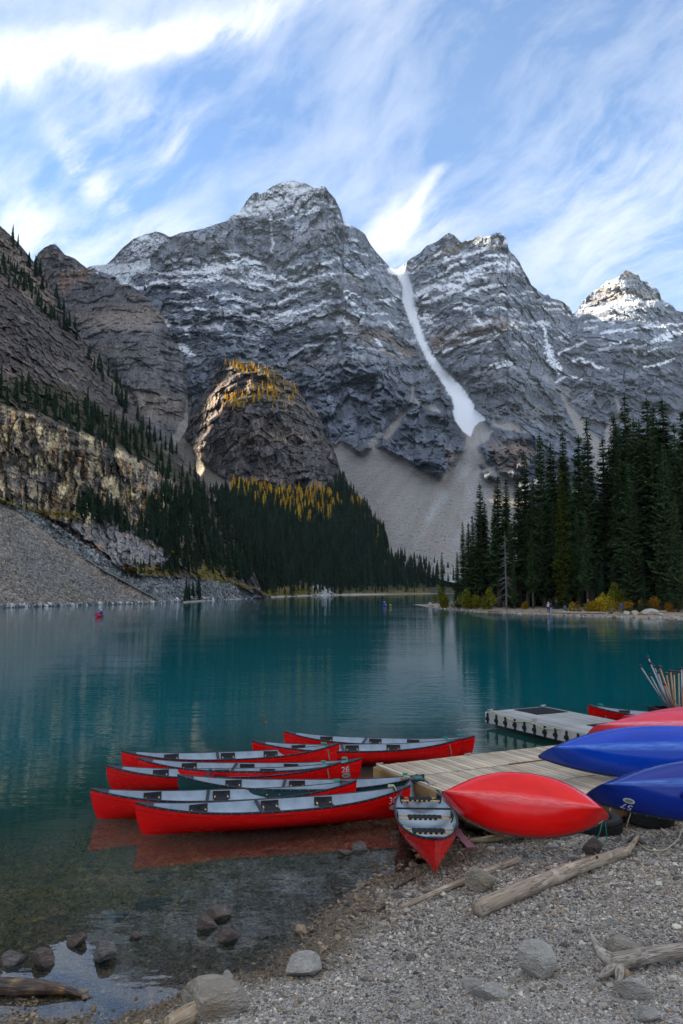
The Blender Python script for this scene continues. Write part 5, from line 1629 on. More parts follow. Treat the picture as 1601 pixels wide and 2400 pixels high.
# lettering on the hulls (the side towards the beach)
decal('number', text_shape('28', 0.17), 1.92, 0.30, -1, M_WHITE, canoes[4])
lo = decal('logo', ellipse_shape(0.085, 0.045), 2.02, 0.235, -1, M_LOGO, canoes[4])
decal('emblem', ellipse_shape(0.058, 0.026), 2.02, 0.235, -1, M_LOGOD, lo, lift=0.006)
decal('number', text_shape('30', 0.17), 1.90, 0.30, -1, M_WHITE, canoes[0])
lo = decal('logo', ellipse_shape(0.085, 0.045), 2.0, 0.235, -1, M_LOGO, canoes[0])
decal('lettering', text_shape('NORTH WOODS', 0.062), -0.30, 0.265, -1, M_DECALD, canoes[0])

# ropes on the decks
def world_pt(root, x, y, z):
    return root.matrix_world @ Vector((x, y, z))


def coil(parent_canoe, mat, drop=True, seed=0, toward=None):
    r = random.Random(seed)
    pts = []
    for i in range(22):
        a = i * 0.9
        pts.append((1.98 + 0.05 * math.cos(a) + r.uniform(-0.012, 0.012), 0.045 * math.sin(a) + r.uniform(-0.01, 0.01), 0.545 + 0.012 * (i / 6) + r.uniform(0, 0.008)))
    if drop:
        pts += [(2.04, -0.09, 0.57), (2.06, -0.13, 0.50), (2.08, -0.145, 0.36), (2.11, -0.13, 0.20), (2.13, -0.10, 0.06)]
    part('rope', tube_mesh('rope', pts, 0.0085, mat, 6, n=60), parent_canoe)


for i_, (mt_, dr) in enumerate([(M_ROPEY, True), (M_ROPEG, False), (M_ROPEG, False), (M_ROPEG, True), (M_ROPEG, True), (M_ROPEG, True), (M_ROPEG, True), (M_ROPEG, False)]):
    coil(canoes[i_], mt_, dr, i_)

# beached canoe, bow to the camera
bow = make_canoe(M_RED, 'red canoe with open pale interior pointing its bow at the beach')
near = at_z(1022, 1966, 0.72); far = at_z(977, 1815, 0.55)
put_canoe(bow, far, near)
canoes.append(bow)
bag = make_log('sponge', [world_pt(bow, 1.30, 0.02, 0.06), world_pt(bow, 1.42, -0.03, 0.08), world_pt(bow, 1.55, 0.02, 0.06)], [0.05, 0.075, 0.05], M_WETGR, 'grey bundle lying in the bow of the beached canoe', 'bundle', seed=5, n=10, rough=0.3)
M_ORANGE = simple('orange_float', (0.75, 0.16, 0.02), 0.5)
bm = bmesh.new(); bmesh.ops.create_icosphere(bm, subdivisions=2, radius=0.04)
for v in bm.verts: v.co.z *= 0.8; v.co.x *= 1.3
me = bpy.data.meshes.new('float_ball'); bm.to_mesh(me); bm.free(); me.materials.append(M_ORANGE)
o = link(bpy.data.objects.new('float_ball', me)); o.location = world_pt(bow, 1.42, -0.16, 0.085)
tag(o, 'small orange float lying in the beached canoe', 'float')
part('rope', tube_mesh('rope', [(-2.0 + 0.05 * math.cos(a), -0.08 + 0.16 * a / 12 + 0.01 * math.sin(a * 2), 0.57 + 0.012 * math.sin(a * 3)) for a in np.linspace(0, 12, 40)], 0.009, M_ROPEG, 6), bow)

# red canoe beyond the grey float
cb_ = make_canoe(M_RED, 'red canoe beyond the grey float, only its left end in view')
pl = at_z(1377, 1651, WL)
put_canoe(cb_, pl, pl + Vector((4.2, -1.5, -0.03)).normalized() * 4.7)
coil_pts = [(-2.0 + 0.06 * math.cos(a), 0.05 * math.sin(a), 0.56 + 0.004 * a) for a in np.linspace(0, 12, 30)]
part('rope', tube_mesh('rope', coil_pts + [(-1.9, -0.12, 0.55), (-1.85, -0.2, 0.35), (-1.8, -0.2, 0.15)], 0.009, M_ROPEG, 6, n=50), cb_)

# ------------------------------------------------------------------ docks
DZ = 0.47
UD = Vector((0.894, 0.447, 0)); VD = Vector((0.447, -0.894, 0))
DA = at_z(880, 1793, DZ)


def deckwood(name, base, dark, warm, wet=0.0):
    m, t, out = new_mat(name)
    tcn = t.node('ShaderNodeTexCoord'); p = tcn.outputs['Object']
    oi = t.node('ShaderNodeObjectInfo')
    pv = t.vmath('ADD', p, t.vmath('SCALE', (13.0, 7.0, 3.0), None, oi.outputs['Random']))
    g = t.noise(t.mapping(pv, scale=(22, 1.6, 10)), 1.5, 5, 0.65, 0.3)
    st = t.noise(pv, 1.1, 4, 0.6)
    c = t.mix(t.range(g, 0.28, 0.72), dark, base)
    c = t.mix(t.range(st, 0.5, 0.72), c, warm)
    tone = t.math('MULTIPLY', t.range(oi.outputs['Random'], 0, 1, 0.70, 1.12), t.range(t.noise(tcn.outputs['Object'], 0.8, 4, 0.65), 0.3, 0.6, 0.72, 1.05))
    c = t.mix(1.0, c, t.mix(1.0, (1, 1, 1), tone, 'MULTIPLY'), 'MULTIPLY')
    principled(t, out, c, 0.8, t.bump(g, 0.5, 0.006), 0.2)
    return m


M_DECK = deckwood('weathered_deck_board', (0.64, 0.545, 0.42), (0.46, 0.37, 0.265), (0.54, 0.41, 0.27))
M_DECKG = deckwood('grey_deck_board', (0.46, 0.46, 0.44), (0.31, 0.31, 0.30), (0.39, 0.375, 0.345))
M_FASC = deckwood('stained_fascia', (0.34, 0.20, 0.075), (0.18, 0.10, 0.045), (0.42, 0.29, 0.13))
M_FASCP = simple('pale_float_side', (0.48, 0.47, 0.42), 0.6, 0.3, vary=0.2, scale=6)
M_MAT = simple('dark_rubber_mat', (0.035, 0.037, 0.042), 0.8, 0.2, scale=40)
M_TYRE = simple('tyre_rubber', (0.030, 0.029, 0.028), 0.75, 0.25, scale=18)
M_GREYBIN = simple('grey_plastic_bin', (0.20, 0.215, 0.25), 0.5, 0.4, scale=5)
M_BLACKBIN = simple('black_plastic_bin', (0.008, 0.008, 0.010), 0.5, 0.35, scale=5)


def oriented(root, origin):
    root.location = origin
    root.rotation_euler = (0, 0, math.atan2(UD.y, UD.x))    # local x along the dock, local -y towards the beach


dock = empty('dock'); oriented(dock, DA)
tag(dock, 'low wooden dock of weathered pale boards on tyres', 'dock')
DU, DV = 9.0, 4.06
BW = 0.138
sections = [(0.02, 1.16), (1.20, 2.62), (2.645, DV - 0.02)]
bm_cache = {}
for i in range(int(DU / BW)):
    for k_, (v0, v1) in enumerate(sections):
        if k_ == 0 and i >= 0:
            pass
        ln = v1 - v0
        key = (k_, i % 3)
        if key not in bm_cache:
            bm_cache[key] = boxes_mesh('plank', [(0, 0, 0, BW - 0.011 - 0.002 * (i % 3), ln - 0.008 * (i % 3), 0.036)], M_DECK, 0.004)
        o = part('plank', bm_cache[key], dock)
        o.location = ((i + 0.5) * BW, -(v0 + v1) / 2, -0.018 + random.uniform(-0.003, 0.003))
        o.rotation_euler = (random.uniform(-0.0015, 0.0015), random.uniform(-0.01, 0.01), random.uniform(-0.002, 0.002))
for nm, bx in (('fascia', (-0.022, -DV / 2, -0.17, 0.04, DV + 0.04, 0.27)), ('fascia', (DU / 2, -DV - 0.022, -0.17, DU, 0.04, 0.27)), ('fascia', (DU / 2, 0.022, -0.17, DU, 0.04, 0.27))):
    part(nm, boxes_mesh(nm, [bx], M_FASC, 0.004), dock)
for i in range(7):
    part('joist', boxes_mesh('joist', [(0.3 + i * 1.35, -DV / 2, -0.15, 0.05, DV - 0.1, 0.2)], M_FASC), dock)
part('rim_board', boxes_mesh('rim_board', [(0.03, -DV / 2, 0.012, 0.05, DV, 0.022)], M_DECK, 0.004), dock)
# a steel hinge bar across the deck and cleats
part('hinge_bar', boxes_mesh('hinge_bar', [(3.1, -1.18, 0.010, 1.35, 0.035, 0.02)], M_FASC), dock)
for (cx_, cy_) in ((0.06, -0.06), (0.08, -1.55), (0.08, -1.95), (2.2, -0.08)):
    part('cleat', boxes_mesh('cleat', [(cx_, cy_, 0.035, 0.16, 0.03, 0.025), (cx_ - 0.03, cy_, 0.018, 0.02, 0.025, 0.03), (cx_ + 0.03, cy_, 0.018, 0.02, 0.025, 0.03)], M_METAL, 0.003), dock)
chain = part('chain_link', tube_mesh('chain_link', [(-0.05, -3.0, -0.05), (-0.06, -3.02, -0.22)], 0.022, M_STICK, 8), dock)

gf = empty('float_dock'); g0 = at_z(1140, 1667, 0.44); oriented(gf, g0)
tag(gf, 'grey floating pontoon with black side brackets and dark mats', 'pontoon')
GU, GV = 2.18, 6.2
gb = boxes_mesh('plank', [(0, 0, 0, 0.128, GV - 0.01, 0.03)], M_DECKG, 0.003)
for i in range(int(GU / 0.136)):
    o = part('plank', gb, gf); o.location = ((i + 0.5) * 0.136, -GV / 2, -0.016 + random.uniform(-0.002, 0.002))
part('side_panel', boxes_mesh('side_panel', [(-0.02, -GV / 2, -0.165, 0.035, GV + 0.04, 0.30)], M_FASCP, 0.005), gf)
part('side_panel', boxes_mesh('side_panel', [(GU / 2, -GV - 0.02, -0.165, GU, 0.035, 0.30)], M_FASCP, 0.005), gf)
part('side_panel', boxes_mesh('side_panel', [(GU / 2, 0.02, -0.165, GU, 0.035, 0.30)], M_FASCP, 0.005), gf)
brm = boxes_mesh('bracket', [(0, 0, 0, 0.03, 0.07, 0.30), (-0.012, 0, -0.02, 0.03, 0.15, 0.09)], M_BLACK, 0.004)
for i in range(15):
    o = part('bracket', brm, gf); o.location = (-0.05, -0.12 - i * 0.41, -0.175)
def mat_mesh(w, l):
    bx = [(0, 0, 0.004, w, l, 0.008)]
    bx += [(-w / 2 + (i + 0.5) * w / 9, 0, 0.012, 0.02, l, 0.01) for i in range(9)] + [(0, -l / 2 + (i + 0.5) * l / 14, 0.0125, w, 0.02, 0.009) for i in range(14)]
    return boxes_mesh('rubber_mat', bx, M_MAT)
o = part('rubber_mat', mat_mesh(1.15, 1.05), gf); o.location = (1.45, -0.68, 0.002)
o = part('rubber_mat', mat_mesh(1.15, 0.95), gf); o.location = (1.45, -3.6, 0.002)
for (cx_, cy_) in ((0.08, -0.08), (2.05, -0.08), (0.1, -2.0)):
    part('cleat', boxes_mesh('cleat', [(cx_, cy_, 0.05, 0.18, 0.03, 0.03), (cx_, cy_, 0.02, 0.06, 0.03, 0.04)], M_METAL, 0.003), gf)
rp = [(0.05, -0.1, 0.06), (0.0, -0.5, 0.02), (-0.05, -0.9, -0.05), (-0.06, -1.4, -0.10), (-0.06, -2.0, 0.0), (-0.06, -2.6, -0.11), (-0.05, -3.2, -0.02)]
part('rope', tube_mesh('rope', rp, 0.012, M_ROPEY, 6, n=30), gf)

# tyres under the dock
def tyre(loc, label, tilt):
    root = empty('tyre', loc)
    root.rotation_euler = tilt
    tag(root, label, 'tyre', None)
    V, F = [], []
    prof = [(0.20, -0.10), (0.24, -0.125), (0.31, -0.125), (0.345, -0.10), (0.355, -0.05), (0.36, 0.0), (0.355, 0.05), (0.345, 0.10), (0.31, 0.125), (0.24, 0.125), (0.20, 0.10), (0.215, 0.05), (0.22, 0.0), (0.215, -0.05)]
    n = 40; k = len(prof)
    for i in range(n):
        a = 2 * PI * i / n
        for r_, z_ in prof: V.append((r_ * math.cos(a), r_ * math.sin(a), z_))
    for i in range(n):
        for j in range(k):
            F.append((i * k + j, ((i + 1) % n) * k + j, ((i + 1) % n) * k + (j + 1) % k, i * k + (j + 1) % k))
    me = bpy.data.meshes.new('carcass'); me.from_pydata(V, [], F); me.materials.append(M_TYRE)
    me.polygons.foreach_set('use_smooth', [True] * len(me.polygons))
    part('carcass', me, root)
    blocks = []
    for i in range(56):
        a = 2 * PI * i / 56
        for z_ in (-0.065, 0.0, 0.065):
            R = Matrix.Rotation(a, 3, 'Z')
            c_ = R @ Vector((0.360, 0, z_))
            blocks.append((c_.x, c_.y, c_.z, 0.02, 0.026, 0.045, [list(r) for r in R]))
    part('tread', boxes_mesh('tread', blocks, M_TYRE), root)['kind'] = 'stuff'
    return root


p1 = on_ground(1420, 1962); tyre((p1.x, p1.y + 0.34, p1.z + 0.12), 'worn black tyre lying under the dock corner, nearer one', (0.06, -0.05, 0.3))
p2 = on_ground(1545, 1945); tyre((p2.x, p2.y + 0.34, p2.z + 0.12), 'black tyre under the dock at right, in deeper shade', (0.04, 0.03, 0.9))

# ------------------------------------------------------------------ overturned canoes
def flip_canoe(hm, label, a, heading, roll, rest, pitch=0.0, length=4.7, wide=1.0, group=None):
    """keel up: a is the left gunwale tip, heading the compass of the hull in the ground plane (degrees from +X)"""
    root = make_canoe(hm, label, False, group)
    k = length / CL
    R = Matrix.Rotation(math.radians(heading), 3, 'Z') @ Matrix.Rotation(math.radians(pitch), 3, 'Y') @ Matrix.Rotation(PI + math.radians(roll), 3, 'X')
    root.rotation_mode = 'QUATERNION'; root.rotation_quaternion = R.to_quaternion()
    root.scale = (k, wide, wide)
    tip = R @ Vector((-CL / 2 * k, 0, float(c_gun(1.0)) * wide))
    loc = Vector(a) - tip
    if rest is not None:
        zmin = float(((hV * np.array([k, wide, wide])) @ np.array(R).T)[:, 2].min())
        loc.z = rest - zmin + 0.02
    root.location = loc
    bpy.context.view_layer.update()
    return root


oc = []
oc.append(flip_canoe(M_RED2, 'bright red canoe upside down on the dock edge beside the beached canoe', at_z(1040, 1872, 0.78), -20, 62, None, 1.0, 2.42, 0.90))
oc.append(flip_canoe(M_BLUE, 'light blue canoe upside down on the dock, left tip pointing to the lake', at_z(1262, 1770, 0.86), 2, 60, DZ + 0.004))
oc.append(flip_canoe(M_NAVY, 'deep blue canoe upside down with a white number, overhanging the beach', at_z(1368, 1860, 0.85), 3, 54, DZ + 0.004))
oc.append(flip_canoe(M_NAVY, 'blue canoe tip cut by the right edge below the numbered one', at_z(1572, 1892, 0.70), 0, 50, None, 0.0))
oc.append(flip_canoe(M_PINK, 'faded pink-red canoe upside down behind the light blue one', at_z(1372, 1722, 0.80), 1, 46, DZ + 0.004))
oc.append(flip_canoe(M_PINK, 'faded pink-red canoe upside down, rearmost on the dock', at_z(1440, 1704, 0.75), -2, 40, DZ + 0.004))
oc.append(flip_canoe(M_BLUE, 'blue canoe sliver upside down at the right edge below the paddle bin', at_z(1570, 1698, 0.75), -2, 26, DZ + 0.004))
decal('number', text_shape('57', 0.17), -1.72, 0.29, 1, M_WHITE, oc[2])
lo = decal('logo', ellipse_shape(0.085, 0.045), -1.80, 0.22, 1, M_LOGO, oc[2])
decal('emblem', ellipse_shape(0.058, 0.026), -1.80, 0.22, 1, M_LOGOD, lo, lift=0.006)
decal('label_plate', ellipse_shape(0.07, 0.03), 2.13, 0.47, 1, M_WHITE, oc[0])

# hanging ropes
def rope(label, pts, mat, r=0.008, n=40):
    pts = [Vector(p) for p in pts]
    base = pts[0].copy()
    o = link(bpy.data.objects.new('rope', tube_mesh('rope', [p - base for p in pts], r, mat, 6, n=n)))
    o.location = base
    return tag(o, label, 'rope')


t0 = world_pt(oc[0], 2.2, -0.02, 0.52)
g_ = on_ground(1405, 1990, 0.02)
rope('green rope loop hanging from the tip of the bright red canoe', [t0, Vector((t0.x - 0.06, t0.y, t0.z - 0.25)), Vector((g_.x - 0.08, g_.y, g_.z + 0.05)), Vector((g_.x + 0.05, g_.y - 0.02, g_.z + 0.01)), Vector((g_.x + 0.12, g_.y, g_.z + 0.12)), Vector((t0.x + 0.05, t0.y + 0.1, t0.z - 0.1))], M_ROPEG)
d1 = at_z(1418, 1876, DZ - 0.01); d2 = at_z(1474, 1896, DZ - 0.08)
rope('pale rope sagging along the front of the dock', [d1 + VD * 0.08, (d1 + d2) / 2 + Vector((-0.1, -0.12, -0.36)), (d1 + d2) / 2 + Vector((0.08, -0.12, -0.40)), d2 + VD * 0.06], M_ROPEY)
rope('pale rope trailing over the gravel to the thick log', [on_ground(1490, 1988, 0.10), on_ground(1520, 1998, 0.02), on_ground(1560, 1997, 0.02), on_ground(1590, 1975, 0.05), on_ground(1610, 1945, 0.15), on_ground(1640, 1920, 0.3)], M_ROPEY)
ca = world_pt(canoes[2], 2.3, 0, 0.52); cbp = DA + VD * 2.75 + UD * -0.03
rope('thin pale line from the dark green canoe to the dock side', [ca, ca.lerp(cbp, 0.5) + Vector((0, 0, -0.10)), cbp], M_ROPEY, 0.006)
rope('thin pale line along the dock side behind the beached canoe', [cbp, cbp.lerp(DA + VD * 3.6, 0.5) + Vector((0, 0, -0.02)), DA + VD * 3.6 + UD * -0.03], M_ROPEY, 0.006)

# ------------------------------------------------------------------ paddle bins
def open_bin(name, loc, w, d, h, mat, label, taper=0.06):
    root = empty(name, loc); root.rotation_euler = (0, 0, 0.15); tag(root, label, 'bin')
    th = 0.02
    parts_ = [('panel', (0, -d / 2, h / 2, w, th, h)), ('panel', (0, d / 2, h / 2, w, th, h)), ('panel', (-w / 2 + th / 2, 0, h / 2, th, d - th - 0.004, h)), ('panel', (w / 2 - th / 2, 0, h / 2, th, d - th - 0.004, h)), ('floor_panel', (0, 0, 0.015, w - 0.05, d - 0.05, 0.02))]
    for nm, b_ in parts_:
        part(nm, boxes_mesh(nm, [b_], mat, 0.004), root)
    rim = [(0, -d / 2 - 0.012, h + 0.012, w + 0.07, 0.05, 0.03), (0, d / 2 + 0.012, h + 0.012, w + 0.07, 0.05, 0.03), (-w / 2 - 0.005, 0, h + 0.012, 0.05, d - 0.03, 0.03), (w / 2 + 0.005, 0, h + 0.012, 0.05, d - 0.03, 0.03)]
    part('rim', boxes_mesh('rim', rim, mat, 0.005), root)
    return root


by_ = 20.6
def at_depth(px, py, Y):
    a, b, c_ = at_y(px, py, Y)
    return Vector((float(a), float(b), float(c_)))
q1 = at_depth(1553, 1700, by_); q2 = at_depth(1615, 1700, by_ + 0.05)
zb = DZ - 0.01
ztop = at_depth(1553, 1660, by_).z
b1 = open_bin('paddle_bin', (q1.x, q1.y, zb), 0.44, 0.5, max(0.3, ztop - zb), M_BLACKBIN, 'black open bin at the right edge holding paddles')
b2 = open_bin('paddle_bin', (q2.x + 0.12, q2.y, zb), 0.80, 0.6, max(0.3, ztop - zb + 0.02), M_GREYBIN, 'grey plastic tub beside the black bin, cut by the right edge')
M_SHAFTA = simple('aluminium_shaft', (0.42, 0.40, 0.40), 0.4, 0.5, 0.6, scale=20, vary=0.1)
M_SHAFTW = simple('orange_wood_shaft', (0.62, 0.30, 0.13), 0.5, 0.4, scale=20)
M_SHAFTP = simple('pale_wood_shaft', (0.50, 0.34, 0.22), 0.5, 0.4, scale=20)
M_TAPE = simple('red_tape', (0.6, 0.01, 0.02), 0.5, 0.4)
PAD = [((1501, 1561), (1552, 1640), 0), ((1519, 1540), (1560, 1640), 0), ((1524, 1554), (1564, 1642), 0), ((1533, 1562), (1568, 1642), 0), ((1524, 1581), (1555, 1640), 0), ((1546, 1563), (1574, 1640), 1),
       ((1542, 1575), (1563, 1645), 0), ((1562, 1578), (1574, 1645), 1), ((1572, 1573), (1580, 1645), 1), ((1580, 1579), (1583, 1645), 2), ((1591, 1575), (1592, 1645), 2), ((1598, 1567), (1598, 1645), 0), ((1556, 1603), (1571, 1642), 0), ((1604, 1572), (1601, 1645), 1), ((1612, 1566), (1606, 1645), 2)]
PL = ['leaning furthest left', 'tallest one, standing above the rest', 'just right of the tallest', 'third of the tall leaning bunch', 'short bright one left of the bunch', 'orange shaft right of the leaning bunch', 'in the middle of the leaning bunch', 'orange shaft with a red band, left of two',
      'orange shaft with a red band, right of two', 'pale wooden one in the middle', 'pale wooden one near the edge', 'silver one at the picture edge', 'shortest one low in front', 'orange one beyond the picture edge', 'pale one beyond the picture edge']
for k_, ((ax, ay), (bx_, by2), mt_) in enumerate(PAD):
    top = at_depth(ax, ay, by_ + 0.10 * math.sin(k_ * 2.1)); mid_ = at_depth(bx_, by2, by_ + 0.06 * math.cos(k_ * 1.7))
    dr = (mid_ - top).normalized()
    root = empty('paddle', top); root.rotation_mode = 'QUATERNION'; root.rotation_quaternion = (-dr).to_track_quat('Z', 'Y')
    tag(root, 'paddle in the bins: ' + PL[k_], 'paddle', 'paddles standing in the bins')
    shm = (M_SHAFTA, M_SHAFTW, M_SHAFTP)[mt_]
    ln = max(0.6, (top.z - zb - 0.06) / max(0.4, -dr.z))
    part('shaft', tube_mesh('shaft', [(0, 0, -0.02), (0, 0, -ln + 0.32)], 0.018, shm, 10), root)
    part('grip', tube_mesh('grip', [(-0.075, 0, -0.012), (-0.04, 0, 0.004), (0, 0, 0.012), (0.04, 0, 0.004), (0.075, 0, -0.012)], 0.028, M_BLACK, 8), root)
    part('blade', boxes_mesh('blade', [(0, 0, -ln + 0.17, 0.15, 0.014, 0.32)], M_BLACK, 0.006), root)
    if mt_ == 1: part('tape', tube_mesh('tape', [(0, 0, -0.10), (0, 0, -0.14)], 0.017, M_TAPE, 10), root)

# ------------------------------------------------------------------ right-hand point
PT = [(966, 1416.5), (985, 1420), (1010, 1424), (1060, 1430), (1150, 1436), (1220, 1439), (1290, 1441), (1370, 1445), (1450, 1447), (1530, 1450), (1601, 1452), (1800, 1461), (2300, 1478)]
_pt = [at_z(x, y, 0.0) for x, y in PT]
POINT = [(p.x, p.y) for p in _pt] + [(330, 75), (330, 420), (90, 420), (48, 300), (30.0, 232.0), (21.5, 205.0)]


def point_z(x, y):
    x = np.asarray(x, float); y = np.asarray(y, float)
    s = sdf(x, y, POINT)
    z = np.where(s > 0, 0.055 * s, 0.2 * s)
    z = np.minimum(z, 0.75 + 0.020 * np.clip(s - 13, 0, None))
    z = z + 0.7 * sstep(s, 12, 20)
    return np.clip(z + sstep(s, 0, 4) * (0.10 * fbm(x / 4, y / 4, 1.0, oct=4)), -2, 5)


m, t, out = new_mat('point_ground')
geo = t.node('ShaderNodeNewGeometry'); pos = geo.outputs['Position']
sp = t.node('ShaderNodeSeparateXYZ'); t.put(sp, 0, pos)
n1 = t.noise(pos, 1.4, 5, 0.7); n2 = t.noise(pos, 0.12, 3, 0.5); v1 = t.voro(pos, 2.2, 'F1', 'Color')
beachc = t.mix(t.range(n1, 0.35, 0.7), (0.20, 0.145, 0.095), (0.40, 0.33, 0.25))
beachc = t.mix(t.math('MULTIPLY', t.range(t.vmath('DOT_PRODUCT', v1, (0.33, 0.33, 0.33)), 0.55, 0.8), 0.5), beachc, (0.46, 0.42, 0.37))
woodc = t.mix(t.range(n1, 0.35, 0.65), (0.035, 0.028, 0.016), (0.11, 0.075, 0.035))
c = t.mix(t.range(t.math('ADD', sp.outputs[2], t.math('MULTIPLY', t.math('SUBTRACT', n2, 0.5), 0.8)), 0.65, 1.1, 0, 1, True), beachc, woodc)
principled(t, out, c, 0.9, t.bump(n1, 0.7, 0.25), 0.15)
xs = np.concatenate([np.linspace(12, 110, 170), np.linspace(113, 330, 30)]); ys = np.concatenate([np.linspace(80, 240, 190), np.linspace(245, 420, 20)])
QX, QY = np.meshgrid(xs, ys)
structure(mesh_np('shore_point', np.stack([QX, QY, point_z(QX, QY)], -1).reshape(-1, 3), grid_faces(*QX.shape), m, True))


def on_point(px, Y):
    """the place on the point seen in column px at distance Y"""
    x = (px - 800.5) / FPX * (Y * math.cos(PITCH)) * 1.0
    for _ in range(3):
        z = float(point_z(np.array([x]), np.array([Y]))[0])
        dep = Y * math.cos(PITCH) + (z - CAMH) * math.sin(PITCH)
        x = (px - 800.5) / FPX * dep
    return Vector((x, Y, z))


def row_y(px, back):
    """distance to the waterline in a column, plus a step back"""
    p = at_z(px, float(np.interp(px, [q[0] for q in PT], [q[1] for q in PT])), 0.0)
    return p.y + back


# ------------------------------------------------------------------ conifers
def leaf_material(name, trans=0.25):
    m, t, out = new_mat(name)
    c = t.attr('Col')
    oi = t.node('ShaderNodeObjectInfo')
    hsv = t.node('ShaderNodeHueSaturation')
    t.put(hsv, 'Color', c); t.put(hsv, 'Hue', t.range(oi.outputs['Random'], 0, 1, 0.485, 0.512)); t.put(hsv, 'Value', t.range(oi.outputs['Random'], 0, 1, 0.75, 1.25))
    df = t.node('ShaderNodeBsdfDiffuse'); t.put(df, 0, hsv.outputs[0])
    tl = t.node('ShaderNodeBsdfTranslucent'); t.put(tl, 0, hsv.outputs[0])
    mx = t.node('ShaderNodeMixShader'); t.put(mx, 0, trans); t.l.new(df.outputs[0], mx.inputs[1]); t.l.new(tl.outputs[0], mx.inputs[2])
    t.l.new(mx.outputs[0], out.inputs[0])
    return m


M_NEEDLE = leaf_material('spruce_needles'); M_LARCH = leaf_material('larch_needles', 0.4); M_LEAF = leaf_material('shrub_leaves', 0.4)
M_BARK = simple('spruce_bark', (0.085, 0.068, 0.055), 0.9, 0.1, scale=3, bumpd=0.05)
M_GREYBARK = simple('dead_grey_wood', (0.20, 0.185, 0.18), 0.85, 0.1, scale=3, bumpd=0.03)


def spruce_crown(seed, ratio=0.085, whorls=58, per=7, dark=(0.022, 0.048, 0.020), light=(0.090, 0.140, 0.056), bare=0.10, sparse=1.0):
    """unit-height spruce crown: drooping branches carrying many small sprays"""
    r = np.random.default_rng(seed)
    V, F, K = [], [], []
    for i in range(whorls):
        tt = (i + r.uniform(-0.3, 0.3)) / whorls
        z = bare + (0.985 - bare) * tt
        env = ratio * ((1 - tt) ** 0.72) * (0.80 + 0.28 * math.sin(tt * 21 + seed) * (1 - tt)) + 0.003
        if tt < 0.12: env *= 0.55 + 3.6 * tt
        nb = per if tt < 0.85 else 4
        a0 = r.uniform(0, 6.28)
        for b in range(nb):
            if r.uniform() > 0.93 * sparse: continue
            a = a0 + b * 6.283 / nb + r.normal(0, 0.25)
            L = env * r.uniform(0.62, 1.22)
            droop = -0.42 + 0.75 * tt + r.normal(0, 0.12)
            ca, sa = math.cos(a), math.sin(a)
            ns = max(2, int(2 + L / 0.016))
            for s in range(ns):
                f = (s + 0.7) / ns
                rad = L * f
                zz = z + droop * rad * 0.75 + 0.28 * rad * f
                w = (0.018 + 0.010 * r.uniform()) * (1.12 - 0.55 * f) * (0.6 + 0.55 * (1 - tt))
                cx, cy = ca * rad, sa * rad
                for sgn in (-1, 1):
                    tx, ty = -sa * sgn, ca * sgn
                    tipx = cx + tx * w * r.uniform(0.7, 1.3) + ca * w * 0.8
                    tipy = cy + ty * w * r.uniform(0.7, 1.3) + sa * w * 0.8
                    tipz = zz - w * r.uniform(0.25, 0.95)
                    k = len(V)
                    V += [(cx - ca * w * 0.55, cy - sa * w * 0.55, zz + 0.003), (cx + ca * w * 0.5, cy + sa * w * 0.5, zz - 0.002), (tipx, tipy, tipz)]
                    F.append((k, k + 1, k + 2))
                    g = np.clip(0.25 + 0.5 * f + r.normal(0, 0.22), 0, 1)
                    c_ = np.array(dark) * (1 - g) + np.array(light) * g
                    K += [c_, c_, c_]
    # leader
    k = len(V)
    V += [(0.004, 0, 0.95), (-0.002, 0.0035, 0.95), (-0.002, -0.0035, 0.95), (0, 0, 1.0)]
    F += [(k, k + 1, k + 3), (k + 1, k + 2, k + 3), (k + 2, k, k + 3)]
    K += [np.array(dark)] * 4
    o = mesh_np('crown', np.array(V), np.array(F), M_NEEDLE, False, attrs={'Col': np.array(K)})
    me = o.data; bpy.data.objects.remove(o)
    return me


def trunk_mesh(seed, r0=0.011):
    z = np.linspace(-0.03, 0.97, 12)
    rr = random.Random(seed)
    pts = [(0.0015 * math.sin(3 * a + seed), 0.0015 * math.cos(2 * a + seed), a) for a in z]
    return tube_mesh('trunk', pts, 0, M_BARK, 7, radii=[r0 * 1.25, r0, r0 * 0.75, r0 * 0.45, r0 * 0.12])


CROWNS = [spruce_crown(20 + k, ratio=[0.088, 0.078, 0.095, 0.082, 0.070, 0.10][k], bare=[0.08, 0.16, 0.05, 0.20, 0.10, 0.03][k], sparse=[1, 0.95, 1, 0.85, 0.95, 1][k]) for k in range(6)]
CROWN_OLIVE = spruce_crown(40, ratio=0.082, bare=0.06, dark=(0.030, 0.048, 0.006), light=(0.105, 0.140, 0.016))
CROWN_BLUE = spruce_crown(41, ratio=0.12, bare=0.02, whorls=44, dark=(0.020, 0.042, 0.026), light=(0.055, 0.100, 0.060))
TRUNKS = [trunk_mesh(k) for k in range(3)]


def place_tree(px, top, back, label, crown=None, group=None, k=0, fat=1.0, hide_top=False):
    Y = row_y(px, back)
    p = on_point(px, Y)
    ztop = at_depth(px, top, Y).z
    h = max(2.0, ztop - p.z)
    root = empty('spruce', p)
    root.scale = (h * fat, h * fat, h); root.rotation_euler = (random.uniform(-0.012, 0.012), random.uniform(-0.012, 0.012), random.uniform(0, 6.28))
    part('crown', crown or CROWNS[k % 6], root); part('trunk', TRUNKS[k % 3], root)
    tag(root, label, 'tree', group)
    return root


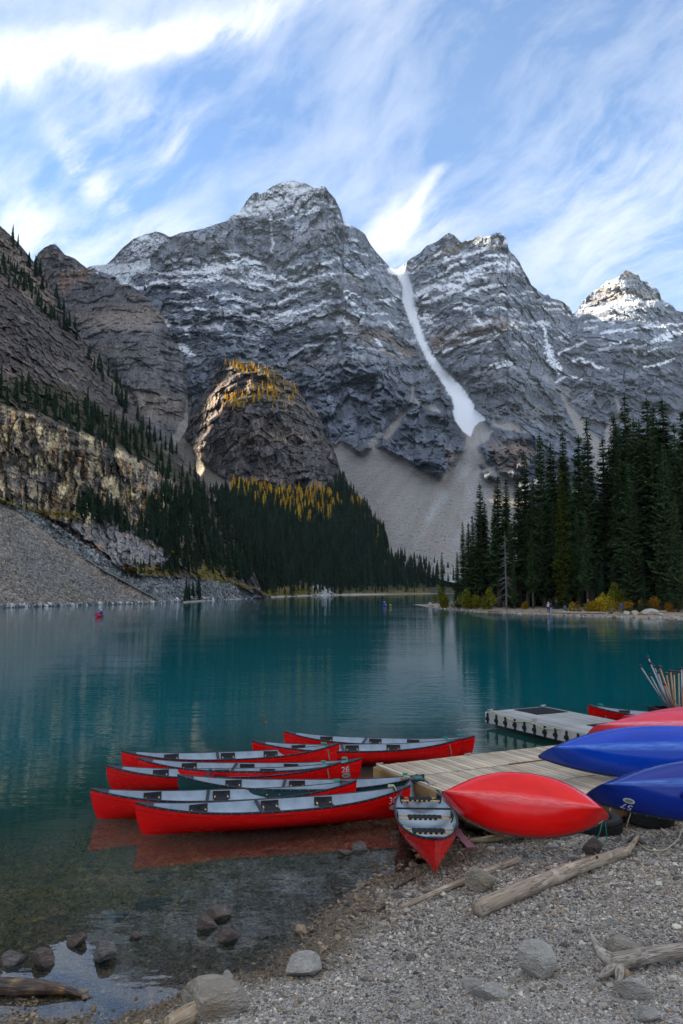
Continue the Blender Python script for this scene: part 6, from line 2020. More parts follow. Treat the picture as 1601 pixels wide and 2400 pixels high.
FRONT = [(1037, 1293, 10), (1072, 1292, 12), (1087, 1220, 14), (1101, 1222, 18), (1112, 1204, 22), (1127, 1129, 18), (1143, 1175, 22), (1171, 1112, 18), (1189, 1116, 24), (1218, 1112, 20), (1240, 1049, 22), (1256, 1118, 28),
         (1277, 1012, 22), (1300, 1033, 26), (1330, 1006, 28), (1364, 1015, 24), (1390, 975, 22), (1423, 1020, 26), (1447, 970, 26), (1460, 985, 30), (1478, 920, 24), (1496, 977, 20), (1512, 979, 30), (1530, 926, 26), (1553, 945, 30), (1569, 929, 28),
         (1598, 985, 24), (1625, 950, 28), (1655, 960, 26)]
ORD = ['first', 'second', 'third', 'fourth', 'fifth', 'sixth', 'seventh', 'eighth', 'ninth', 'tenth', 'eleventh', 'twelfth', 'thirteenth', 'fourteenth', 'fifteenth', 'sixteenth', 'seventeenth', 'eighteenth', 'nineteenth', 'twentieth', 'twenty-first', 'twenty-second', 'twenty-third', 'twenty-fourth', 'twenty-fifth', 'twenty-sixth', 'twenty-seventh', 'twenty-eighth', 'twenty-ninth']
SPECIAL = {0: 'lone slim spruce at the tip of the right shore point', 20: 'tallest thin-topped spruce of the right grove, rising above all others', 12: 'tall full spruce left of the olive-green tree in the right grove'}
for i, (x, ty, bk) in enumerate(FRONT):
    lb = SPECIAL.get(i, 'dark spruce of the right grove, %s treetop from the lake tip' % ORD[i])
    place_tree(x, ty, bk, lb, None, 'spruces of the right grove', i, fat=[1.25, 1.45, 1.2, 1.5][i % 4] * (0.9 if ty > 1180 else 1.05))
LOWER = [(1323, 1087, 15, CROWN_OLIVE, 'olive-green spruce standing in front of the dark grove'), (1379, 1190, 16, None, 'half-height dark spruce right of the olive-green one'), (1358, 1184, 19, None, 'half-height dark spruce just behind the olive-green one'),
         (1402, 1306, 15, CROWN_BLUE, 'young blue-green spruce behind the yellow bush, left of three'), (1413, 1317, 14, CROWN_BLUE, 'young blue-green spruce behind the yellow bush, middle of three'), (1437, 1322, 14, CROWN_BLUE, 'young blue-green spruce behind the yellow bush, right of three'),
         (1564, 1035, 15, None, 'front spruce near the right edge with a bare grey lower trunk'), (1250, 1230, 14, None, 'mid-height spruce in front, right of the dead grey tree'), (1205, 1300, 13, None, 'small spruce at the foot of the dead grey tree'), (1490, 1120, 15, None, 'front spruce left of the bare-trunked one'),
         (1331, 1360, 12, CROWN_BLUE, 'knee-high young spruce at the foot of the olive-green tree'), (1512, 1345, 10, CROWN_BLUE, 'young spruce on the bank near the right edge'), (1590, 1150, 12, None, 'front spruce cut by the right edge')]
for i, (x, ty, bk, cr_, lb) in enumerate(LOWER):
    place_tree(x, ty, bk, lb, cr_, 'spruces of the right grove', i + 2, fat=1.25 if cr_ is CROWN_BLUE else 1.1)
rb = random.Random(5)
topline = np.array([(f[0], f[1]) for f in FRONT], float)
for i in range(84):
    x = 1085 + i * 7.4 + rb.uniform(-8, 8)
    ty = float(np.interp(x, topline[:, 0], topline[:, 1])) + rb.uniform(35, 170)
    place_tree(x, ty, rb.uniform(17, 60), 'dark spruce filling the back rows of the right grove', None, 'back-row spruces of the right grove', i + 1, fat=rb.uniform(1.2, 1.6))

# dead grey tree
Y = row_y(1187, 13); p = on_point(1187, Y); h = at_depth(1187, 1246, Y).z - p.z
snag = empty('dead_tree', p); tag(snag, 'bare dead grey tree with drooping branches in front of the right grove', 'tree')
part('trunk', tube_mesh('trunk', [(0, 0, -0.3), (0.05, 0, h * 0.3), (-0.05, 0.03, h * 0.6), (0.0, 0, h)], 0, M_GREYBARK, 8, n=16, radii=[0.17, 0.13, 0.09, 0.02]), snag)
rs = random.Random(3)
for i in range(58):
    z = h * rs.uniform(0.16, 0.95); a = rs.uniform(0, 6.28); L = rs.uniform(0.8, 3.0) * (1.15 - z / h)
    dx, dy = math.cos(a), math.sin(a)
    pts = [(0, 0, z), (dx * L * 0.4, dy * L * 0.4, z - L * 0.05), (dx * L * 0.8, dy * L * 0.8, z - L * 0.35), (dx * L, dy * L, z - L * 0.30)]
    part('branch', tube_mesh('branch', pts, 0, M_GREYBARK, 4, n=7, radii=[0.07, 0.05, 0.03]), snag)

# small-scale conifers for the far slopes
def far_tree(seed, ratio, dark, light, mat, tiers=9, pts=7):
    r = np.random.default_rng(seed)
    V, F, K = [], [], []
    for i in range(tiers):
        t0 = i / tiers
        z0 = 0.04 + 0.96 * t0; z1 = min(1.0, z0 + 0.22 * (1 - 0.4 * t0))
        rad = ratio * (1 - t0) ** 0.8 * r.uniform(0.8, 1.2) + 0.008
        apex = len(V); V.append((r.normal(0, 0.006), r.normal(0, 0.006), z1)); K.append(np.array(light))
        ring = []
        a0 = r.uniform(0, 6.28)
        for j in range(2 * pts):
            a = a0 + PI * j / pts
            rr = rad * (r.uniform(0.85, 1.25) if j % 2 == 0 else r.uniform(0.35, 0.6))
            ring.append(len(V)); V.append((rr * math.cos(a), rr * math.sin(a), z0 + (0.0 if j % 2 == 0 else 0.03)))
            g = r.uniform(0, 1); K.append(np.array(dark) * (1 - g) + np.array(light) * g)
        for j in range(2 * pts): F.append((apex, ring[j], ring[(j + 1) % (2 * pts)]))
    return np.array(V), np.array(F), np.array(K)


FAR = [far_tree(60 + k, [0.15, 0.13, 0.17, 0.12][k], (0.009, 0.018, 0.011), (0.024, 0.038, 0.022), M_NEEDLE) for k in range(4)]
LAR = [far_tree(70 + k, [0.20, 0.23, 0.18][k], (0.34, 0.20, 0.015), (0.70, 0.46, 0.04), M_LARCH, 7, 6) for k in range(3)]


def base_mesh(name, data, mat):
    o = mesh_np(name, data[0], data[1], mat, False, attrs={'Col': data[2]})
    me = o.data; bpy.data.objects.remove(o)
    return me


FAR_ME = [base_mesh('spruce', d_, M_NEEDLE) for d_ in FAR]; LAR_ME = [base_mesh('larch', d_, M_LARCH) for d_ in LAR]


def surface_points(sheet, n, poly, seed, gap):
    """random places on a mountain face inside an outline"""
    r = np.random.default_rng(seed)
    poly = np.asarray(poly, float)
    x = r.uniform(poly[:, 0].min(), poly[:, 0].max(), n); y = r.uniform(poly[:, 1].min(), poly[:, 1].max(), n)
    ok = sdf(x, y, poly) > 0
    x, y = x[ok], y[ok]
    col_ = (x - sheet.px[0, 0]) / (sheet.px[0, -1] - sheet.px[0, 0]) * (sheet.nc - 1)
    ci = np.clip(np.round(col_).astype(int), 0, sheet.nc - 1)
    P, seen = [], set()
    for i in range(len(x)):
        colpy = sheet.py[:, ci[i]]
        if not (colpy[-1] <= y[i] <= colpy[0]): continue
        ri = int(np.clip(np.searchsorted(-colpy, -y[i]), 0, sheet.nr - 1))
        p = sheet.co[ri, ci[i]]
        key = (int(x[i] / gap), int(y[i] / gap * 1.0))
        if key in seen: continue
        seen.add(key)
        P.append((p[0], p[1], p[2], x[i], y[i]))
    return np.array(P)


SPOTS = []     # x y z height kind label-key
def grow(sheet, n, poly, seed, gap, hlo, hhi, key, larch=0.0):
    P = surface_points(sheet, n, poly, seed, gap)
    r = np.random.default_rng(seed + 1)
    for q in P:
        SPOTS.append((q[0], q[1], q[2], r.uniform(hlo, hhi), 'larch' if r.uniform() < larch else 'spruce', key))


grow(SF, 9000, [(430, 1212), (500, 1175), (560, 1160), (700, 1190), (760, 1165), (800, 1130), (900, 1258), (915, 1312), (1000, 1336), (1240, 1355), (1240, 1380), (900, 1378), (780, 1382), (720, 1368), (600, 1385), (560, 1378), (430, 1360)], 1, 5.4, 7, 18, 'slope')
grow(SF, 500, [(430, 1405), (560, 1378), (600, 1385), (720, 1368), (780, 1382), (900, 1378), (1000, 1384), (1000, 1388), (600, 1399), (430, 1410)], 2, 9, 4, 9, 'slope')
grow(SF, 700, [(540, 1148), (620, 1160), (700, 1174), (780, 1150), (810, 1205), (740, 1240), (660, 1215), (590, 1190), (540, 1172)], 3, 6, 9, 16, 'upper', 0.62)
grow(SK, 420, [(545, 1135), (640, 1150), (740, 1165), (800, 1170), (860, 1200), (760, 1210), (600, 1190), (540, 1160)], 13, 7, 11, 15, 'upper', 0.8)
grow(SF, 260, [(795, 1122), (815, 1140), (912, 1290), (890, 1290), (850, 1230), (800, 1160)], 4, 7, 8, 13, 'upper', 0.55)
grow(SK, 330, [(520, 850), (560, 852), (640, 872), (700, 918), (690, 935), (650, 905), (600, 880), (530, 868)], 5, 5.5, 4.5, 9, 'knob', 1.0)
grow(SK, 200, [(530, 930), (580, 915), (640, 905), (660, 930), (610, 940), (540, 968), (515, 960)], 6, 8, 6, 10, 'knob', 1.0)
grow(SK, 60, [(600, 900), (690, 930), (700, 960), (640, 960)], 7, 14, 5, 9, 'knob', 0.85)
grow(SG, 700, [(0, 531), (51, 581), (102, 648), (153, 738), (204, 811), (255, 868), (285, 911), (330, 971), (360, 1018), (425, 1069), (475, 1125), (510, 1175), (510, 1200), (440, 1130), (350, 1060), (300, 985), (240, 900), (190, 830), (140, 770), (90, 680), (40, 600), (0, 560)], 8, 6, 5, 9.5, 'ridge')
grow(SG, 260, [(0, 600), (60, 650), (110, 720), (150, 770), (100, 750), (50, 690), (0, 660)], 9, 8, 4, 7, 'ridge')
grow(SG, 520, [(0, 905), (80, 915), (160, 930), (240, 968), (320, 1020), (400, 1085), (470, 1145), (470, 1165), (400, 1130), (300, 1075), (200, 1020), (100, 985), (0, 958)], 10, 5.5, 3.5, 8, 'ledge')
grow(SG, 300, [(180, 1190), (240, 1195), (300, 1230), (380, 1250), (380, 1285), (290, 1250), (185, 1215)], 11, 7, 4, 9, 'foot')
grow(SG, 700, [(380, 1160), (470, 1165), (520, 1200), (590, 1330), (590, 1375), (540, 1358), (470, 1350), (390, 1345), (380, 1280), (330, 1215)], 12, 5.5, 3.5, 10.5, 'spur')
grow(SG, 60, [(290, 1330), (420, 1335), (420, 1352), (300, 1345)], 14, 12, 3, 7, 'foot')
LABELS = {('spruce', 'slope'): ('dark spruce in the dense forest at the far end of the lake', 'spruces of the far-shore forest'), ('spruce', 'upper'): ('dark spruce among golden larches below the rock knob', 'spruces among the larches'),
          ('larch', 'upper'): ('golden larch on the forest edge below the rock knob', 'golden larches below the knob'), ('larch', 'knob'): ('bright golden larch on top of the rock knob', 'golden larches on the rock knob'),
          ('spruce', 'knob'): ('dark spruce among the larches on the rock knob', 'spruces on the rock knob'), ('spruce', 'ridge'): ('small dark spruce along the left skyline ridge', 'spruces along the left ridge'), ('spruce', 'ledge'): ('dark spruce on the broad ledge above the cream and rust cliff', 'spruces on the left cliff ledge'),
          ('spruce', 'foot'): ('dark spruce at the foot of the cream and rust cliff, above the grey boulders', 'spruces at the cliff foot'), ('spruce', 'spur'): ('dark spruce on the lower right spur of the left mountain', 'spruces on the left spur')}
SP = sorted([s for s in SPOTS if s[4] == 'spruce'], key=lambda s: -s[3] / s[1])
LP = sorted([s for s in SPOTS if s[4] == 'larch'], key=lambda s: -s[3] / s[1])
rr_ = random.Random(9)
NEAR_N = 205
for kind, spots in (('spruce', SP[:NEAR_N]), ('larch', LP[:290])):
    for i, (x, y, z, h, kd, key) in enumerate(spots):
        mes = FAR_ME if kind == 'spruce' else LAR_ME
        o = link(bpy.data.objects.new(kind, mes[i % len(mes)]))
        o.location = (x, y, z - 0.4); fat = h * rr_.uniform(0.85, 1.15)
        o.scale = (fat, fat, h); o.rotation_euler = (0, 0, rr_.uniform(0, 6.28))
        lb, gp = LABELS[(kind, key)]
        tag(o, lb, 'tree', gp)


def merge_trees(name, spots, bases, mat, seed):
    r = np.random.default_rng(seed)
    Vs, Fs, Ks, k = [], [], [], 0
    for i, (x, y, z, h, kd, key) in enumerate(spots):
        V, F, K = bases[i % len(bases)]
        a = r.uniform(0, 6.28); ca, sa = math.cos(a), math.sin(a); f = h * r.uniform(0.85, 1.15)
        W = np.stack([(V[:, 0] * ca - V[:, 1] * sa) * f + x, (V[:, 0] * sa + V[:, 1] * ca) * f + y, V[:, 2] * h + z - 0.4], 1)
        Vs.append(W); Fs.append(F + k); Ks.append(K * r.uniform(0.7, 1.3)); k += len(V)
    o = mesh_np(name, np.concatenate(Vs), np.concatenate(Fs), mat, False, attrs={'Col': np.concatenate(Ks)})
    o['kind'] = 'stuff'
    return o


merge_trees('forest', SP[NEAR_N:], FAR, M_NEEDLE, 4)
if len(LP) > 290: merge_trees('larch_wood', LP[290:], LAR, M_LARCH, 5)

# ------------------------------------------------------------------ shrubs and grass
def leaf_blob(seed, n, dark, light, squash=0.75, leaf=0.06):
    r = np.random.default_rng(seed)
    lob = r.normal(0, 0.42, (9, 3)); lob[:, 2] = np.abs(lob[:, 2]) * 0.8 + 0.25
    lr = r.uniform(0.28, 0.5, 9)
    V, F, K = [], [], []
    for i in range(n):
        j = r.integers(9)
        d = r.normal(size=3); d /= np.linalg.norm(d)
        p = lob[j] + d * lr[j] * r.uniform(0.55, 1.05)
        if p[2] < 0: continue
        p[2] *= squash
        a = r.normal(size=3); a /= np.linalg.norm(a); b = np.cross(a, r.normal(size=3)); b /= np.linalg.norm(b)
        s = leaf * r.uniform(0.6, 1.5)
        k = len(V)
        V += [p - a * s, p + b * s * 0.6, p + a * s, p - b * s * 0.6]
        F.append((k, k + 1, k + 2, k + 3))
        g = np.clip(r.normal(0.5, 0.3), 0, 1)
        c_ = np.array(dark) * (1 - g) + np.array(light) * g
        K += [c_] * 4
    return base_mesh('foliage', (np.array(V), np.array(F), np.array(K)), M_LEAF)


SHR = {'yellow': leaf_blob(1, 1500, (0.16, 0.12, 0.012), (0.60, 0.42, 0.03)), 'lime': leaf_blob(2, 1500, (0.05, 0.075, 0.012), (0.32, 0.30, 0.03)), 'green': leaf_blob(3, 1400, (0.02, 0.035, 0.012), (0.07, 0.10, 0.03)), 'orange': leaf_blob(4, 1200, (0.14, 0.07, 0.012), (0.48, 0.24, 0.03))}
STEM = tube_mesh('stem', [(0, 0, -0.1), (0.03, 0.02, 0.3), (-0.05, 0.05, 0.7)], 0, M_BARK, 5, n=6, radii=[0.05, 0.03, 0.01])
SH = [(1042, 1398, 30, 46, 'lime', 5, 'yellow-green bush at the tip of the right point under the lone spruce'), (1105, 1402, 42, 46, 'lime', 7, 'yellow-green bush, left half of the long shrub row'), (1140, 1404, 38, 52, 'lime', 7, 'yellow-green bush, right half of the long shrub row'),
      (1228, 1408, 16, 26, 'yellow', 12, 'small yellow bush in the shade left of the people'), (1392, 1418, 48, 44, 'yellow', 8, 'bright yellow bush right of the walking person'), (1425, 1412, 44, 56, 'yellow', 11, 'tall loose yellow bush behind the bright yellow one'),
      (1448, 1395, 44, 62, 'lime', 14, 'yellow-green small tree between the young spruces'), (1470, 1420, 32, 28, 'orange', 9, 'low orange bush right of the bright yellow one'), (1533, 1408, 36, 34, 'orange', 13, 'orange-yellow bush under the dark spruces at right'), (1570, 1408, 24, 22, 'orange', 13, 'small orange bush nearest the right edge'),
      (1075, 1400, 30, 22, 'green', 9, 'low dark green bush behind the point tip'), (1300, 1410, 30, 22, 'green', 14, 'low green bush behind the standing pair'), (1500, 1418, 34, 22, 'green', 9, 'low green bush on the bank right of the blue-jacket person')]
for i, (x, y, w, hh, kd, bk, lb) in enumerate(SH):
    Y = row_y(x, bk); p = on_point(x, Y); k = ppm(p)
    root = empty('shrub', p); s_ = w / k / 1.5; root.scale = (s_, s_, hh / k / 0.95); root.rotation_euler = (0, 0, i * 1.3)
    part('foliage', SHR[kd], root); part('stem', STEM, root); tag(root, lb, 'shrub', 'shrubs on the right point')


# low shrubs along the far shore and on the left bank
def scrub(name, sheet, n, poly, seed, gap, dark, light, hlo, hhi):
    P = surface_points(sheet, n, poly, seed, gap)
    r = np.random.default_rng(seed)
    V, F, K = [], [], []
    for q in P:
        h = r.uniform(hlo, hhi)
        for j in range(14):
            d = r.normal(0, 0.5, 3) * h; d[2] = abs(d[2]) * 0.8
            a = r.normal(size=3); b = r.normal(size=3)
            s = h * 0.30
            k = len(V)
            c_ = q[:3] + d
            V += [c_ - a * s * 0.5, c_ + b * s * 0.5, c_ + a * s * 0.5]
            F.append((k, k + 1, k + 2))
            g = r.uniform(); K += [np.array(dark) * (1 - g) + np.array(light) * g] * 3
    o = mesh_np(name, np.array(V), np.array(F), M_LEAF, False, attrs={'Col': np.array(K)})
    o['kind'] = 'stuff'
    return o


scrub('shore_grass', SF, 900, [(600, 1398), (640, 1388), (720, 1380), (760, 1394), (900, 1384), (1000, 1382), (1010, 1388), (760, 1395), (600, 1400)], 31, 3, (0.07, 0.06, 0.015), (0.26, 0.20, 0.04), 1.0, 2.6)
scrub('autumn_scrub', SG, 1100, [(280, 1322), (350, 1328), (430, 1336), (520, 1348), (600, 1388), (560, 1378), (470, 1356), (380, 1350), (300, 1342)], 32, 3, (0.07, 0.06, 0.012), (0.36, 0.24, 0.03), 0.5, 1.4)
scrub('autumn_scrub', SG, 500, [(0, 1160), (60, 1190), (130, 1200), (190, 1200), (190, 1212), (130, 1210), (60, 1204), (0, 1178)], 33, 3, (0.07, 0.06, 0.012), (0.32, 0.21, 0.03), 0.4, 0.9)
scrub('autumn_scrub', SG, 500, [(380, 1270), (470, 1250), (520, 1290), (560, 1350), (480, 1340), (400, 1320)], 34, 5, (0.05, 0.05, 0.012), (0.34, 0.24, 0.03), 0.5, 1.6)
scrub('autumn_scrub', SG, 160, [(240, 980), (330, 1030), (420, 1090), (430, 1110), (330, 1060), (240, 1010)], 35, 5, (0.07, 0.06, 0.012), (0.40, 0.26, 0.03), 0.4, 1.1)


# ------------------------------------------------------------------ boulders on the talus slopes and rubble along the shores
def boulder_field(name, sheet, n, poly, seed, gap, lo, hi, pal_):
    P = surface_points(sheet, n, poly, seed, gap)
    r = np.random.default_rng(seed)
    k = len(P)
    s = np.exp(r.uniform(math.log(lo), math.log(hi), k))
    pc_ = np.array(pal_)[r.integers(len(pal_), size=k)] * r.uniform(0.7, 1.3, (k, 1))
    scatter(name, P[:, :3], r.uniform(0, 6.28, (k, 3)), s[:, None] * r.uniform(0.7, 1.3, (k, 3)), pc_, np.full(k, 0.85))


GREYS = [(0.07, 0.074, 0.08), (0.12, 0.127, 0.13), (0.17, 0.175, 0.175), (0.26, 0.265, 0.26)]
TANS = [(0.12, 0.105, 0.095), (0.22, 0.19, 0.16), (0.30, 0.27, 0.235), (0.17, 0.17, 0.17)]
boulder_field('talus_blocks', SG, 26000, [(0, 1172), (90, 1207), (200, 1280), (300, 1345), (480, 1358), (540, 1362), (600, 1398), (400, 1411), (330, 1384), (150, 1278)], 51, 2.1, 0.16, 0.85, GREYS)
boulder_field('scree_stones', SG, 26000, [(0, 1180), (150, 1282), (330, 1388), (392, 1412), (0, 1424)], 52, 2.1, 0.10, 0.5, TANS)
boulder_field('shore_rubble', SG, 9000, [(0, 1424), (200, 1418), (390, 1412), (390, 1409), (200, 1415), (0, 1420)], 53, 1.6, 0.15, 0.75, GREYS + [(0.5, 0.48, 0.47)])
boulder_field('shore_rubble', SG, 5000, [(390, 1413), (500, 1407), (600, 1402.5), (600, 1398), (500, 1402), (390, 1408)], 54, 1.6, 0.2, 1.1, GREYS + [(0.55, 0.54, 0.53)])
boulder_field('talus_blocks', SR, 9000, [(800, 1060), (950, 1080), (1030, 1125), (1090, 1060), (1130, 1050), (1170, 1110), (1220, 1150), (1240, 1300), (1000, 1330), (900, 1290), (800, 1130)], 55, 3.2, 0.35, 1.1, [(0.18, 0.17, 0.165), (0.27, 0.26, 0.25), (0.34, 0.33, 0.32)])
k = 1500
bx_ = RNG.uniform(20, 70, k * 6); by_2 = RNG.uniform(92, 200, k * 6)
ss = sdf(bx_, by_2, POINT); ok = (ss > -0.4) & (ss < 6.5) & (RNG.uniform(size=k * 6) < np.where(ss < 2.0, 1.0, 0.35))
bx_, by_2 = bx_[ok][:3200], by_2[ok][:3200]; kk = len(bx_)
sz_ = np.exp(RNG.uniform(math.log(0.06), math.log(0.34), kk))
scatter('shore_rubble', np.stack([bx_, by_2, point_z(bx_, by_2)], 1), RNG.uniform(0, 0.5, (kk, 3)), sz_[:, None] * RNG.uniform(0.7, 1.5, (kk, 3)) * np.array([1.3, 1, 0.7]),
        np.array([(0.20, 0.175, 0.15), (0.34, 0.30, 0.26), (0.46, 0.43, 0.39), (0.12, 0.11, 0.105)])[RNG.integers(4, size=kk)] * RNG.uniform(0.8, 1.2, (kk, 1)), np.full(kk, 0.8))

# logs on the point
def point_log(xa, ya_back, xb, yb_back, r, mat, label, lift=0.1, name='log', tip=0.6):
    a = on_point(xa, row_y(xa, ya_back)); b = on_point(xb, row_y(xb, yb_back))
    a.z += lift; b.z += lift
    return make_log(name, [a, a.lerp(b, 0.5), b], [r, r * 0.9, r * tip], mat, label, seed=xa, n=14, nseg=8, wob=0.05)


point_log(1300, 3.0, 1432, 5.5, 0.20, M_DRIFTG, 'long bleached log on the right beach, right of the standing pair', 0.15)
e_ = empty('root_stump', on_point(1434, row_y(1434, 5.5))); tag(e_, 'grey root stump ending the long bleached log on the beach', 'stump')
for i in range(5):
    a = i * 1.25
    part('root', tube_mesh('root', [(0, 0, 0.3), (0.45 * math.cos(a), 0.1, 0.35 + 0.45 * math.sin(a)), (0.75 * math.cos(a), 0.15, 0.4 + 0.65 * math.sin(a))], 0, M_DRIFTG, 6, n=6, radii=[0.16, 0.1, 0.03]), e_)
point_log(1338, 6.5, 1362, 7.5, 0.30, M_STICK, 'short thick dark log lying behind the long bleached one', 0.22, tip=0.95)
point_log(1295, 5.5, 1345, 6.5, 0.10, M_DRIFTP, 'thin pale log between the pair and the thick dark log', 0.1)
point_log(1168, 5.0, 1100, 3.0, 0.12, M_DRIFT, 'thin brown log low on the left part of the right beach', 0.1)
point_log(1235, 6.0, 1260, 7.0, 0.10, M_DRIFTG, 'short grey stick log left of the standing pair', 0.08)
point_log(1145, 1.5, 1172, 2.0, 0.10, M_STICK, 'dark waterlogged log at the right beach waterline', 0.06)
point_log(1530, 7.0, 1562, 9.5, 0.12, M_DRIFTG, 'grey branch leaning on the rocks near the right edge', 0.35)
point_log(1545, 8.0, 1570, 6.5, 0.09, M_DRIFTG, 'second grey branch crossing the leaning one', 0.3)
point_log(1500, 5.0, 1508, 7.0, 0.16, M_DRIFTP, 'stubby tan log end beside the blue-jacket person', 0.3)
for i, (x, bk, w_, h_, lb) in enumerate([(1470, 5, 20, 12, 'tan rock right of the blue-jacket person'), (1490, 5.5, 26, 12, 'tan slab of rock among the beach rubble'), (1525, 7, 34, 16, 'largest grey rock of the rubble near the right edge'), (1548, 6, 18, 9, 'small rock beside the largest rubble rock'), (1070, 8, 14, 9, 'white rock on the left part of the right beach'), (1545, 0.3, 12, 8, 'white stone standing at the waterline by the right edge'), (1008, 5, 9, 14, 'upright pale stump-like rock on the point tip')]):
    p = on_point(x, row_y(x, bk)); k = ppm(p)
    me = stone_mesh('rock', 500 + i, 3); me.materials.append(M_STONE)
    o = link(bpy.data.objects.new('rock', me)); o.location = p + Vector((0, 0, h_ / k * 0.25)); o.scale = (w_ / k / 1.6, w_ / k / 2, h_ / k / 1.6); tag(o, lb, 'rock')


# ------------------------------------------------------------------ people
def cloth(name, top, legs, skin=(0.45, 0.26, 0.18), waist=0.95, neck=1.47, hair=(0.05, 0.035, 0.025), hairline=1.66):
    m, t, out = new_mat(name)
    tcn = t.node('ShaderNodeTexCoord')
    sp = t.node('ShaderNodeSeparateXYZ'); t.put(sp, 0, tcn.outputs['Object'])
    z = sp.outputs[2]
    c = t.mix(t.math('GREATER_THAN', z, waist), legs, top)
    c = t.mix(t.math('GREATER_THAN', z, neck), c, skin)
    c = t.mix(t.math('GREATER_THAN', z, hairline), c, hair)
    c = t.mix(t.math('LESS_THAN', z, 0.08), c, (0.03, 0.03, 0.03))
    n = t.noise(tcn.outputs['Object'], 9.0, 3)
    c = t.mix(1.0, c, t.mix(n, (0.75, 0.75, 0.75), (1.2, 1.2, 1.2)), 'MULTIPLY')
    principled(t, out, c, 0.8, t.bump(n, 0.4, 0.02), 0.2)
    return m


def person(label, loc, rz, mat, pose='stand', h=1.72, hat=None, pack=None, cap=None):
    """one continuous skinned figure"""
    J = {'pel': (0, 0, 0.98), 'sp': (0, 0.01, 1.15), 'ch': (0, 0.0, 1.36), 'nk': (0, 0.01, 1.50), 'hd': (0, -0.02, 1.60), 'tp': (0, -0.01, 1.70)}
    if pose == 'walk':
        leg = {-1: [(-0.10, 0.0, 0.92), (-0.11, -0.16, 0.52), (-0.11, -0.12, 0.09), (-0.11, -0.27, 0.04)], 1: [(0.10, 0, 0.92), (0.11, 0.06, 0.50), (0.11, 0.30, 0.13), (0.11, 0.20, 0.03)]}
        arm = {-1: [(-0.19, 0, 1.40), (-0.25, 0.10, 1.14), (-0.23, 0.0, 0.92), (-0.22, -0.05, 0.83)], 1: [(0.19, 0, 1.40), (0.25, -0.06, 1.14), (0.22, -0.24, 1.02), (0.20, -0.32, 1.0)]}
    elif pose == 'sit':
        J = {k: (v[0], v[1] + 0.02, v[2] - 0.62) for k, v in J.items()}
        leg = {s: [(s * 0.10, 0, 0.32), (s * 0.13, -0.42, 0.40), (s * 0.12, -0.50, 0.08), (s * 0.12, -0.64, 0.03)] for s in (-1, 1)}
        arm = {s: [(s * 0.19, 0.02, 0.78), (s * 0.27, -0.08, 0.54), (s * 0.16, -0.32, 0.50), (s * 0.12, -0.40, 0.50)] for s in (-1, 1)}
    else:
        leg = {-1: [(-0.10, 0, 0.92), (-0.11, -0.02, 0.50), (-0.12, 0.02, 0.09), (-0.13, -0.14, 0.03)], 1: [(0.10, 0, 0.92), (0.12, -0.03, 0.50), (0.13, 0.0, 0.09), (0.15, -0.16, 0.03)]}
        arm = {-1: [(-0.19, 0, 1.40), (-0.25, 0.02, 1.13), (-0.22, -0.12, 0.93), (-0.20, -0.18, 0.87)], 1: [(0.19, 0, 1.40), (0.25, 0.0, 1.13), (0.16, -0.20, 1.08), (0.08, -0.25, 1.10)]}
    V, E, R = [], [], []
    def add(p, r, par=None):
        V.append(p); R.append(r)
        if par is not None: E.append((par, len(V) - 1))
        return len(V) - 1
    pel = add(J['pel'], (0.155, 0.115)); s1_ = add(J['sp'], (0.145, 0.11), pel); ch = add(J['ch'], (0.18, 0.12), s1_); nk = add(J['nk'], (0.06, 0.06), ch); hd = add(J['hd'], (0.082, 0.098), nk); add(J['tp'], (0.07, 0.085), hd)
    for s in (-1, 1):
        q = add(leg[s][0], (0.095, 0.10), pel); q = add(leg[s][1], (0.068, 0.07), q); q = add(leg[s][2], (0.045, 0.05), q); add(leg[s][3], (0.04, 0.035), q)
        q = add(arm[s][0], (0.062, 0.065), ch); q = add(arm[s][1], (0.048, 0.05), q); q = add(arm[s][2], (0.035, 0.036), q); add(arm[s][3], (0.034, 0.026), q)
    me = bpy.data.meshes.new('body'); me.from_pydata(V, E, [])
    body = bpy.data.objects.new('body', me)
    root = empty('person', loc); root.rotation_euler = (0, 0, rz); k = h / 1.74; root.scale = (k, k, k)
    link(body, root)
    md = body.modifiers.new('skin', 'SKIN'); md.use_smooth_shade = True
    for i, r_ in enumerate(R): me.skin_vertices[0].data[i].radius = r_
    me.skin_vertices[0].data[0].use_root = True
    sb = body.modifiers.new('sub', 'SUBSURF'); sb.levels = 1; sb.render_levels = 1
    me.materials.append(mat)
    hx, hy, hz = J['hd']
    hm_ = cap or M_HAIR
    bm = bmesh.new(); bmesh.ops.create_icosphere(bm, subdivisions=2, radius=0.115)
    for v in bm.verts:
        v.co.z = v.co.z * 0.8 if v.co.z > 0 else v.co.z * 0.35
    hme = bpy.data.meshes.new('hair'); bm.to_mesh(hme); bm.free(); hme.materials.append(hm_)
    o = part('hat' if cap else 'hair', hme, root); o.location = (hx, hy + 0.02, hz + 0.05)
    if pack:
        o = part('backpack', boxes_mesh('backpack', [(0, 0, 0, 0.30, 0.17, 0.44), (0, 0.09, -0.05, 0.24, 0.08, 0.26)], pack, 0.05), root)
        o.location = (0, 0.20, J['ch'][2] - 0.06)
    tag(root, label, 'person')
    return root


M_HAIR = simple('dark_hair', (0.03, 0.02, 0.015), 0.7)
M_HATW = simple('white_hat', (0.75, 0.75, 0.78), 0.7); M_HATL = simple('lilac_cap', (0.55, 0.50, 0.75), 0.7)
M_PACKD = simple('black_pack', (0.02, 0.02, 0.03), 0.7); M_PACKB = simple('blue_pack', (0.02, 0.10, 0.25), 0.7)


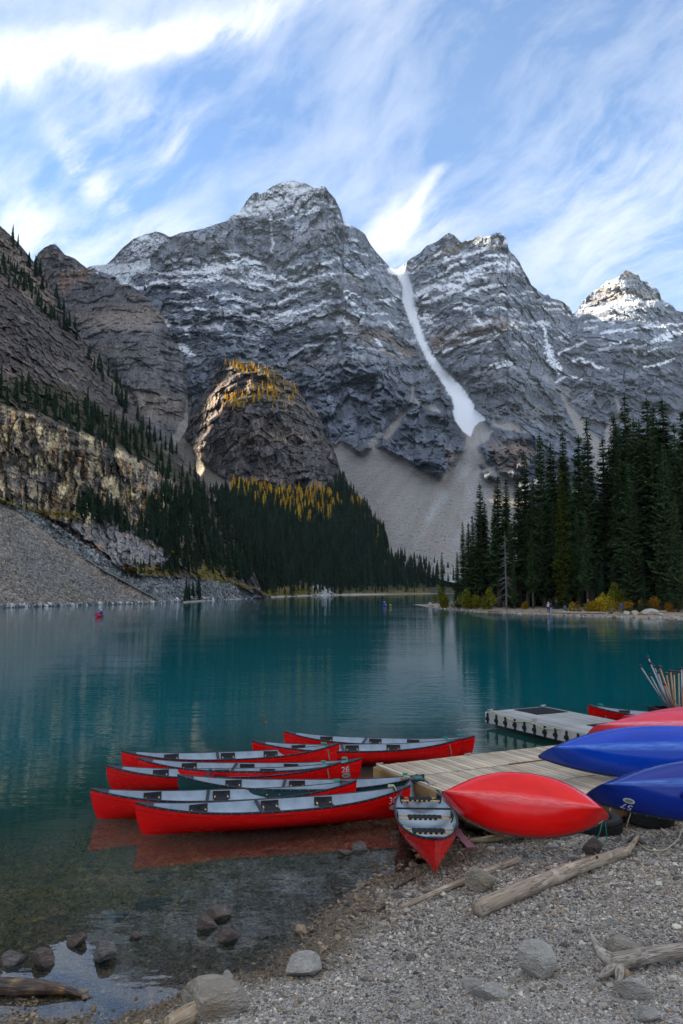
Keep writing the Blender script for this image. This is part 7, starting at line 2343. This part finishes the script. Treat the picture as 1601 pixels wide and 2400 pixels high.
def stand(px, bk): return on_point(px, row_y(px, bk))
person('person in a pale pink top and white hat standing on the right beach', stand(1286, 3.4), 0.3, cloth('pale_top', (0.60, 0.45, 0.58), (0.03, 0.03, 0.04)), h=1.78, cap=M_HATW)
person('person in a black jacket and light blue jeans standing on the right beach', stand(1292, 2.6), 2.9, cloth('black_top', (0.02, 0.02, 0.03), (0.18, 0.36, 0.62)), h=1.70, pack=M_PACKD)
person('person in a blue jacket standing alone near the right edge of the beach', stand(1456, 5.0), 3.0, cloth('blue_top', (0.03, 0.10, 0.22), (0.10, 0.11, 0.13)), h=1.78, pack=M_PACKB)
person('person in grey walking under the trees behind the yellow bush', stand(1379, 12.5), 1.2, cloth('grey_top', (0.16, 0.19, 0.24), (0.10, 0.14, 0.22)), 'walk', h=1.80, cap=M_HATL)
person('person in teal sitting on the bank right of the standing pair', stand(1325, 8.5), 0.4, cloth('teal_top', (0.02, 0.20, 0.28), (0.03, 0.03, 0.04), waist=0.35, neck=0.86, hairline=1.05), 'sit')
person('person in dark red standing in the shade of the trees', stand(1305, 13.0), 2.0, cloth('red_top', (0.16, 0.03, 0.035), (0.03, 0.035, 0.05)), h=1.72, pack=M_PACKB)

# paddlers out on the lake
def afloat(px, py, heading, hm, label, crew):
    p = at_z(px, py, 0.0)
    r = make_canoe(hm, label)
    r.rotation_euler = (0, 0, math.radians(heading)); r.location = p + Vector((0, 0, -0.08)); r.scale = (1.05, 1.05, 1.05)
    bpy.context.view_layer.update()
    for (x, mt, lb, cap, face) in crew:
        q = world_pt(r, x, 0, 0.02)
        person(lb, q, math.radians(heading) + face, mt, 'sit', cap=cap)
    return r


def seated(name, top): return cloth(name, top, (0.03, 0.03, 0.05), waist=0.36, neck=0.86, hairline=1.05)
cA = afloat(233, 1445.5, 97, M_RED, 'small red canoe with paddlers out near the left talus slope', [(1.0, seated('blue_vest', (0.02, 0.10, 0.50)), 'paddler in a blue jacket and white hat in the far red canoe', M_HATW, PI / 2), (0.1, seated('black_vest', (0.02, 0.02, 0.025)), 'paddler in black in the middle of the far red canoe', None, PI / 2), (-0.9, seated('lilac_vest', (0.22, 0.12, 0.32)), 'paddler in purple in the far red canoe', None, PI / 2)])
cB = afloat(901, 1421, 80, M_BLUE, 'small blue canoe with two paddlers in the middle of the lake', [(0.9, seated('pink_vest', (0.50, 0.16, 0.16)), 'paddler in a pink vest and white cap in the far blue canoe', M_HATL, PI / 2), (-0.6, seated('navy_vest', (0.02, 0.03, 0.22)), 'paddler in navy with a pale hat in the far blue canoe', M_HATW, PI / 2)])
M_YEL = simple('yellow_blade', (0.80, 0.62, 0.02), 0.5)
pp = world_pt(cB, -0.6, -0.5, 0.5)
pd = empty('paddle', pp); tag(pd, 'paddle with a yellow blade held beside the far blue canoe', 'paddle')
part('shaft', tube_mesh('shaft', [(-0.5, 0, 0.35), (0.75, 0, -0.05)], 0.02, M_BLACK, 6), pd)
o = part('blade', boxes_mesh('blade', [(0, 0, 0, 0.46, 0.04, 0.22)], M_YEL, 0.015), pd); o.location = (0.95, 0, -0.12); o.rotation_euler = (0, 0.3, 0)

# ------------------------------------------------------------------ thin mountain air
hm, ht, hout = new_mat('haze')
pv = ht.node('ShaderNodeVolumePrincipled')
ht.put(pv, 'Color', (0.66, 0.82, 1.0)); ht.put(pv, 'Density', 0.00003); ht.put(pv, 'Anisotropy', 0.2)
ht.l.new(pv.outputs[0], hout.inputs['Volume'])
hz = mesh_np('haze', box_v(-150, 1500, 950, 4200, 4600, 1940)[0], np.array(box_v(0, 0, 0, 1, 1, 1)[1]), hm)
hz['kind'] = 'stuff'
